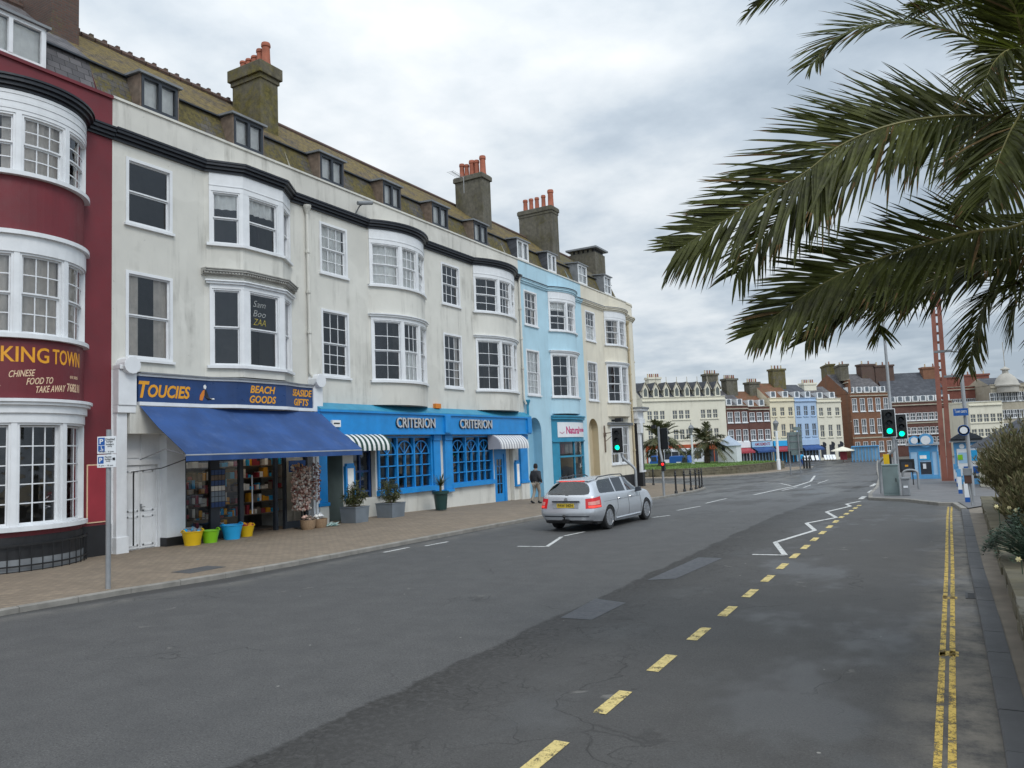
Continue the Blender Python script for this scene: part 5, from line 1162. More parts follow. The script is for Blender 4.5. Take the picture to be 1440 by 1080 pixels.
planter((614, 634, 712), X0 + 1.0, .62, .74, 'round dark green pot with a spiky yucca between the restaurant windows', 'round', 3)
# ---------------------------------------------------------------- traffic lights
M['green_lamp'] = emit('green_signal', (.0, .85, .42), 2.2); M['red_lamp'] = emit('red_signal', (.9, .02, .02), 1.5)
def head(par, C, fdir, lit=2, w=.34, h=.98, board=True, rear=False):
    f = Vector(fdir).normalized(); r = Vector((-f.y, f.x, 0)); u = Vector((0, 0, 1)); C = Vector(C)
    if board:
        mb = MB(); mb.obox(C - f * .02, (r, u, f), (w + .2, h + .2, .02)); o = mb.build('backing_board', 'black', par); mb = MB()
        for sg in (1, -1): mb.obox(C + r * sg * (w / 2 + .09) - f * .006, (r, u, f), (.03, h + .2, .006)); mb.obox(C + u * sg * (h / 2 + .09) - f * .006, (r, u, f), (w + .15, .03, .006))
        mb.build('white_border', 'white', o)
    mb = MB(); mb.obox(C + f * (.06 if not rear else .06), (r, u, f), (w, h, .16))
    for k in range(3):
        c = C + u * (h / 3) * (1 - k) + f * .14
        for a in range(12):
            a0, a1 = rad(-20 + a * 220 / 12), rad(-20 + (a + 1) * 220 / 12); p = [c + (r * math.cos(q) + u * math.sin(q)) * .125 for q in (a0, a1)]; mb.face([p[0], p[1], p[1] + f * (.2 - .0), p[0] + f * .2])
    o = mb.build('signal_head', 'black', par, recalc=False)
    for k in range(3):
        c = C + u * (h / 3) * (1 - k) + f * .145; l = MB(); m3 = Matrix((r, u, f)).transposed(); l.lathe([(.115, 0), (.1, .015), (.05, .028), (.001, .03)], c, 16, 0, m3); l.build('lens', 'green_lamp' if k == lit else 'dkgrey', o, smooth=True)
def bent(par, B, top, dxy, r=.057, z1=1.3, z2=2.0, m='greymetal'):
    B = Vector(B); D = Vector((dxy[0], dxy[1], 0)); pts = [B, B + Vector((0, 0, z1))]
    for i in range(1, 9): s = i / 8; e = s * s * (3 - 2 * s); pts.append(B + D * e + Vector((0, 0, z1 + (z2 - z1) * s)))
    pts.append(B + D + Vector((0, 0, top))); mb = MB(); mb.tube(pts, r, 10); mb.build('pole', m, par, smooth=True); return B + D
B = G(940, 668, ZP); B = Vector((-13.3, 36.0, ZP + H(36)))
Pt = FY(856, 600, 36.0); Pb = FY(893, 650, 36.0); B = Vector((Pb.x, 36.0, ZP + H(36)))
t = thing('traffic_light', 'traffic light showing green on a bent grey pole in front of the cream house', 'traffic light', B, 'traffic lights at the junction')
bent(t, B, FY(874, 634, 36).z - B.z + .35, (FY(873, 636, 36).x - B.x, .12), .065, FY(892, 662, 36).z - B.z, FY(874, 640, 36).z - B.z); head(t, (FY(870, 622, 36).x, 35.85, FY(870, 619, 36).z), (.25, -1, 0), 2, .36, 1.08)
mb = MB(); q = FY(868, 592, 36.0); mb.box(q.x - .05, q.x + .28, 35.8, 36.1, q.z - .05, q.z + .14); mb.box(q.x - .25, q.x - .05, 35.85, 36.05, q.z - .02, q.z + .08); mb.build('detector', 'black', t)
B = G(934, 697, ZP); t = thing('traffic_light', 'traffic light seen from behind on a bent grey pole beside the black railings', 'traffic light', B, 'traffic lights at the junction')
zt = FY(924, 600, B.y).z - B.z; dx = FY(926, 620, B.y).x - B.x
bent(t, B, zt, (dx, .1), .06, FY(937, 650, B.y).z - B.z, FY(927, 628, B.y).z - B.z)
q = FY(932, 617, B.y); head(t, (q.x, q.y + .15, q.z), (.3, 1, 0), 9, .3, .85, True, True); q2 = FY(922, 601, B.y)
mb = MB(); mb.box(q2.x - .2, q2.x, B.y - .1, B.y + .1, q2.z - .05, q2.z + .12); mb.build('detector', 'black', t)
q = FY(935, 655, B.y); mb = MB(); mb.box(q.x - .16, q.x + .0, B.y - .1, B.y + .1, q.z - .25, q.z + .2); mb.lathe([(.07, 0), (.06, .02), (.001, .03)], (q.x - .08, B.y - .1, q.z + .08), 10, 1, Matrix.Rotation(PI / 2, 3, 'X')); mb.build('push_button', ['black', 'red_lamp'], t)
# right hand pair
B = G(1240, 694, .1); t = thing('traffic_light', 'bent grey pole with a green traffic light nearest the grey cabinet', 'traffic light', B, 'traffic lights at the junction')
q = FY(1257, 628, B.y); bent(t, B, FY(1250, 585, B.y).z - B.z, (q.x - B.x, 0), .065, FY(1242, 652, B.y).z - B.z, FY(1256, 630, B.y).z - B.z)
q = FY(1250, 595, B.y); head(t, (q.x, B.y - .12, q.z), (.15, -1, 0), 2, .36, 1.02)
q = FY(1243, 646, B.y); mb = MB(); mb.box(q.x - .0, q.x + .22, B.y - .25, B.y - .05, q.z - .22, q.z + .22, 0); mb.box(q.x + .22, q.x + .3, B.y - .23, B.y - .05, q.z - .2, q.z + .2, 1); mb.build('push_button', ['yellowp', 'black'], t)
B2 = G(1266, 690, .1); t = thing('traffic_light', 'second green traffic light on a straight post just right of the first pair', 'traffic light', (B2.x, B2.y, B2.z), 'traffic lights at the junction')
mb = MB(); mb.tube([B2, B2 + Vector((0, 0, FY(1266, 584, B2.y).z - B2.z))], .055, 8); mb.build('pole', 'greymetal', t, smooth=True); q = FY(1267, 600, B2.y); head(t, (q.x, B2.y - .12, q.z), (.15, -1, 0), 2, .32, .96)
# cabinet, bin, hoop
a = G(1243, 697, .1); b = G(1265, 697, .1); zt = FY(1253, 655, a.y).z
t = thing('control_cabinet', 'grey green traffic control cabinet on the kerbed refuge', 'cabinet', ((a.x + b.x) / 2, a.y + .3, a.z)); mb = MB(); mb.box(a.x, b.x, a.y, a.y + .6, a.z, zt); mb.box(a.x - .02, b.x + .02, a.y - .02, a.y + .62, zt, zt + .05); mb.build('cabinet_body', 'greypaint', t, bevel=.01)
mb = MB(); mb.box(a.x + .04, b.x - .04, a.y - .012, a.y + .0, a.z + .1, zt - .06); mb.build('cabinet_door', 'greypaint', t); mb = MB(); mb.box(b.x - .1, b.x - .07, a.y - .03, a.y - .012, a.z + .55, a.z + .7); mb.build('door_handle', 'black', t)
P = G(1275, 697, .1); zt = FY(1275, 671, P.y).z; t = thing('bollard', 'short square grey bollard with a rounded top beside the cabinet', 'bollard', P); mb = MB(); w = .14
mb.box(P.x - w, P.x + w, P.y - w, P.y + w, P.z, zt - .1); mb.box(P.x - w * 1.15, P.x + w * 1.15, P.y - w * 1.15, P.y + w * 1.15, zt - .1, zt); mb.build('bollard_body', 'lead', t, bevel=.03); mb = MB(); mb.box(P.x - .08, P.x + .08, P.y - w - .012, P.y - w, P.z + .32, P.z + .4); mb.build('reflector', 'bluewhite', t)
P = G(1277, 690, .1); a = FY(1268, 666, P.y); b = FY(1289, 666, P.y); mb = MB(); r = (b.x - a.x) / 2; zt = FY(1278, 662, P.y).z
mb.tube([(a.x, P.y + 1, P.z), (a.x, P.y + 1, zt - r * .5)] + [((a.x + b.x) / 2 - r * math.cos(PI * k / 10), P.y + 1, zt - r * .5 + r * .5 * math.sin(PI * k / 10)) for k in range(1, 10)] + [(b.x, P.y + 1, zt - r * .5), (b.x, P.y + 1, P.z)], .05, 8)
tag(mb.build('cycle_hoop', 'greymetal', smooth=True), 'steel cycle parking hoop behind the grey bollard', 'cycle stand')
a = FY(1263, 646, 46); b = FY(1287, 664, 46); mb = MB(); mb.box(a.x, b.x, 46, 46.08, b.z, a.z, 0); mb.box(a.x + .12, b.x - .12, 45.99, 46, b.z + .15, a.z - .15, 1); mb.box(a.x + .45, b.x - .45, 45.985, 45.99, (a.z + b.z) / 2 - .05, (a.z + b.z) / 2 + .05, 2)
for x in (a.x + .1, b.x - .15): mb.box(x, x + .05, 46, 46.05, H(46) + .1, b.z, 0)
tag(mb.build('advert_board', ['black', 'dkgrey', 'gold']), 'black framed advert board behind the cycle hoop', 'board')
# lamp columns
def column(base, top, r0, r1, label, arms=(), m='greymetal', Y=None, group=None):
    B = Vector(base); t = thing('lamp_column', label, 'street lamp', B, group); mb = MB(); T = Vector((B.x, B.y, top)); mb.tube([B, B + Vector((0, 0, 1.2)), B + Vector((0, 0, 1.25)), T], [r0, r0, r0 * .75, r1], 10); mb.build('pole', m, t, smooth=True); global LASTC; LASTC = t
    for z, dx, dy in arms:
        mb = MB(); mb.tube([Vector((B.x, B.y, z)), Vector((B.x + dx, B.y + dy, z + .08))], .03, 6); mb.obox((B.x + dx * 1.25, B.y + dy * 1.25, z + .08), (Vector((dx, dy, 0)).normalized(), Vector((-dy, dx, 0)).normalized(), (0, 0, 1)), (.6, .2, .08)); mb.build('lantern', 'lead', t)
B = G(1262, 688, .1); column(B, FY(1244, 400, B.y).z, .1, .06, 'tall grey lamp column rising behind the traffic lights into the palm')
P = FY(1368, 690, 34); B = Vector((P.x, 34, H(34) + .1)); zt = FY(1346, 470, 34).z
column(B, zt, .08, .05, 'slim grey lamp column with two side arms right of the red tower', ((FY(1349, 495, 34).z, -.45, .0), (FY(1350, 531, 34).z, -.25, .0)))
B = G(1095, 654, .6); column((B.x, B.y, B.z - .6), FY(1087, 606, B.y).z, .2, .13, 'white lamp post with a lantern top on the grass island', (), 'bluewhite', group='white lantern posts on the island')
def lantern(par, x, y, z, s=1.):
    mb = MB(); mb.lathe([(.05, 0), (.12, .1), (.1, .2), (.3, .75), (.34, .8), (.2, 1.05), (.06, 1.15), (.02, 1.4)], (x, y, z), 8); mb.build('lantern', 'lead', par)
    mb = MB(); mb.tube([(x - .35, y, z - .1), (x + .35, y, z - .1)], .03, 6); mb.build('ladder_bar', 'bluewhite', par)
lantern(LASTC, B.x, B.y, FY(1087, 606, B.y).z)
Yl = 84; Pl = FY(975, 655, Yl); column((Pl.x, Yl, H(Yl)), FY(973, 612, Yl).z, .17, .11, 'white lamp post with a lantern top in front of the bus', (), 'bluewhite', group='white lantern posts on the island')
lantern(LASTC, Pl.x, Yl, FY(973, 612, Yl).z)
# red lattice tower
B = G(1333, 676, .1); tw = thing('tower', 'tall rust red steel lattice tower with two legs on the promenade', 'tower', B)
zt = FY(1306, 380, B.y).z; xt0, xt1 = FY(1305, 380, B.y).x, FY(1320, 380, B.y).x; xb0, xb1 = FY(1324.5, 676, B.y).x, FY(1341.5, 676, B.y).x
def lerp(a, b, u): return a + (b - a) * u
for k in range(2):
    mb = MB(); zs = [lerp(B.z, zt, u / 8) for u in range(9)]
    def col_(u): a = lerp(xb0, xt0, u); b = lerp(xb1, xt1, u); w = (b - a) * lerp(.5, .41, min(1, u * 2.2)); return (a, a + w) if k == 0 else (b - w, b)
    rows = [[(col_(u / 8)[0], B.y - .18, zs[u]), (col_(u / 8)[1], B.y - .18 - .04 * k, zs[u]), (col_(u / 8)[1], B.y + .18, zs[u]), (col_(u / 8)[0], B.y + .18, zs[u])] for u in range(9)]
    mb.grid(rows, 0, True); mb.face(rows[-1]); mb.build('leg', 'rustred', tw)
for u in range(1, 16):
    s = .3 + .7 * u / 16; z = lerp(B.z, zt, s); mb = MB(); mb.box(lerp(xb0, xt0, s) + .05, lerp(xb1, xt1, s) - .05, B.y - .1, B.y + .1, z - .07, z + .07); mb.build('cross_bar', 'rustred', tw)
# blue direction sign on its post, litter box
B = Vector((FY(1368, 704, 28.5).x, 28.5, .1 + H(28.5))); t = thing('sign_post', 'grey post with a small dark blue direction sign near the brown box', 'sign', B)
mb = MB(); mb.tube([B, Vector((B.x, B.y, FY(1352, 500, 28.5).z))], .045, 8); mb.build('post', 'greymetal', t, smooth=True)
a = FY(1340, 575, 28.4); b = FY(1362, 584, 28.4); mb = MB(); mb.box(a.x, b.x, 28.38, 28.42, b.z, a.z); o = mb.build('sign_plate', 'signblue', t); tt = MB(); letters(tt, 'Town centre', (b.x - a.x) * .8, .11, lambda x, y, d: Vector((a.x + (b.x - a.x) * .1 + x, 28.378 - d * .3, b.z + .09 + y)), bold=.0); tt.build('sign_marking', 'whitetext', o)
a = FY(1350, 615, 28.4); mb = MB(); m3 = Matrix.Rotation(PI / 2, 3, 'X'); mb.lathe([(.17, 0), (.17, .02), (.001, .021)], (a.x + .12, 28.40, FY(1356, 605, 28.4).z), 18, 0, m3); o = mb.build('sign_plate', 'signblue', t); mb = MB(); mb.lathe([(.15, 0), (.11, 0), (.11, .004), (.15, .004)], (a.x + .12, 28.378, FY(1356, 605, 28.4).z), 18, 0, m3); mb.build('sign_marking', 'bluewhite', o)
a = FY(1355, 663, 28.3); b = FY(1367, 680, 28.3); t = thing('call_box', 'brown and grey box on a dark stake beside the blue and white posts', 'box', ((a.x + b.x) / 2, 28.3, H(28.3) + .1)); mb = MB(); mb.box(a.x, b.x, 28.2, 28.4, a.z - .38, a.z - .12); mb.build('box_body', pm('brown_box', (.07, .032, .022), .6, .2, 3), t, bevel=.01); mb = MB(); mb.box(a.x - .02, b.x + .03, 28.18, 28.42, a.z - .119, a.z + .1); mb.build('box_lid', 'lead', t)
mb = MB(); c = (a.x + b.x) / 2; mb.tube([(c + .05, 28.3, H(28) + .08), (c, 28.3, a.z - .38)], .03, 6); mb.build('stake', 'greymetal', t)
for i, (px, py) in enumerate(((1361, 706), (1351, 694), (1348, 684), (1345, 677))):
    P = G(px, py, .1); zt = P.z + .98; t = thing('marker_post', ('first blue and white marker post, nearest the kerb', 'second blue and white marker post', 'third blue and white marker post', 'fourth and farthest blue and white marker post')[i], 'post', P, 'blue and white marker posts by the kiosk'); mb = MB(); mb.box(P.x - .07, P.x + .07, P.y - .07, P.y + .07, P.z, zt - .3); mb.build('post_shaft', 'bluewhite', t); mb = MB(); mb.box(P.x - .075, P.x + .075, P.y - .075, P.y + .075, zt - .3, zt); mb.build('post_cap', 'kioskblue', t); mb = MB(); mb.box(P.x - .073, P.x + .073, P.y - .073, P.y + .073, P.z, P.z + .16); mb.build('post_foot', 'signblue', t)
# kiosks
def kiosk(px0, px1, pyb, pyt, Y, dep, label, glassy=False, posters=()):
    a = FY(px0, pyb, Y); b = FY(px1, pyb, Y); zt = FY((px0 + px1) / 2, pyt, Y).z; z0 = H(Y) + .1; t = thing('kiosk', label, 'kiosk', ((a.x + b.x) / 2, Y + dep / 2, z0), 'blue kiosks on the promenade'); x0, x1 = a.x, b.x; wd = x1 - x0
    mb = MB(); mb.box(x0, x1, Y, Y + dep, z0, zt); mb.build('kiosk_wall', 'kioskpale', t)
    mb = MB(); mb.hexa([(x0 - .2, Y - .25, zt), (x1 + .2, Y - .25, zt), (x1 + .2, Y + dep + .2, zt), (x0 - .2, Y + dep + .2, zt), (x0 - .1, Y - .15, zt + .14), (x1 + .1, Y - .15, zt + .14), (x1 + .1, Y + dep, zt + .14), (x0 - .1, Y + dep, zt + .14)]); mb.build('roof', 'lead', t)
    mb = MB(); mb.box(x0 - .01, x1 + .01, Y - .03, Y - .001, zt - .42, zt - .04, 0)
    for u in (0, .3, .75, .97): mb.box(x0 + wd * u, x0 + wd * u + .09, Y - .04, Y - .001, z0, zt - .42, 0)
    mb.box(x0, x1, Y - .035, Y - .001, z0, z0 + .25, 0); mb.build('kiosk_frame', 'kioskblue', t)
    mb = MB(); mb.box(x0 + wd * .32, x0 + wd * .74, Y - .025, Y - .002, z0 + .3, z0 + (zt - z0) * .5); mb.build('hatch', 'dkgrey', t)
    for k, (u0, u1, v0, v1, m) in enumerate(posters): mb = MB(); mb.box(x0 + wd * u0, x0 + wd * u1, Y - .045 - k * .008, Y - .042 - k * .008, z0 + (zt - z0) * v0, z0 + (zt - z0) * v1); mb.build('poster', m, t)
    return t, x0, x1, zt
t, x0, x1, zt = kiosk(1281, 1321, 664, 626, 56, 3.0, 'pale blue kiosk with a round sign on its roof left of the red tower', posters=((.33, .73, .56, .82, 'skyp'), (.36, .6, .6, .7, 'net'), (.04, .27, .2, .8, 'kioskpale'), (.45, .56, .3, .45, 'bluewhite')))
for u, r in ((.22, .33), (.62, .45)): mb = MB(); mb.lathe([(r, 0), (r, .1), (.001, .1)], (lerp(x0, x1, u), 55.9, zt + .3), 20, 0, Matrix.Rotation(PI / 2, 3, 'X')); mb.lathe([(r * .62, 0), (r * .62, .02), (.001, .02)], (lerp(x0, x1, u), 55.8, zt + .32), 18, 1, Matrix.Rotation(PI / 2, 3, 'X')); mb.build('roof_sign', ['kioskblue', 'bluewhite'], t)
t, x0, x1, zt = kiosk(1347, 1386, 694, 621, 46, 3.0, 'blue ticket kiosk covered with posters behind the brown shrub', posters=((.1, .97, .2, .84, 'bluewhite'), (.15, .5, .5, .75, 'kioskpale'), (.5, .95, .55, .8, 'skyp'), (.3, .9, .25, .42, 'signblue'), (.12, .3, .58, .7, 'limep')))
mb = MB(); mb.lathe([(.12, 0), (.12, .02), (.001, .02)], (lerp(x0, x1, .3), 45.95, zt - .22), 14, 0, Matrix.Rotation(PI / 2, 3, 'X')); mb.box(lerp(x0, x1, .48), lerp(x0, x1, .85), 45.95, 45.965, zt - .27, zt - .17, 0); mb.build('fascia_mark', 'bluewhite', t)
mb = MB()
rr_ = [[(lerp(x0 - .15, x1 + .15, a / 12), y_, zt + .15 + .35 * math.sin(PI * a / 12)) for a in range(13)] for y_ in (45.7, 49.1)]
mb.grid(rr_); mb.face(rr_[0]); mb.build('curved_roof', 'dkgrey', t, recalc=False)
Pn = FY(1428, 628, 42); t = thing('pavilion', 'grey slate pyramid roof pavilion showing above the brown shrub', 'pavilion', (Pn.x, 42, H(42) + .1)); mb = MB(); zr = Pn.z; c = FY(1432, 592, 42); mb.lathe([(2.2, zr), (.05, c.z + .1)], (Pn.x + .3, 43, 0), 8); mb.build('roof', 'darkslate', t); mb = MB(); mb.lathe([(1.8, H(42)), (1.8, zr)], (Pn.x + .3, 43, 0), 8); mb.build('pavilion_wall', 'cream', t)
# railings / bollards at the corner
bl = []
for i, (px, py) in enumerate(((951, 694.5), (963, 691.5), (972, 689.5), (979, 688), (984, 686.5), (987.5, 685))): bl.append(G(px, py, ZP))
bl.append(G(919, 682, ZP))
lbl = ['black railing post with a pointed top, nearest the bent grey pole', 'black railing post second along from the bent grey pole', 'black railing post third along from the bent grey pole', 'black railing post fourth along from the bent grey pole', 'black railing post fifth along from the bent grey pole', 'black railing post at the far end of the row', 'black railing post standing apart beside the pub entrance']
for i, P in enumerate(bl):
    t = thing('bollard', lbl[i], 'bollard', P, 'black bollards at the corner'); mb = MB(); mb.lathe([(.09, 0), (.085, .12), (.05, .16), (.045, .9), (.07, .93), (.07, .98), (.04, 1.02), (.06, 1.08), (.02, 1.18), (.001, 1.22)], P, 10); mb.build('post_shaft', 'black', t, smooth=True)
mb = MB()
for a, b in zip(bl[1:5], bl[2:6]):
    for z in (.5, .88): mb.tube([a + Vector((0, 0, z)), b + Vector((0, 0, z))], .022, 6)
tag(mb.build('guard_rail', 'black'), 'pair of black horizontal rails joining the corner bollards', 'railing')
# ================================================================== CAR (built at the origin, nose along +Y)
M['silver'] = pm('silver_car_paint', (.56, .58, .61), .25, .0, 1, 0, metal=.5); _r = M['silver'].node_tree.nodes['Principled BSDF'].inputs['Roughness']; M['silver'].node_tree.links.remove(_r.links[0]); _r.default_value = .27; M['silver'].node_tree.nodes['Principled BSDF'].inputs['Coat Weight'].default_value = .25
M['carglass'] = glass('car_glass', (.50, .56, .54), .02, 1.6)
M['tyre'] = pm('tyre_rubber', (.018, .018, .019), .85, .2, 8, .2, 60)
M['alloy'] = pm('alloy_wheel', (.42, .43, .45), .3, .06, 5, 0, metal=.7)
M['lampred'] = pm('red_lamp_lens', (.62, .02, .025), .15, .1, 8, 0); M['lampamb'] = pm('pink_lamp_lens', (.70, .28, .24), .15, .1, 8, 0)
M['brakered'] = emit('brake_lamp_lens', (.8, .06, .04), .6)
M['plate'] = pm('yellow_number_plate', (.68, .48, .04), .4, .05, 3, 0)
def make_car(loc, rz):
    car = thing('parked_car', 'silver estate car with roof rails and a yellow rear number plate driving past the shops', 'car', (0, 0, 0)); car.name = 'estate_car'
    # half sections: list of stations, each a list of (x, y, z)
    def sec(y, zb, ws, wm, wb, zbelt, wr, zr, zt, dy=(0,) * 8):
        p = [(0, zb), (ws, zb), (wm, zb + .16), (wm + .02, .56), (wb, zbelt + .03), (wb - .04, zbelt + .085), (wr, zr - .015), (wr * .55, zt - .015), (0, zt - .003)]
        return [(a, y + (dy[i] if i < len(dy) else dy[-1]), b) for i, (a, b) in enumerate(p)]
    st = []
    rearY = [.06, .05, 0, .0, .09, .14, .46, .50, .52]
    st.append(sec(-2.27, .33, .66, .76, .73, .93, .56, 1.385, 1.40, rearY))
    st.append(sec(-2.16, .30, .76, .85, .81, .945, .59, 1.395, 1.412, [v * .9 for v in rearY]))
    st.append(sec(-1.75, .27, .80, .875, .84, .95, .61, 1.405, 1.435, [0, 0, 0, 0, 0, 0, .12, .14, .15]))
    st.append(sec(-1.28, .22, .81, .88, .845, .945, .62, 1.415, 1.452))
    st.append(sec(-.72, .19, .81, .872, .845, .935, .63, 1.425, 1.462))
    st.append(sec(-.64, .19, .81, .872, .845, .933, .63, 1.425, 1.464))
    st.append(sec(.02, .18, .81, .87, .845, .92, .63, 1.43, 1.47))
    st.append(sec(.16, .18, .81, .87, .845, .918, .63, 1.43, 1.47))
    st.append(sec(.62, .18, .81, .87, .84, .91, .615, 1.375, 1.43))
    st.append(sec(1.0, .18, .81, .872, .835, .90, .60, 1.15, 1.24, [0, 0, 0, 0, 0, 0, .0, .05, .08]))
    st.append(sec(1.25, .19, .81, .875, .82, .895, .66, .945, .985))
    st.append(sec(1.48, .22, .81, .88, .81, .885, .66, .925, .95))
    st.append(sec(1.95, .22, .79, .865, .78, .83, .62, .86, .885))
    st.append(sec(2.2, .22, .70, .80, .70, .73, .56, .76, .79, [0, 0, 0, 0, -.05, -.06, -.08, -.05, -.03]))
    st.append(sec(2.3, .25, .52, .62, .52, .66, .40, .69, .72, [0, 0, .02, .0, -.05, -.06, -.08, -.02, 0]))
    n = len(st[0]); bm = bmesh.new(); V = {}
    for i, s in enumerate(st):
        for j, (x, y, z) in enumerate(s):
            for sg in (1, -1):
                if j in (0, n - 1):
                    V[i, j, sg] = V[i, j, -sg] if (i, j, -sg) in V else bm.verts.new((0, y, z))
                else: V[i, j, sg] = bm.verts.new((x * sg, y, z))
    GL = {(i, 5) for i in (2, 3)} | {(5, 5), (7, 5), (8, 5)}
    for i in range(len(st) - 1):
        for j in range(n - 1):
            for sg in (1, -1):
                q = [V[i, j, sg], V[i + 1, j, sg], V[i + 1, j + 1, sg], V[i, j + 1, sg]]
                q = [v for k, v in enumerate(q) if v not in q[:k]]
                f = bm.faces.new(q if sg > 0 else q[::-1])
                m = 0
                if (i, j) in GL: m = 1
                elif j == 5 and i in (4, 6): m = 2
                elif j in (6, 7) and i in (8, 9): m = 1
                elif j == 0: m = 2
                elif j == 1 and i > 0: m = 0
                f.material_index = m
    def cap(i, bulge, rev):
        mid = {}
        for j in range(n):
            a = V[i, j, 1]; mid[j] = a if j in (0, n - 1) else bm.verts.new((0, a.co.y + bulge, a.co.z + (.0 if j < 6 else .012)))
        for j in range(n - 1):
            for sg in (1, -1):
                q = [V[i, j, sg], V[i, j + 1, sg], mid[j + 1], mid[j]]; q = [v for k, v in enumerate(q) if v not in q[:k]]
                if len(q) < 3: continue
                f = bm.faces.new(q); f.material_index = 1 if (j == 5 and i == 0) else (2 if j == 0 else 0)
    cap(0, -.07, False); cap(len(st) - 1, .06, True)
    bmesh.ops.recalc_face_normals(bm, faces=bm.faces)
    cl = bm.edges.layers.float.new('crease_edge')
    for e in bm.edges:
        mi = {f.material_index for f in e.link_faces}
        if mi & {1, 2} and len(mi) > 1: e[cl] = 1.
        ys_ = [v.co for v in e.verts]
        if all(abs(c.x) > .6 and .5 < c.z < .6 for c in ys_): e[cl] = .35
        if all(c.z > .88 and abs(c.x) > .7 for c in ys_): e[cl] = max(e[cl], .45)
        if all(c.y < -1.6 and abs(c.x) > .5 for c in ys_) and abs(ys_[0].z - ys_[1].z) > .02: e[cl] = max(e[cl], .4)
    me = bpy.data.meshes.new('car'); bm.to_mesh(me); bm.free()
    tmp = bpy.data.objects.new('tmp', me); COL.objects.link(tmp)
    for m in ('silver', 'carglass', 'black', 'black'): me.materials.append(M[m])
    s = tmp.modifiers.new('s', 'SUBSURF'); s.levels = 2; s.render_levels = 2
    cut = MB()
    for y in (-1.28, 1.48):
        for sg in (1, -1): cut.lathe([(.001, .0), (.365, 0), (.365, .36), (.001, .36)], (sg * .62, y, .335), 28, 0, Matrix.Rotation(PI / 2 * sg, 3, 'Y'))
    cme = cut.mesh('cut', ['black']); co = bpy.data.objects.new('cut', cme); COL.objects.link(co)
    b = tmp.modifiers.new('b', 'BOOLEAN'); b.operation = 'DIFFERENCE'; b.object = co; b.solver = 'EXACT'
    try: b.material_mode = 'TRANSFER'
    except Exception: pass
    bpy.context.view_layer.update()
    dg = bpy.context.evaluated_depsgraph_get(); full = bpy.data.meshes.new_from_object(tmp.evaluated_get(dg))
    bpy.data.objects.remove(tmp); bpy.data.objects.remove(co)
    mats = [m.name for m in full.materials]
    def pick(test, name, m):
        b2 = bmesh.new(); b2.from_mesh(full); bmesh.ops.delete(b2, geom=[f for f in b2.faces if not test(f.material_index)], context='FACES'); me2 = bpy.data.meshes.new(name); b2.to_mesh(me2); b2.free()
        me2.materials.clear()
        for q in ([m] if m else ['silver', 'carglass', 'black', 'black', 'black']): me2.materials.append(M[q])
        if m: me2.polygons.foreach_set('material_index', [0] * len(me2.polygons))
        me2.polygons.foreach_set('use_smooth', [True] * len(me2.polygons)); me2.set_sharp_from_angle(angle=rad(50))
        o = bpy.data.objects.new(name, me2); COL.objects.link(o); o.parent = car; W[o] = Vector(); return o
    body_ = pick(lambda i: i != 1, 'body', None); pick(lambda i: i == 1, 'windows', 'carglass')
    bv = bmesh.new(); bv.from_mesh(full); tree = BVHTree.FromBMesh(bv); bv.free()
    def cast(o, d):
        h = tree.ray_cast(Vector(o), Vector(d).normalized()); return (h[0], h[1]) if h[0] is not None else (None, None)
    def wrap(cx, cy, angs, zs, off, name, m, par=car, zf=lambda u: 0):
        mb = MB(); rows = []
        for k, a in enumerate(angs):
            d = Vector((math.sin(a), -math.cos(a), 0)); row = []
            for z in zs:
                zz_ = z + zf(k / (len(angs) - 1)) * (1 if z > zs[0] else .3); h, nn = cast(Vector((cx, cy, zz_)) + d * 2, -d)
                row.append(h + d * off if h else Vector((cx, cy, zz_)) + d * .5)
            rows.append(row)
        mb.grid(rows); o = mb.build(name, m, par, smooth='all', recalc=False); return o
    for sg in (1, -1):
        an = [sg * rad(v) for v in range(24, 86, 4)]
        l = wrap(sg * .38, -1.75, an, [.655 + i * .04 for i in range(8)], .006, 'tail_light', 'lampred', zf=lambda u: -.02 + .05 * u)
        wrap(sg * .38, -1.75, an[2:-2], [.74, .77, .80, .83], .010, 'reflector', 'lampamb', l, zf=lambda u: .03 * u)
        wrap(sg * .38, -1.75, an[2:-1], [.675, .70, .725], .010, 'reflector', 'brakered', l)
    # rear furniture
    mb = MB(); yb = cast((0, -4, .72), (0, 1, 0))[0].y
    mb.box(-.40, .40, yb - .012, yb + .02, .645, .83); mb.build('plate_recess', 'silver', car, bevel=.01)
    mb = MB(); mb.box(-.41, .41, yb - .05, yb + .05, .83, .865); mb.build('tailgate_handle', 'dkgrey', car)
    mb = MB(); mb.box(-.27, .27, yb - .024, yb - .0125, .675, .795); o = mb.build('number_plate', 'plate', car)
    t = MB(); letters(t, 'PAW 542H', .47, .078, lambda x, y, d: Vector((-.235 + x, yb - .0245 - d * .3, .697 + y)), bold=.02); t.build('plate_lettering', 'blacktext', o)
    mb = MB(); mb.lathe([(.045, 0), (.035, .0), (.035, .01), (.045, .01)], (0, yb + .02, .90), 14, 0, Matrix.Rotation(PI / 2, 3, 'X'))
    for a in (90, 210, 330): mb.tube([(0, yb + .012, .90), (.036 * math.cos(rad(a)), yb + .012, .90 + .036 * math.sin(rad(a)))], .004, 4)
    mb.build('badge', 'alloy', car)
    y1 = cast((0, -4, 1.06), (0, 1, 0))[0].y
    mb = MB(); mb.tube([(.02, y1 - .03, 1.0), (-.18, y1 - .01, 1.03), (-.42, y1 + .02, 1.04)], .014, 6); mb.box(-.05, .05, y1 - .05, y1 + .02, .985, 1.02); mb.build('rear_wiper', 'black', car)
    mb = MB(); h = cast((0, -1.72, 3), (0, 0, -1))[0]
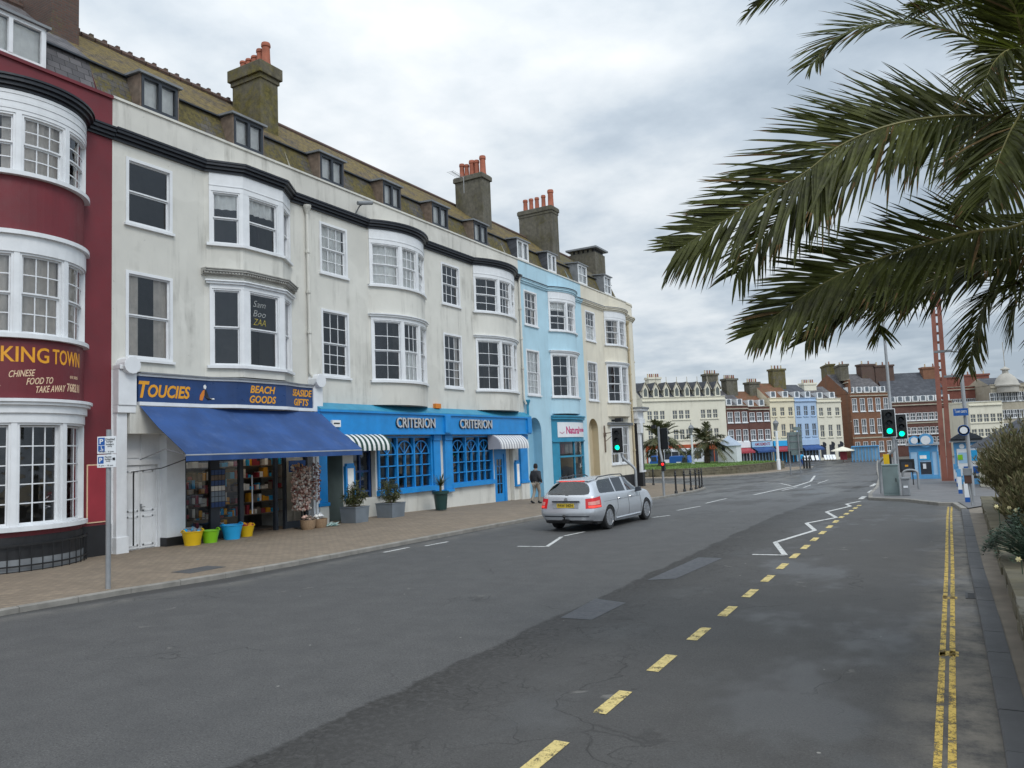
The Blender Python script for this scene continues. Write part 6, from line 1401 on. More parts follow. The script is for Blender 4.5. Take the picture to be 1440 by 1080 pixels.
    mb.hexa([(-.52, -1.83, 1.37), (.52, -1.83, 1.37), (.56, -1.5, 1.385), (-.56, -1.5, 1.385), (-.52, -1.83, 1.405), (.52, -1.83, 1.405), (.57, -1.5, 1.43), (-.57, -1.5, 1.43)]); sp = mb.build('spoiler', 'silver', car, bevel=.012)
    mb = MB(); mb.box(-.40, .40, -1.842, -1.828, 1.375, 1.40); mb.build('brake_light', 'brakered', sp)
    for sg in (1, -1):
        mb = MB(); mb.tube([(sg * .59, -1.5, 1.41), (sg * .60, -1.4, 1.475), (sg * .61, -.5, 1.505), (sg * .60, .2, 1.49), (sg * .585, .4, 1.42)], .017, 6); mb.build('roof_rail', 'dkgrey', car, smooth=True)
        mb = MB(); mb.hexa([(sg * .84, .66, .93), (sg * 1.02, .70, .95), (sg * 1.0, .86, .96), (sg * .84, .86, .93), (sg * .86, .66, 1.07), (sg * 1.0, .70, 1.09), (sg * .98, .82, 1.08), (sg * .85, .82, 1.06)]); mb.build('door_mirror', 'dkgrey', car, bevel=.02)
        dl = MB()
        for y0_ in (-.70, .10, 1.02):
            pts = []
            for z in [.30 + k * .05 for k in range(13)]:
                yy_ = y0_ - (.0 if z > .5 else 0) + (-.28 * max(0, (.55 - z) / .3) if y0_ < -.5 else 0); h = cast((sg * 3, yy_, z), (-sg, 0, 0))[0]
                if h: pts.append(h + Vector((sg * .001, 0, 0)))
            if len(pts) > 2: dl.tube(pts, .005, 4)
        pts = [cast((sg * 3, y_, .80 + .0 * y_), (-sg, 0, 0))[0] for y_ in [-1.6 + k * .2 for k in range(14)]]; dl.tube([p for p in pts if p], .004, 4)
        dl.build('door_gap', 'black', car)
        for y_ in (-.55, .28):
            h = cast((sg * 3, y_, .83), (-sg, 0, 0))[0]
            mb = MB(); mb.tube([h + Vector((0, -.1, 0)), h + Vector((sg * .035, -.07, .004)), h + Vector((sg * .035, .07, .004)), h + Vector((0, .1, 0))], .014, 6); mb.build('door_handle', 'silver', car)
        mb = MB(); pts = [cast((sg * 3, y_, .27), (-sg, 0, 0))[0] for y_ in [-.8 + k * .2 for k in range(10)]]; mb.tube([p for p in pts if p], .03, 6); mb.build('side_skirt', 'silver', car, smooth=True)
    mb = MB(); rows = []
    for z in (.42, .45): rows.append([h + Vector((0, -.004, 0)) for h in (cast((x, -4, z), (0, 1, 0))[0] for x in [-.7 + k * .1 for k in range(15)]) if h])
    mb.grid(rows); mb.build('bumper_crease', 'dkgrey', car, recalc=False)
    mb = MB(); mb.box(-.70, .70, -2.2, -2.0, .24, .345); mb.build('rear_valance', 'black', car, bevel=.03)
    mb = MB(); mb.tube([(0, -2.1, .30), (0, -2.36, .32), (0, -2.40, .42)], .022, 8); mb.lathe([(.001, -.05), (.04, -.03), (.05, 0), (.04, .03), (.001, .05)], (0, -2.40, .45), 10); mb.box(-.1, .1, -2.32, -2.2, .27, .36); mb.build('tow_bar', 'black', car)
    mb = MB(); mb.box(-.78, .78, -1.9, 1.9, .2, .34); mb.build('underbody', 'black', car)
    for sg in (1, -1):
        mb = MB(); mb.box(sg * .38 - .22, sg * .38 + .22, -.25, .2, .5, .62); mb.hexa([(sg * .38 - .22, -.35, .6), (sg * .38 + .22, -.35, .6), (sg * .38 + .22, -.2, .6), (sg * .38 - .22, -.2, .6), (sg * .38 - .2, -.5, 1.12), (sg * .38 + .2, -.5, 1.12), (sg * .38 + .2, -.4, 1.12), (sg * .38 - .2, -.4, 1.12)]); mb.box(sg * .38 - .1, sg * .38 + .1, -.5, -.42, 1.13, 1.28); mb.build('front_seat', 'dkgrey', car, bevel=.03)
    mb = MB(); mb.hexa([(-.6, -1.1, .55), (.6, -1.1, .55), (.6, -.9, .55), (-.6, -.9, .55), (-.6, -1.25, 1.08), (.6, -1.25, 1.08), (.6, -1.15, 1.08), (-.6, -1.15, 1.08)]); mb.box(-.62, .62, -2.0, .9, .4, .55); mb.build('rear_seat', 'dkgrey', car, bevel=.03)
    for y in (-1.28, 1.48):
        for sg in (1, -1):
            c = Vector((sg * .775, y, .335)); m3 = Matrix.Rotation(PI / 2 * sg, 3, 'Y'); mb = MB(); mb.lathe([(.2, -.1), (.30, -.105), (.328, -.085), (.335, 0), (.328, .085), (.30, .105), (.235, .10), (.225, .06)], c, 30, 0, m3); w = mb.build('wheel', 'tyre', car, smooth=True)
            r = MB(); r.lathe([(.232, .10), (.222, .105), (.205, .075)], c, 30, 0, m3); r.lathe([(.206, .075), (.2, .0), (.02, -.01)], c, 30, 1, m3); r.lathe([(.001, .09), (.05, .09), (.06, .06)], c, 14, 0, m3)
            for k in range(7):
                for dd in (0.,):
                    a = k * 2 * PI / 7 + dd; b_ = k * 2 * PI / 7 + dd * .3; d = m3 @ Vector((math.cos(a), math.sin(a), 0)); d2 = m3 @ Vector((math.cos(b_), math.sin(b_), 0)); ax = m3 @ Vector((0, 0, 1)); r.tube([c + d2 * .04 + ax * .08, c + d * .21 + ax * .085], [.024, .02], 5)
            r.build('rim', ['alloy', 'black'], w, smooth=True)
    car.location = loc; car.rotation_euler = (0, 0, rz); return car
make_car((-9.44, 21.75, 0.0), rad(-2.0))
# ================================================================== PERSON walking away on the pavement
def skin_mesh(joints, edges, sub=2):
    me = bpy.data.meshes.new('sk'); me.from_pydata([j[:3] for j in joints], edges, []); o = bpy.data.objects.new('sk', me); COL.objects.link(o)
    m = o.modifiers.new('skin', 'SKIN'); m.use_smooth_shade = True
    for i, j in enumerate(joints):
        v = me.skin_vertices[0].data[i]; rr_ = j[3] if isinstance(j[3], tuple) else (j[3], j[3]); v.radius = rr_; v.use_root = (i == 0)
    s = o.modifiers.new('sub', 'SUBSURF'); s.levels = sub; s.render_levels = sub
    bpy.context.view_layer.update(); r = bpy.data.meshes.new_from_object(o.evaluated_get(bpy.context.evaluated_depsgraph_get())); bpy.data.objects.remove(o); return r
def link_mesh(me, name, m, par, loc=(0, 0, 0)):
    me.materials.clear(); me.materials.append(M[m]); o = bpy.data.objects.new(name, me); COL.objects.link(o); o.parent = par; o.location = loc; me.polygons.foreach_set('use_smooth', [True] * len(me.polygons)); W[o] = W[par]; return o
M['hoodie'] = pm('charcoal_hoodie', (.035, .036, .042), .9, .25, 5, .3, 60); M['chino'] = pm('beige_trousers', (.30, .26, .21), .9, .12, 5, .2, 60); M['hat'] = pm('dark_knit_hat', (.018, .015, .016), .95, .2, 8, .4, 80); M['skin'] = pm('skin', (.42, .24, .17), .5, .08, 8, 0)
def person(loc, rz, label, top='hoodie', leg='chino', sc=1., group=None, far=False):
    p = thing('person', label, 'person', (0, 0, 0), group)
    J = [(0, 0, .95, (.15, .11)), (0, .01, 1.15, (.15, .11)), (0, .01, 1.36, (.17, .115)), (0, 0, 1.47, (.08, .08)), (0, .02, 1.54, (.055, .06)),
         (.19, .0, 1.40, .07), (.25, -.06, 1.13, .052), (.22, .12, .98, .04), (-.19, 0, 1.40, .07), (-.25, -.03, 1.13, .052), (-.24, .1, .92, .04),
         (.095, .0, .86, (.095, .1)), (.10, .12, .5, .065), (.10, .05, .1, .045), (.10, .17, .04, (.04, .035)), (-.095, 0, .86, (.095, .1)), (-.10, -.02, .5, .065), (-.10, -.22, .13, .045), (-.10, -.12, .04, (.04, .035)),
         (0, .03, 1.60, (.07, .085)), (0, .035, 1.68, (.082, .1)), (0, .03, 1.755, (.06, .075)),
         (.22, .17, .93, (.03, .04)), (-.24, .13, .85, (.03, .04))]
    E_ = [(0, 1), (1, 2), (2, 3), (3, 4), (2, 5), (5, 6), (6, 7), (2, 8), (8, 9), (9, 10), (0, 11), (11, 12), (12, 13), (13, 14), (0, 15), (15, 16), (16, 17), (17, 18), (4, 19), (19, 20), (20, 21), (7, 22), (10, 23)]
    b = skin_mesh(J, E_); link_mesh(b, 'body', 'skin', p); b.materials.append(M[top]); b.materials.append(M[leg])
    for f in b.polygons: c = f.center; f.material_index = 0 if c.z > 1.5 or (abs(c.x) > .2 and c.z < .97) else (1 if c.z > .98 else 2)
    def sub(ids, grow, name, m):
        mp = {k: i for i, k in enumerate(ids)}; JJ = [tuple(J[k][:3]) + (tuple(v + grow for v in (J[k][3] if isinstance(J[k][3], tuple) else (J[k][3],) * 2)),) for k in ids]
        link_mesh(skin_mesh(JJ, [(mp[a], mp[c]) for a, c in E_ if a in mp and c in mp]), name, m, p)
    sub([0, 1, 2, 3, 5, 6, 7, 8, 9, 10], .035, 'hooded_top', top); sub([0, 11, 12, 13, 15, 16, 17], .010, 'trousers', leg)
    for k, a in ((13, 14), (17, 18)):
        P = Vector(J[k][:3]); Q = Vector(J[a][:3]); mb = MB(); mb.tube([P + Vector((0, -.05, -.02)), P.lerp(Q, .5) + Vector((0, 0, -.02)), Q + Vector((0, .05, 0))], [.05, .05, .035], 8); mb.build('shoe', 'black', p, smooth=True)
    mb = MB(); mb.lathe([(.001, .155), (.05, .15), (.085, .11), (.1, .05), (.1, -.02), (.09, -.06)], (0, .02, 1.66), 14); mb.build('knitted_hat' if not far else 'hair', 'hat', p, smooth=True)
    if not far:
        mb = MB(); mb.lathe([(.07, 0), (.11, .03), (.12, .08), (.09, .1)], (0, -.01, 1.44), 12); mb.build('hood', 'lead', p, smooth=True)
        f = MB(); f.tube([(-.035, .128, 1.68), (-.034, .132, 1.68)], .012, 6); f.tube([(.035, .128, 1.68), (.034, .132, 1.68)], .012, 6); f.hexa([(-.012, .125, 1.63), (.012, .125, 1.63), (.014, .155, 1.63), (-.014, .155, 1.63), (-.008, .125, 1.68), (.008, .125, 1.68), (.006, .135, 1.68), (-.006, .135, 1.68)]); f.box(-.025, .025, .12, .13, 1.59, 1.6); f.build('face', 'skin', p)
    p.location = loc; p.rotation_euler = (0, 0, rz); p.scale = (sc,) * 3; return p
P = G(755, 708, ZP); person((P.x, P.y, P.z), rad(-8), 'person in a dark grey hooded top and dark hat walking away behind the silver car', sc=.98)
# ================================================================== ISLAND
isl = [(-34, 69.5), (-24.6, 68.8), (-21.9, 67.8), (-19.3, 69.5), (-16.9, 75.3), (-15.1, 83.6), (-14.0, 92), (-14.2, 94.2), (-16, 95), (-20, 95), (-34, 92)]
sheet('island_path', isl, .09, 'pave'); kerbline('kerb', isl[:9], .16, -.1, .11, 'kerb', -1)
iw = [(-36, 73.2), (-25.5, 72.4), (-22.3, 73.4), (-19.6, 77.5), (-17.7, 84), (-16.8, 91)]
pw = Path(iw); mb = MB()
for i in range(60):
    a, b = pw.L * i / 60, pw.L * (i + 1) / 60 - .01
    for j in range(3): z0 = -.95 + .05 + j * .26; pbox(mb, pw, a + .15 * (j % 2), b + .15 * (j % 2), z0, z0 + .25, -.3, R.uniform(-.02, .03))
pbox(mb, pw, 0, pw.L, -.12, -.04, -.32, .03); o = mb.build('retaining_wall', 'stone'); tag(o, 'low stone retaining wall along the front of the grass island', 'wall')
gm = bmesh.new(); rows = []
for i in range(70):
    q = pw.L * i / 69; rows.append([pw.P(q, -.25 - k * k * .35, -.1 + .2 * (1 - math.exp(-k * .55)) + R.uniform(-.03, .03)) for k in range(8)])
mb = MB(); mb.grid(rows)
rd = random.Random(2)
for i in range(5200):
    q = rd.uniform(0, pw.L); k = rd.random() ** 1.5 * 6; b = pw.P(q, -.3 - k * k * .35, -.12 + .2 * (1 - math.exp(-k * .55))); h = rd.uniform(.05, .16); a = rd.uniform(0, 6.3); s = Vector((math.cos(a), math.sin(a), 0)) * .03; mb.face([b - s, b + s, b + Vector((rd.uniform(-.06, .06), rd.uniform(-.06, .06), h))])
o = mb.build('grass', 'grass', recalc=False); o['kind'] = 'stuff'
def smallpalm(px, pyb, pyc, Y, label, seed, r=1.7):
    P = FY(px, pyb, Y); Cn = FY(px, pyc, Y); t = thing('palm_tree', label, 'palm tree', (P.x, Y, P.z), 'palm trees on the island'); mb = MB(); n = 16; mb.lathe([(.34 + .05 * (i % 2) - .005 * i + (.12 if i > 13 else 0), P.z - .6 + (Cn.z - P.z + .6) * i / n) for i in range(n + 1)], (P.x, Y, 0), 12); mb.build('trunk', 'trunk', t)
    rd = random.Random(seed); C_ = Vector((P.x, Y, Cn.z)); r *= 1.25
    for i in range(26):
        a = i * 2.4; e = rd.uniform(-.25, 1.25); d = Vector((math.cos(a) * math.cos(e), math.sin(a) * math.cos(e), math.sin(e))); pts = [C_ + d * r * u + Vector((0, 0, -r * .55 * u * u * math.cos(e))) for u in (.03, .35, .7, 1)]
        mb = MB(); frond(mb, pts, r * .30, 30, wid=.085, droop=.4, rib=.025, seed=seed * 50 + i); mb.build('frond', ['farpalm', 'palmrib', 'palmdry'], t, recalc=False)
smallpalm(995, 655, 622, 86, 'small palm tree on the island beside the white hut', 3, 2.3); smallpalm(930, 655, 618, 80, 'small palm tree behind the bent traffic light pole', 4, 2.4)
Yh = 88; a = FY(1010, 650, Yh); b = FY(1037, 650, Yh); zt = FY(1022, 627, Yh).z; t = thing('hut', 'small white hut with a pale pyramid roof on the grass island', 'hut', ((a.x + b.x) / 2, Yh + 1, -.5)); mb = MB(); mb.box(a.x, b.x, Yh, Yh + 2.2, -.9, zt); mb.build('hut_wall', 'bluewhite', t)
mb = MB(); cx = (a.x + b.x) / 2; w = (b.x - a.x) / 2 + .15; zz_ = FY(1022, 612, Yh).z; bs = [(cx - w, Yh - .15, zt), (cx + w, Yh - .15, zt), (cx + w, Yh + 2.35, zt), (cx - w, Yh + 2.35, zt)]; tp = (cx, Yh + 1.1, zz_)
for i in range(4): mb.face([bs[i], bs[(i + 1) % 4], tp])
mb.face(bs[::-1]); mb.build('roof', pm('pale_slate', (.36, .42, .50), .6, .08, 2), t); mb = MB(); mb.tube([tp, (cx, Yh + 1.1, zz_ + .4)], .05, 6); mb.build('finial', 'bluewhite', t)
mb = MB(); mb.box(a.x + .5, a.x + .9, Yh - .03, Yh - .001, zt - .5, zt - .1); mb.build('hatch', 'dkgrey', t)
# sign seen from the back
Ys = 74; a = FY(1106, 608, Ys); b = FY(1129, 634, Ys); t = thing('road_sign', 'large grey road sign seen from behind on two posts at the island tip', 'sign', ((a.x + b.x) / 2, Ys, H(Ys))); mb = MB(); mb.box(a.x, b.x, Ys, Ys + .06, b.z, a.z); mb.build('sign_panel', 'greypaint', t); mb = MB()
for z in (a.z - .3, (a.z + b.z) / 2, b.z + .2): mb.box(a.x, b.x, Ys - .04, Ys - .001, z - .04, z + .04)
mb.build('sign_rails', 'lead', t)
for px in (1110.5, 1124.5):
    x = FY(px, 640, Ys).x; mb = MB(); mb.tube([(x, Ys - .1, H(Ys)), (x, Ys - .1, a.z)], .06, 8); mb.build('post', 'lead', t, smooth=True)
x = FY(1121, 600, Ys).x; mb = MB(); mb.box(x - .35, x + .3, Ys, Ys + .05, a.z + .12, a.z + .45); mb.build('top_panel', 'greypaint', t)
mb = MB(); mb.box(FY(1113, 640, Ys).x, FY(1124, 640, Ys).x, Ys, Ys + .05, FY(1118, 640, Ys).z, FY(1118, 634.5, Ys).z); mb.build('lower_panel', 'greypaint', t)
for i, (px, lab) in enumerate(((1131, 'left black bollard at the island tip'), (1135, 'middle black bollard at the island tip'), (1139, 'right black bollard at the island tip'))):
    P = G(px, 659, .1); t = thing('bollard', lab, 'bollard', P, 'bollards at the island tip'); mb = MB(); mb.lathe([(.1, 0), (.09, 1.0), (.14, 1.1), (.08, 1.3), (.001, 1.35)], P, 8); mb.build('post_shaft', 'black', t)
# ================================================================== VEHICLES BEHIND THE ISLAND
def vehicle(name, label, cat, px0, px1, pyt, Y, wdt, m, kind, zb=None):
    a = FY(px0, 650, Y); b = FY(px1, 650, Y); L = b.x - a.x; z0 = H(Y); zt = FY((px0 + px1) / 2, pyt, Y).z; t = thing(name, label, cat, ((a.x + b.x) / 2, Y, z0), 'vehicles beyond the island' if kind != 'bus' else None); hgt = zt - z0
    if kind == 'bus': pr_ = [(0, .3), (0, hgt - .15), (.25, hgt), (L - .25, hgt), (L, hgt - .2), (L, .3)]
    elif kind == 'van': pr_ = [(0, .3), (0, hgt * .9), (.2, hgt), (L * .72, hgt), (L * .86, hgt * .58), (L, hgt * .5), (L, .3)]
    else: pr_ = [(0, .3), (0, .62 * hgt), (L * .1, .68 * hgt), (L * .22, hgt), (L * .62, hgt), (L * .76, .66 * hgt), (L * .97, .55 * hgt), (L, .3)]
    mb = MB(); A_ = [(a.x + x, Y, z0 + z) for x, z in pr_]; B_ = [(p[0], Y + wdt, p[2]) for p in A_]; mb.face(A_); mb.face(B_[::-1])
    for i in range(len(A_)): j = (i + 1) % len(A_); mb.face([A_[i], A_[j], B_[j], B_[i]])
    mb.build('body', m, t, bevel=.06); g = MB()
    if kind == 'bus':
        for k in range(7): g.box(a.x + .3 + k * (L - .6) / 7, a.x + .3 + (k + .93) * (L - .6) / 7, Y - .012, Y - .001, z0 + hgt * .5, z0 + hgt * .86)
    elif kind == 'van': g.box(a.x + L * .55, a.x + L * .76, Y - .012, Y - .001, z0 + hgt * .55, z0 + hgt * .9)
    else: g.box(a.x + L * .22, a.x + L * .41, Y - .012, Y - .001, z0 + hgt * .66, z0 + hgt * .93); g.box(a.x + L * .43, a.x + L * .64, Y - .012, Y - .001, z0 + hgt * .66, z0 + hgt * .93)
    g.build('windows', 'dkgrey', t)
    if kind == 'bus': mb = MB(); mb.box(a.x, b.x, Y - .014, Y - .001, z0 + .3, z0 + hgt * .32); mb.build('lower_panel', 'signblue', t); mb = MB(); mb.box(b.x, b.x + .012, Y + .1, Y + wdt - .1, z0 + .4, z0 + hgt * .9); mb.build('front_panel', 'yellowp', t)
    if kind == 'van': mb = MB(); mb.box(a.x + L * .3, a.x + L * .5, Y - .014, Y - .001, z0 + hgt * .35, z0 + hgt * .62); mb.build('side_panel', 'bluewhite', t)
    for u in (.18, .8): mb = MB(); mb.lathe([(.34, 0), (.34, .2), (.2, .22), (.001, .2)], (a.x + L * u, Y + .15, z0 + .34), 16, 0, Matrix.Rotation(PI / 2, 3, 'X')); mb.build('wheel', 'tyre', t)
vehicle('bus', 'blue and white bus behind the grass island', 'bus', 912, 991, 631, 98, 2.5, 'bluewhite', 'bus')
vehicle('van', 'dark blue van with a white side panel in front of the bus', 'van', 941, 975, 641, 91, 1.8, 'signblue', 'van')
vehicle('van', 'dark blue vehicle at the left end of the bus', 'van', 913, 929, 641, 90, 1.8, 'signblue', 'car')
vehicle('parked_car', 'silver car parked beyond the grass right of the small palm', 'car', 1000, 1024, 650, 100, 1.7, 'alloy', 'car'); vehicle('parked_car', 'grey car parked in front of the shops right of the white hut', 'car', 1040, 1058, 650, 97, 1.7, 'lead', 'car')
# ================================================================== FAR BUILDINGS
def farhouse(px0, px1, Y0, Y1, pyt, wm, label, cols, floors, gf=None, rm='darkslate', rh=2.2, dorm=0, gothic=False, chims=(), win=(1.0, .4), dep=9, sill='white', arch=False, pl=None, cat='building', group='far terrace buildings', pitched=True, gh=3.2, fm=None, name='far_building', band=None):
    fm = fm or ('white' if sill == 'proud' else wm)
    a = FY(px0, 600, Y0); b = FY(px1, 600, Y1); za = FY(px0, pyt if not isinstance(pyt, tuple) else pyt[0], Y0).z; z0 = H(90) - .1
    A_ = Vector((a.x, Y0, 0)); B_ = Vector((b.x, Y1, 0)); pa = Path([A_, B_]); L = pa.L; hh = za - z0; t = thing(name, label, cat, ((a.x + b.x) / 2, (Y0 + Y1) / 2, z0), group)
    holes = []; up_ = hh - gh - .7; n = len(floors)
    for i, (f0, f1) in enumerate(floors):
        for c in range(cols):
            u = (c + .5) / cols if not pl else pl[c]; w = win[1]
            holes.append((L * u - w, L * u + w, z0 + hh * f0, z0 + hh * f1))
    mb = MB(); wallsheet(mb, pa, 0, L, z0 - .3, za, holes, .2); bk = [pa.P(0, -dep), pa.P(L, -dep)]
    for q in (0, L): mb.face([pa.P(q, 0, z0 - .3), pa.P(q, -dep, z0 - .3), pa.P(q, -dep, za), pa.P(q, 0, za)])
    mb.face([pa.P(0, -dep, z0 - .3), pa.P(L, -dep, z0 - .3), pa.P(L, -dep, za), pa.P(0, -dep, za)]); mb.build('wall', wm, t, recalc=False)
    mb = MB(); pbox(mb, pa, 0, L, za - .5, za - .35, 0, .2); pbox(mb, pa, 0, L, za, za + .08, -.3, .12)
    if band: pbox(mb, pa, 0, L, z0 + hh * band, z0 + hh * band + .2, 0, .06)
    mb.build('cornice', 'farstone' if wm.startswith('farr') or wm == 'farbrown' else wm, t)
    for h in holes:
        f = MB(); E = .07; s0, s1, c0, c1 = h; o0, o1 = -.16, .02 if sill == 'proud' else -.02
        for x0_, x1_, y0_, y1_ in ((s0, s0 + E, c0, c1), (s1 - E, s1, c0, c1), (s0 + E, s1 - E, c0, c0 + E), (s0 + E, s1 - E, c1 - E, c1), (s0 + E, s1 - E, (c0 + c1) / 2 - .04, (c0 + c1) / 2 + .04)): pbox(f, pa, x0_, x1_, y0_, y1_, o0, o1)
        pbox(f, pa, (s0 + s1) / 2 - .03, (s0 + s1) / 2 + .03, c0 + E, c1 - E, -.14, -.06); pbox(f, pa, s0 - .08, s1 + .08, c0 - .14, c0 - .002, 0, .12)
        if arch: f.lathe([(s1 - s0) / 2 * q and ((s1 - s0) / 2 * q, 0) for q in (.55, 1)] + [((s1 - s0) / 2, .1), ((s1 - s0) / 2 * .55, .1)], pa.P((s0 + s1) / 2, .05, c1 - .05), 14, 0, Matrix.Rotation(PI / 2, 3, 'X'))
        fo = f.build('window', fm, t); g = MB(); g.face([pa.P(s0, -.12, c0), pa.P(s1, -.12, c0), pa.P(s1, -.12, c1), pa.P(s0, -.12, c1)]); g.build('pane', 'farpane', fo, recalc=False)
    if pitched:
        mb = MB(); q0 = [pa.P(0, -.25, za - .1), pa.P(L, -.25, za - .1)]; r0 = [pa.P(0, -dep * .45, za + rh), pa.P(L, -dep * .45, za + rh)]; q1 = [pa.P(0, -dep, za - .1), pa.P(L, -dep, za - .1)]
        mb.face([q0[0], q0[1], r0[1], r0[0]], 0); mb.face([r0[0], r0[1], q1[1], q1[0]], 0); mb.face([q0[0], r0[0], q1[0]], 1); mb.face([q0[1], q1[1], r0[1]], 1); mb.build('roof', [rm, wm], t, recalc=False)
        for i in range(dorm):
            s = L * (i + .5) / dorm; w = .42 if gothic else .5; d0 = za; d1 = za + (1.25 if gothic else 1.05); mb = MB(); o_ = -.5
            mb.hexa([pa.P(s - w, o_, d0), pa.P(s + w, o_, d0), pa.P(s + w, -3, d0), pa.P(s - w, -3, d0), pa.P(s - w, o_, d1), pa.P(s + w, o_, d1), pa.P(s + w, -3, d1), pa.P(s - w, -3, d1)], 0)
            if gothic:
                pk = d1 + 1.05; v = w + .2; F = [pa.P(s - v, o_ + .12, d1 - .15), pa.P(s + v, o_ + .12, d1 - .15), pa.P(s, o_ + .12, pk)]; Bk = [pa.P(s - v, -4, d1 - .15), pa.P(s + v, -4, d1 - .15), pa.P(s, -4, pk)]
                mb.face([pa.P(s - w, o_ + .01, d1), pa.P(s + w, o_ + .01, d1), pa.P(s, o_ + .01, pk - .15)], 0); mb.face([F[0], F[2], Bk[2], Bk[0]], 1); mb.face([F[1], Bk[1], Bk[2], F[2]], 1)
                for e in (0, 1): mb.tube([F[e], F[2]], .06, 4, 2)
                mb.tube([F[2], F[2] + Vector((0, 0, .7))], .04, 4, 2)
            d = mb.build('dormer', ['farcream' if gothic else 'white', rm, 'farstone'], t, recalc=False); g = MB(); g.face([pa.P(s - w * .65, o_ + .012, d0 + .25), pa.P(s + w * .65, o_ + .012, d0 + .25), pa.P(s + w * .65, o_ + .012, d1 - .1), pa.P(s, o_ + .012, d1 + (.3 if gothic else 0)), pa.P(s - w * .65, o_ + .012, d1 - .1)]); g.build('pane', 'farglass', d, recalc=False)
    for u, cw, ch, np_, cm in chims:
        mb = MB(); c = pa.P(L * u, -dep * .4); e = pa.t[0]; nn = Vector((e.y, -e.x, 0)); mb.obox((c.x, c.y, za + ch / 2), (e, nn, (0, 0, 1)), (cw, 1.3, ch)); mb.obox((c.x, c.y, za + ch), (e, nn, (0, 0, 1)), (cw + .25, 1.55, .3)); co_ = mb.build('chimney', cm, t)
        for k in range(np_): mb = MB(); q = c + e * (cw * ((k + .5) / np_ - .5)); mb.lathe([(.13, 0), (.1, .5), (.13, .55)], (q.x, q.y, za + ch + .15), 8); mb.build('chimney_pot', 'farpot' if k % 3 else 'cream2', co_)
    if gf: gf(t, pa, L, z0)
    return t, pa, L, z0, za
M['farpane'] = pm('far_pane', (.12, .13, .14), .2, .35, .4, 0); M['shoporange'] = pm('orange_red_fascia', (.40, .07, .02), .5, .2, 1, 0); M['farglass'] = glass('far_window_glass', (.55, .58, .6), .1)
M['farpot'] = pm('far_chimney_pot', (.24, .10, .06), .8, .2, 3, 0)
def shop(fascia, awn=None, txt=None, tm='whitetext', glassm='dkgrey', ah=0):
    def f(t, pa, L, z0):
        mb = MB(); pbox(mb, pa, .1, L - .1, z0 + 2.5, z0 + 3.3, 0, .25); sg = mb.build('sign_board', fascia, t)
        if txt: tt = MB(); letters(tt, txt, L * .7, .45, lambda x, y, d: pa.P(L * .15 + x, .255 + d, z0 + 2.68 + y), bold=.02); tt.build('lettering', tm, sg)
        mb = MB(); pbox(mb, pa, .2, L - .2, z0 + .1, z0 + 2.5, .0, .05); o = mb.build('shop_front', glassm, t); mb = MB()
        for k in range(7): pbox(mb, pa, .2 + (L - .5) * k / 6, .32 + (L - .5) * k / 6, z0, z0 + 2.5, .05, .12)
        mb.build('shop_frame', fascia if fascia != 'gold' else 'white', o)
        if awn: mb = MB(); r = [[pa.P(q, .1, z0 + 2.5), pa.P(q, 1.3, z0 + 1.95), pa.P(q, 1.32, z0 + 1.7)] for q in (.2, L - .2)]; mb.grid(r); mb.build('awning', awn, t, recalc=False)
    return f
def entrance(t, pa, L, z0):
    for u in (.15, .5, .85):
        mb = MB(); pbox(mb, pa, L * u - .45, L * u + .45, z0 + .5, z0 + 2.4, 0, .03); mb.lathe([(.45, 0), (.45, .03), (.001, .03)], pa.P(L * u, .03, z0 + 2.4), 16, 0, Matrix.Rotation(PI / 2, 3, 'X')); mb.build('arched_door', 'dkgrey', t)
F2 = [(.36, .54), (.70, .84)]
farhouse(905, 1022, 103, 112, (560, 566), 'farcream', 'long cream terrace with a row of pointed gothic dormers', 9, [(.40, .55), (.69, .82)], shop('shoporange', None), dorm=8, gothic=True, rh=2.5, chims=((.27, 1.9, 3.1, 6, 'farcream'), (.985, 2.0, 3.5, 5, 'chimney2')), gh=3.4, win=(1, .4), pl=[.08, .155, .23, .38, .455, .53, .72, .795, .87])
farhouse(1022.5, 1053, 112, 115, 571, 'farred', 'dark red brick terrace house next to the long cream terrace', 3, [(.40, .60), (.72, .90)], shop('white', 'redboard', None), dorm=2, rm='slate2', rh=2.6, chims=((.95, 2.0, 4.2, 6, 'chimney2'),), sill='proud', win=(1, .46))
farhouse(1053.5, 1084, 115, 118, 572, 'farred', 'dark red brick terrace house over a blue fronted shop', 3, [(.42, .60), (.75, .90)], shop('kioskpale', 'awn', 'AMUSEMENTS', 'redboard'), dorm=2, rm='fartile', rh=2.6, chims=((.98, 1.9, 3.8, 5, 'chimney2'),), sill='proud', win=(1, .46))
farhouse(1084.5, 1119, 118, 121, 560, 'faryellow', 'pale yellow terrace house behind the grey sign', 3, [(.40, .60), (.72, .86)], shop('skyp', 'redboard'), dorm=2, rm='fartile', rh=2.6, chims=((.97, 2.2, 4.6, 4, 'chimney'),))
def bluesign(t, pa, L, z0): shop('farblue', 'awn')(t, pa, L, z0); tt = MB(); letters(tt, 'CROWN HOTEL', L * .7, .3, lambda x, y, d: pa.P(L * .15 + x, .01 + d, z0 + 6.55 + y), bold=.01); tt.build('lettering', 'signblue', t)
def bluesign(t, pa, L, z0): shop('farblue', 'awn')(t, pa, L, z0)
farhouse(1119.5, 1150, 121, 124, 560, 'farblue', 'sky blue terrace house with blue awning and deckchairs outside', 3, [(.40, .60), (.72, .88)], bluesign, dorm=2, rm='darkslate', rh=2.4)
farhouse(1150.5, 1185, 124, 127, 561, 'farcream', 'cream terrace house with arched doors at the end of the row', 3, [(.38, .58), (.72, .86)], entrance, dorm=2, rm='slate2', rh=2.2, chims=((.3, 2.2, 2.6, 6, 'farcream'),))
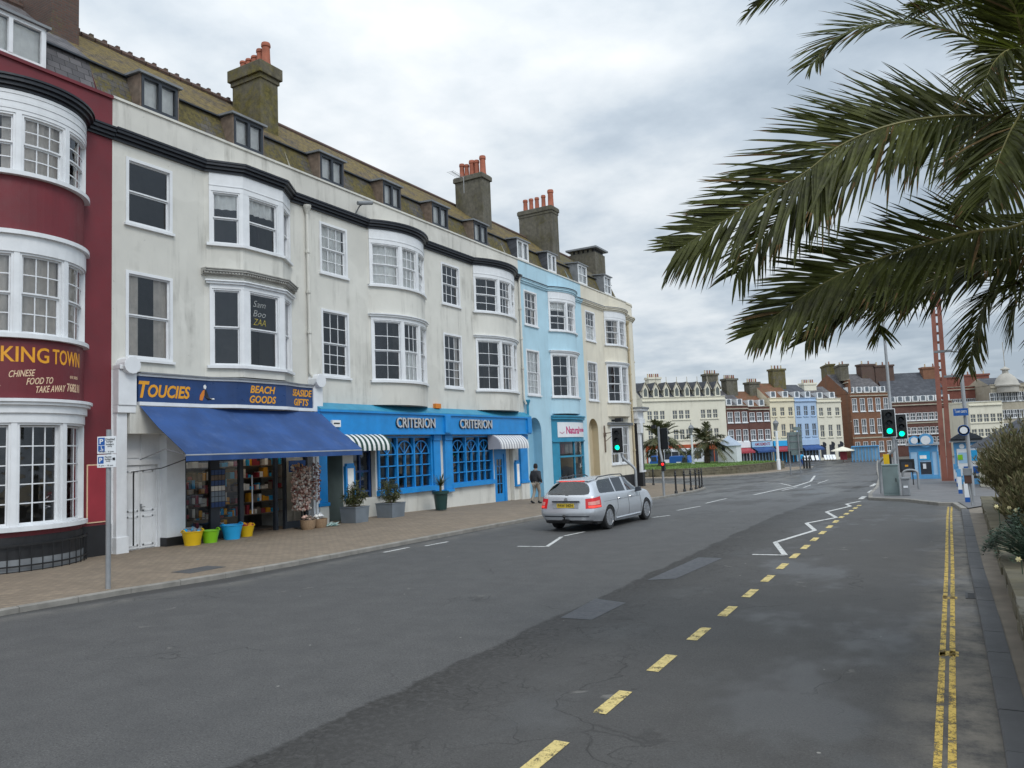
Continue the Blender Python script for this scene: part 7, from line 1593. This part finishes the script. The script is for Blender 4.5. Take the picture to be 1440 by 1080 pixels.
# brick hotel: side wall then front
farhouse(1163, 1198, 150, 133, 545, 'farbrown', 'gable side wall of the big orange brown brick hotel', 1, [(.5, .6)], None, rm='slate2', chims=((.2, 5, 3.6, 2, 'chimney'), (.75, 4, 2.6, 2, 'chimney2')), pl=[.6], dep=.3, band=.46, pitched=False)
farhouse(1198.5, 1254, 133, 138, 553, 'farbrown', 'big orange brown brick hotel with stone quoins and white windows', 5, [(.09, .25), (.38, .6), (.72, .92)], None, dorm=5, rm='slate2', rh=3.6, chims=((.97, 2.6, 5, 2, 'chbrick'),), sill='proud', win=(1, .45), band=.3, dep=12)
farhouse(1254.5, 1342, 138, 142, 567, 'farred', 'long dark red brick hotel with two rows of attic windows behind the red tower', 10, [(.22, .34), (.40, .53), (.66, .80)], None, dorm=8, rm='darkslate', rh=5.2, chims=((.12, 3, 6.5, 3, 'chbrick'), (.9, 2.6, 5.8, 2, 'farbrown')), sill='proud', win=(1, .42), band=.60, dep=12)
farhouse(1336, 1396, 150, 152, 545, 'farred2', 'tall bright red brick block with stepped roof right of the tower', 8, [(.3, .4), (.5, .6), (.72, .82)], None, rm='farred2', rh=.4, chims=((.25, 3, 2.0, 3, 'farred2'), (.88, 5, 2.2, 4, 'farred2')), sill='proud', win=(1, .6), dep=12)
farhouse(1365, 1412, 128, 130, 566, 'farcream', 'plain cream block in front of the bright red brick building', 5, [(.35, .5), (.62, .78)], None, rm='lead', rh=.3, dep=8, win=(1, .4))
farhouse(1398, 1452, 146, 148, 541, 'farstone', 'stone hotel with a white dome on its corner at the far right', 6, [(.3, .42), (.5, .62), (.75, .88)], None, rm='darkslate', rh=1.4, sill='proud', win=(1, .7), dep=10)
dm_ = [o for o in bpy.data.objects if o.get('label', '').startswith('stone hotel')][0]; P = FY(1416, 541, 146); mb = MB(); z = P.z
mb.lathe([(a * .76, z + (b * .8 if b > 0 else b)) for a, b in ((2.2, -1.2), (2.2, -.3), (2.5, -.2), (2.5, 0), (2.25, .2), (2.1, .8), (1.7, 1.5), (1.1, 2.1), (.6, 2.4), (.55, 3.0), (.9, 3.1), (.85, 3.3), (.3, 3.6), (.05, 3.8))], (P.x, 147, 0), 20); mb.tube([(P.x, 147, z + 2.9), (P.x, 147, z + 7)], .06, 5); mb.build('dome', pm('pale_dome', (.38, .36, .32), .8, .12, 1, .1), dm_, smooth=True)
# more: shelters, deckchairs, parasol, people, posts
a = FY(1199, 650, 112); b = FY(1237, 650, 112); t = thing('bus_shelter', 'long blue glazed bus shelter in front of the brick hotel', 'shelter', ((a.x + b.x) / 2, 112, H(90))); z0 = H(90); zt = FY(1218, 628, 112).z; mb = MB(); n = 8
for i in range(n + 1): x = lerp(a.x, b.x, i / n); mb.box(x - .06, x + .06, 112, 112.12, z0, zt)
mb.box(a.x, b.x, 111.8, 113.6, zt, zt + .12); mb.build('shelter_frame', 'kioskblue', t); mb = MB(); mb.box(a.x, b.x, 112.05, 112.07, z0 + .2, zt); mb.build('pane', pm('blue_grey_glass', (.2, .3, .38), .15, .3, .5), t)
dk = None
for i, px in enumerate((1131, 1137, 1143, 1149, 1161, 1165, 1169, 1173)):
    P = FY(px, 643, 117.0 if i < 4 else 118.5)
    if dk is None:
        dk = thing('deckchair', 'x', 'deckchair', (0, 0, 0), 'deckchairs outside the blue house'); mb = MB(); mb.hexa([(-.3, -.55, .3), (.3, -.55, .3), (.3, -.5, .3), (-.3, -.5, .3), (-.3, .45, 1.3), (.3, .45, 1.3), (.3, .5, 1.3), (-.3, .5, 1.3)]); mb.build('canvas_seat', 'bluewhite', dk)
        mb = MB()
        for x in (-.3, .3): mb.tube([(x, -.6, 0), (x, .5, 1.35)], .03, 5); mb.tube([(x, .5, 0), (x, -.5, .45)], .03, 5)
        mb.build('deckchair_frame', 'wood', dk); d = dk
    else: d = copy_tree(dk)
    d.location = (P.x, P.y, H(90) + .05); d.rotation_euler = (0, 0, rad(20)); d.scale = (.65,) * 3
    od = ('first', 'second', 'third', 'fourth')[i % 4]
    d['label'] = '%s deckchair from the left in the %s' % (od, 'group before the blue house' if i < 4 else 'group before the cream house with arched doors')
P = FY(1186, 648, 112); t = thing('parasol', 'pale cream parasol with a red panel beneath in front of the brick hotel', 'parasol', (P.x, 112, H(90))); zt = FY(1186, 628, 112).z; mb = MB(); mb.lathe([(1.5, zt - .6), (1.45, zt - .48), (.05, zt)], (P.x, 112, 0), 10); mb.build('canopy', 'farcream', t); mb = MB(); mb.tube([(P.x, 112, H(90)), (P.x, 112, zt)], .05, 6); mb.build('pole', 'wood', t); mb = MB(); mb.box(P.x - .35, P.x + .5, 111.9, 112.1, H(90) + .3, H(90) + 1.5); mb.build('red_panel', 'redboard', t)
P = FY(1127, 645, 95); person((P.x, 95, H(90)), rad(150), 'small distant person in blue beside the grey sign', 'skyp', 'signblue', 1., None, True)
# ================================================================== SKY, LIGHT, CAMERA
w = bpy.data.worlds.new('World'); S.world = w; w.use_nodes = True; nt = w.node_tree; nd = nt.nodes; lk = nt.links
bg = nd['Background']; out = nd['World Output']; sky = nd.new('ShaderNodeTexSky'); sky.sky_type = 'NISHITA'; sky.sun_disc = False
SUN_EL, SUN_AZ = rad(48), rad(120)              # azimuth measured from +Y towards +X
sky.sun_elevation = SUN_EL; sky.sun_rotation = SUN_AZ; lk.new(sky.outputs[0], bg.inputs[0]); bg.inputs[1].default_value = .07
def nn(t, **k):
    n = nd.new(t)
    for a, v in k.items(): setattr(n, a, v)
    return n
def mth(op, a, b=0.):
    n = nn('ShaderNodeMath', operation=op)
    for i, v in enumerate((a, b)):
        if hasattr(v, 'links'): lk.new(v, n.inputs[i])
        else: n.inputs[i].default_value = v
    return n.outputs[0]
tc = nn('ShaderNodeTexCoord'); sp_ = nn('ShaderNodeSeparateXYZ'); lk.new(tc.outputs['Generated'], sp_.inputs[0])
zz_ = mth('ADD', mth('MAXIMUM', sp_.outputs[2], 0.), .16); cx_ = mth('DIVIDE', sp_.outputs[0], zz_); cy_ = mth('DIVIDE', sp_.outputs[1], zz_)
cb = nn('ShaderNodeCombineXYZ'); lk.new(cx_, cb.inputs[0]); lk.new(cy_, cb.inputs[1]); cb.inputs[2].default_value = 3.1
n1 = nn('ShaderNodeTexNoise'); n1.inputs['Scale'].default_value = .75; n1.inputs['Detail'].default_value = 7; n1.inputs['Roughness'].default_value = .52; n1.inputs['Distortion'].default_value = .35; lk.new(cb.outputs[0], n1.inputs[0])
n2 = nn('ShaderNodeTexNoise'); n2.inputs['Scale'].default_value = 3.4; n2.inputs['Detail'].default_value = 6; n2.inputs['Roughness'].default_value = .55; lk.new(cb.outputs[0], n2.inputs[0])
ds = mth('ADD', mth('MULTIPLY', n1.outputs['Fac'], .72), mth('MULTIPLY', n2.outputs['Fac'], .28))
ds = mth('ADD', ds, mth('MULTIPLY', mth('ADD', sp_.outputs[0], .42), -.13))
rp_ = nn('ShaderNodeValToRGB'); lk.new(ds, rp_.inputs[0]); e = rp_.color_ramp.elements
e[0].position = .38; e[0].color = (.40, .475, .555, 1); e[1].position = .60; e[1].color = (.89, .92, .94, 1); x_ = e.new(.445); x_.color = (.53, .605, .68, 1); x_ = e.new(.52); x_.color = (.72, .775, .82, 1)
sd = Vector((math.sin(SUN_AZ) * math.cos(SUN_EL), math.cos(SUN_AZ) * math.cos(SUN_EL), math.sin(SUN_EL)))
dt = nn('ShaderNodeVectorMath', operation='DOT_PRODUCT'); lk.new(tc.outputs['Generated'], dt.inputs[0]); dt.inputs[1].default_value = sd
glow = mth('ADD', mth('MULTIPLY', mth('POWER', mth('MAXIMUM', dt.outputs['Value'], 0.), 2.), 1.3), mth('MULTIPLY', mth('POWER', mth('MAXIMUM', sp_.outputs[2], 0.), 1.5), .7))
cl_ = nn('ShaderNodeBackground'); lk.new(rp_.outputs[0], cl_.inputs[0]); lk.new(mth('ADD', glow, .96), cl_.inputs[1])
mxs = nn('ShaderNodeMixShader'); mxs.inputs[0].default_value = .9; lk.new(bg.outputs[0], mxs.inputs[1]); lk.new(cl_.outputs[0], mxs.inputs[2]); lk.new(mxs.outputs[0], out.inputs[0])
sl = bpy.data.lights.new('Sun', 'SUN'); sl.energy = 1.3; sl.angle = rad(22); sl.color = (1, .96, .9); so = bpy.data.objects.new('Sun', sl); COL.objects.link(so); so.rotation_euler = (-sd).to_track_quat('-Z', 'Y').to_euler()
cd = bpy.data.cameras.new('Camera'); cd.sensor_width = 36; cd.lens = 27; cd.clip_end = 2000; cd.clip_start = .05; cam = bpy.data.objects.new('Camera', cd); COL.objects.link(cam)
mw = Matrix.Identity(4)
for i in range(3): mw[i][0] = CM[i][0]; mw[i][1] = CM[i][1]; mw[i][2] = -CM[i][2]
mw.translation = (0, 0, EYE); cam.matrix_world = mw; S.camera = cam
vs_ = S.view_settings; vs_.view_transform = 'Standard'; vs_.look = 'None'; vs_.exposure = 0.1; vs_.gamma = 1
S.cycles.max_bounces = 8; S.cycles.transparent_max_bounces = 24
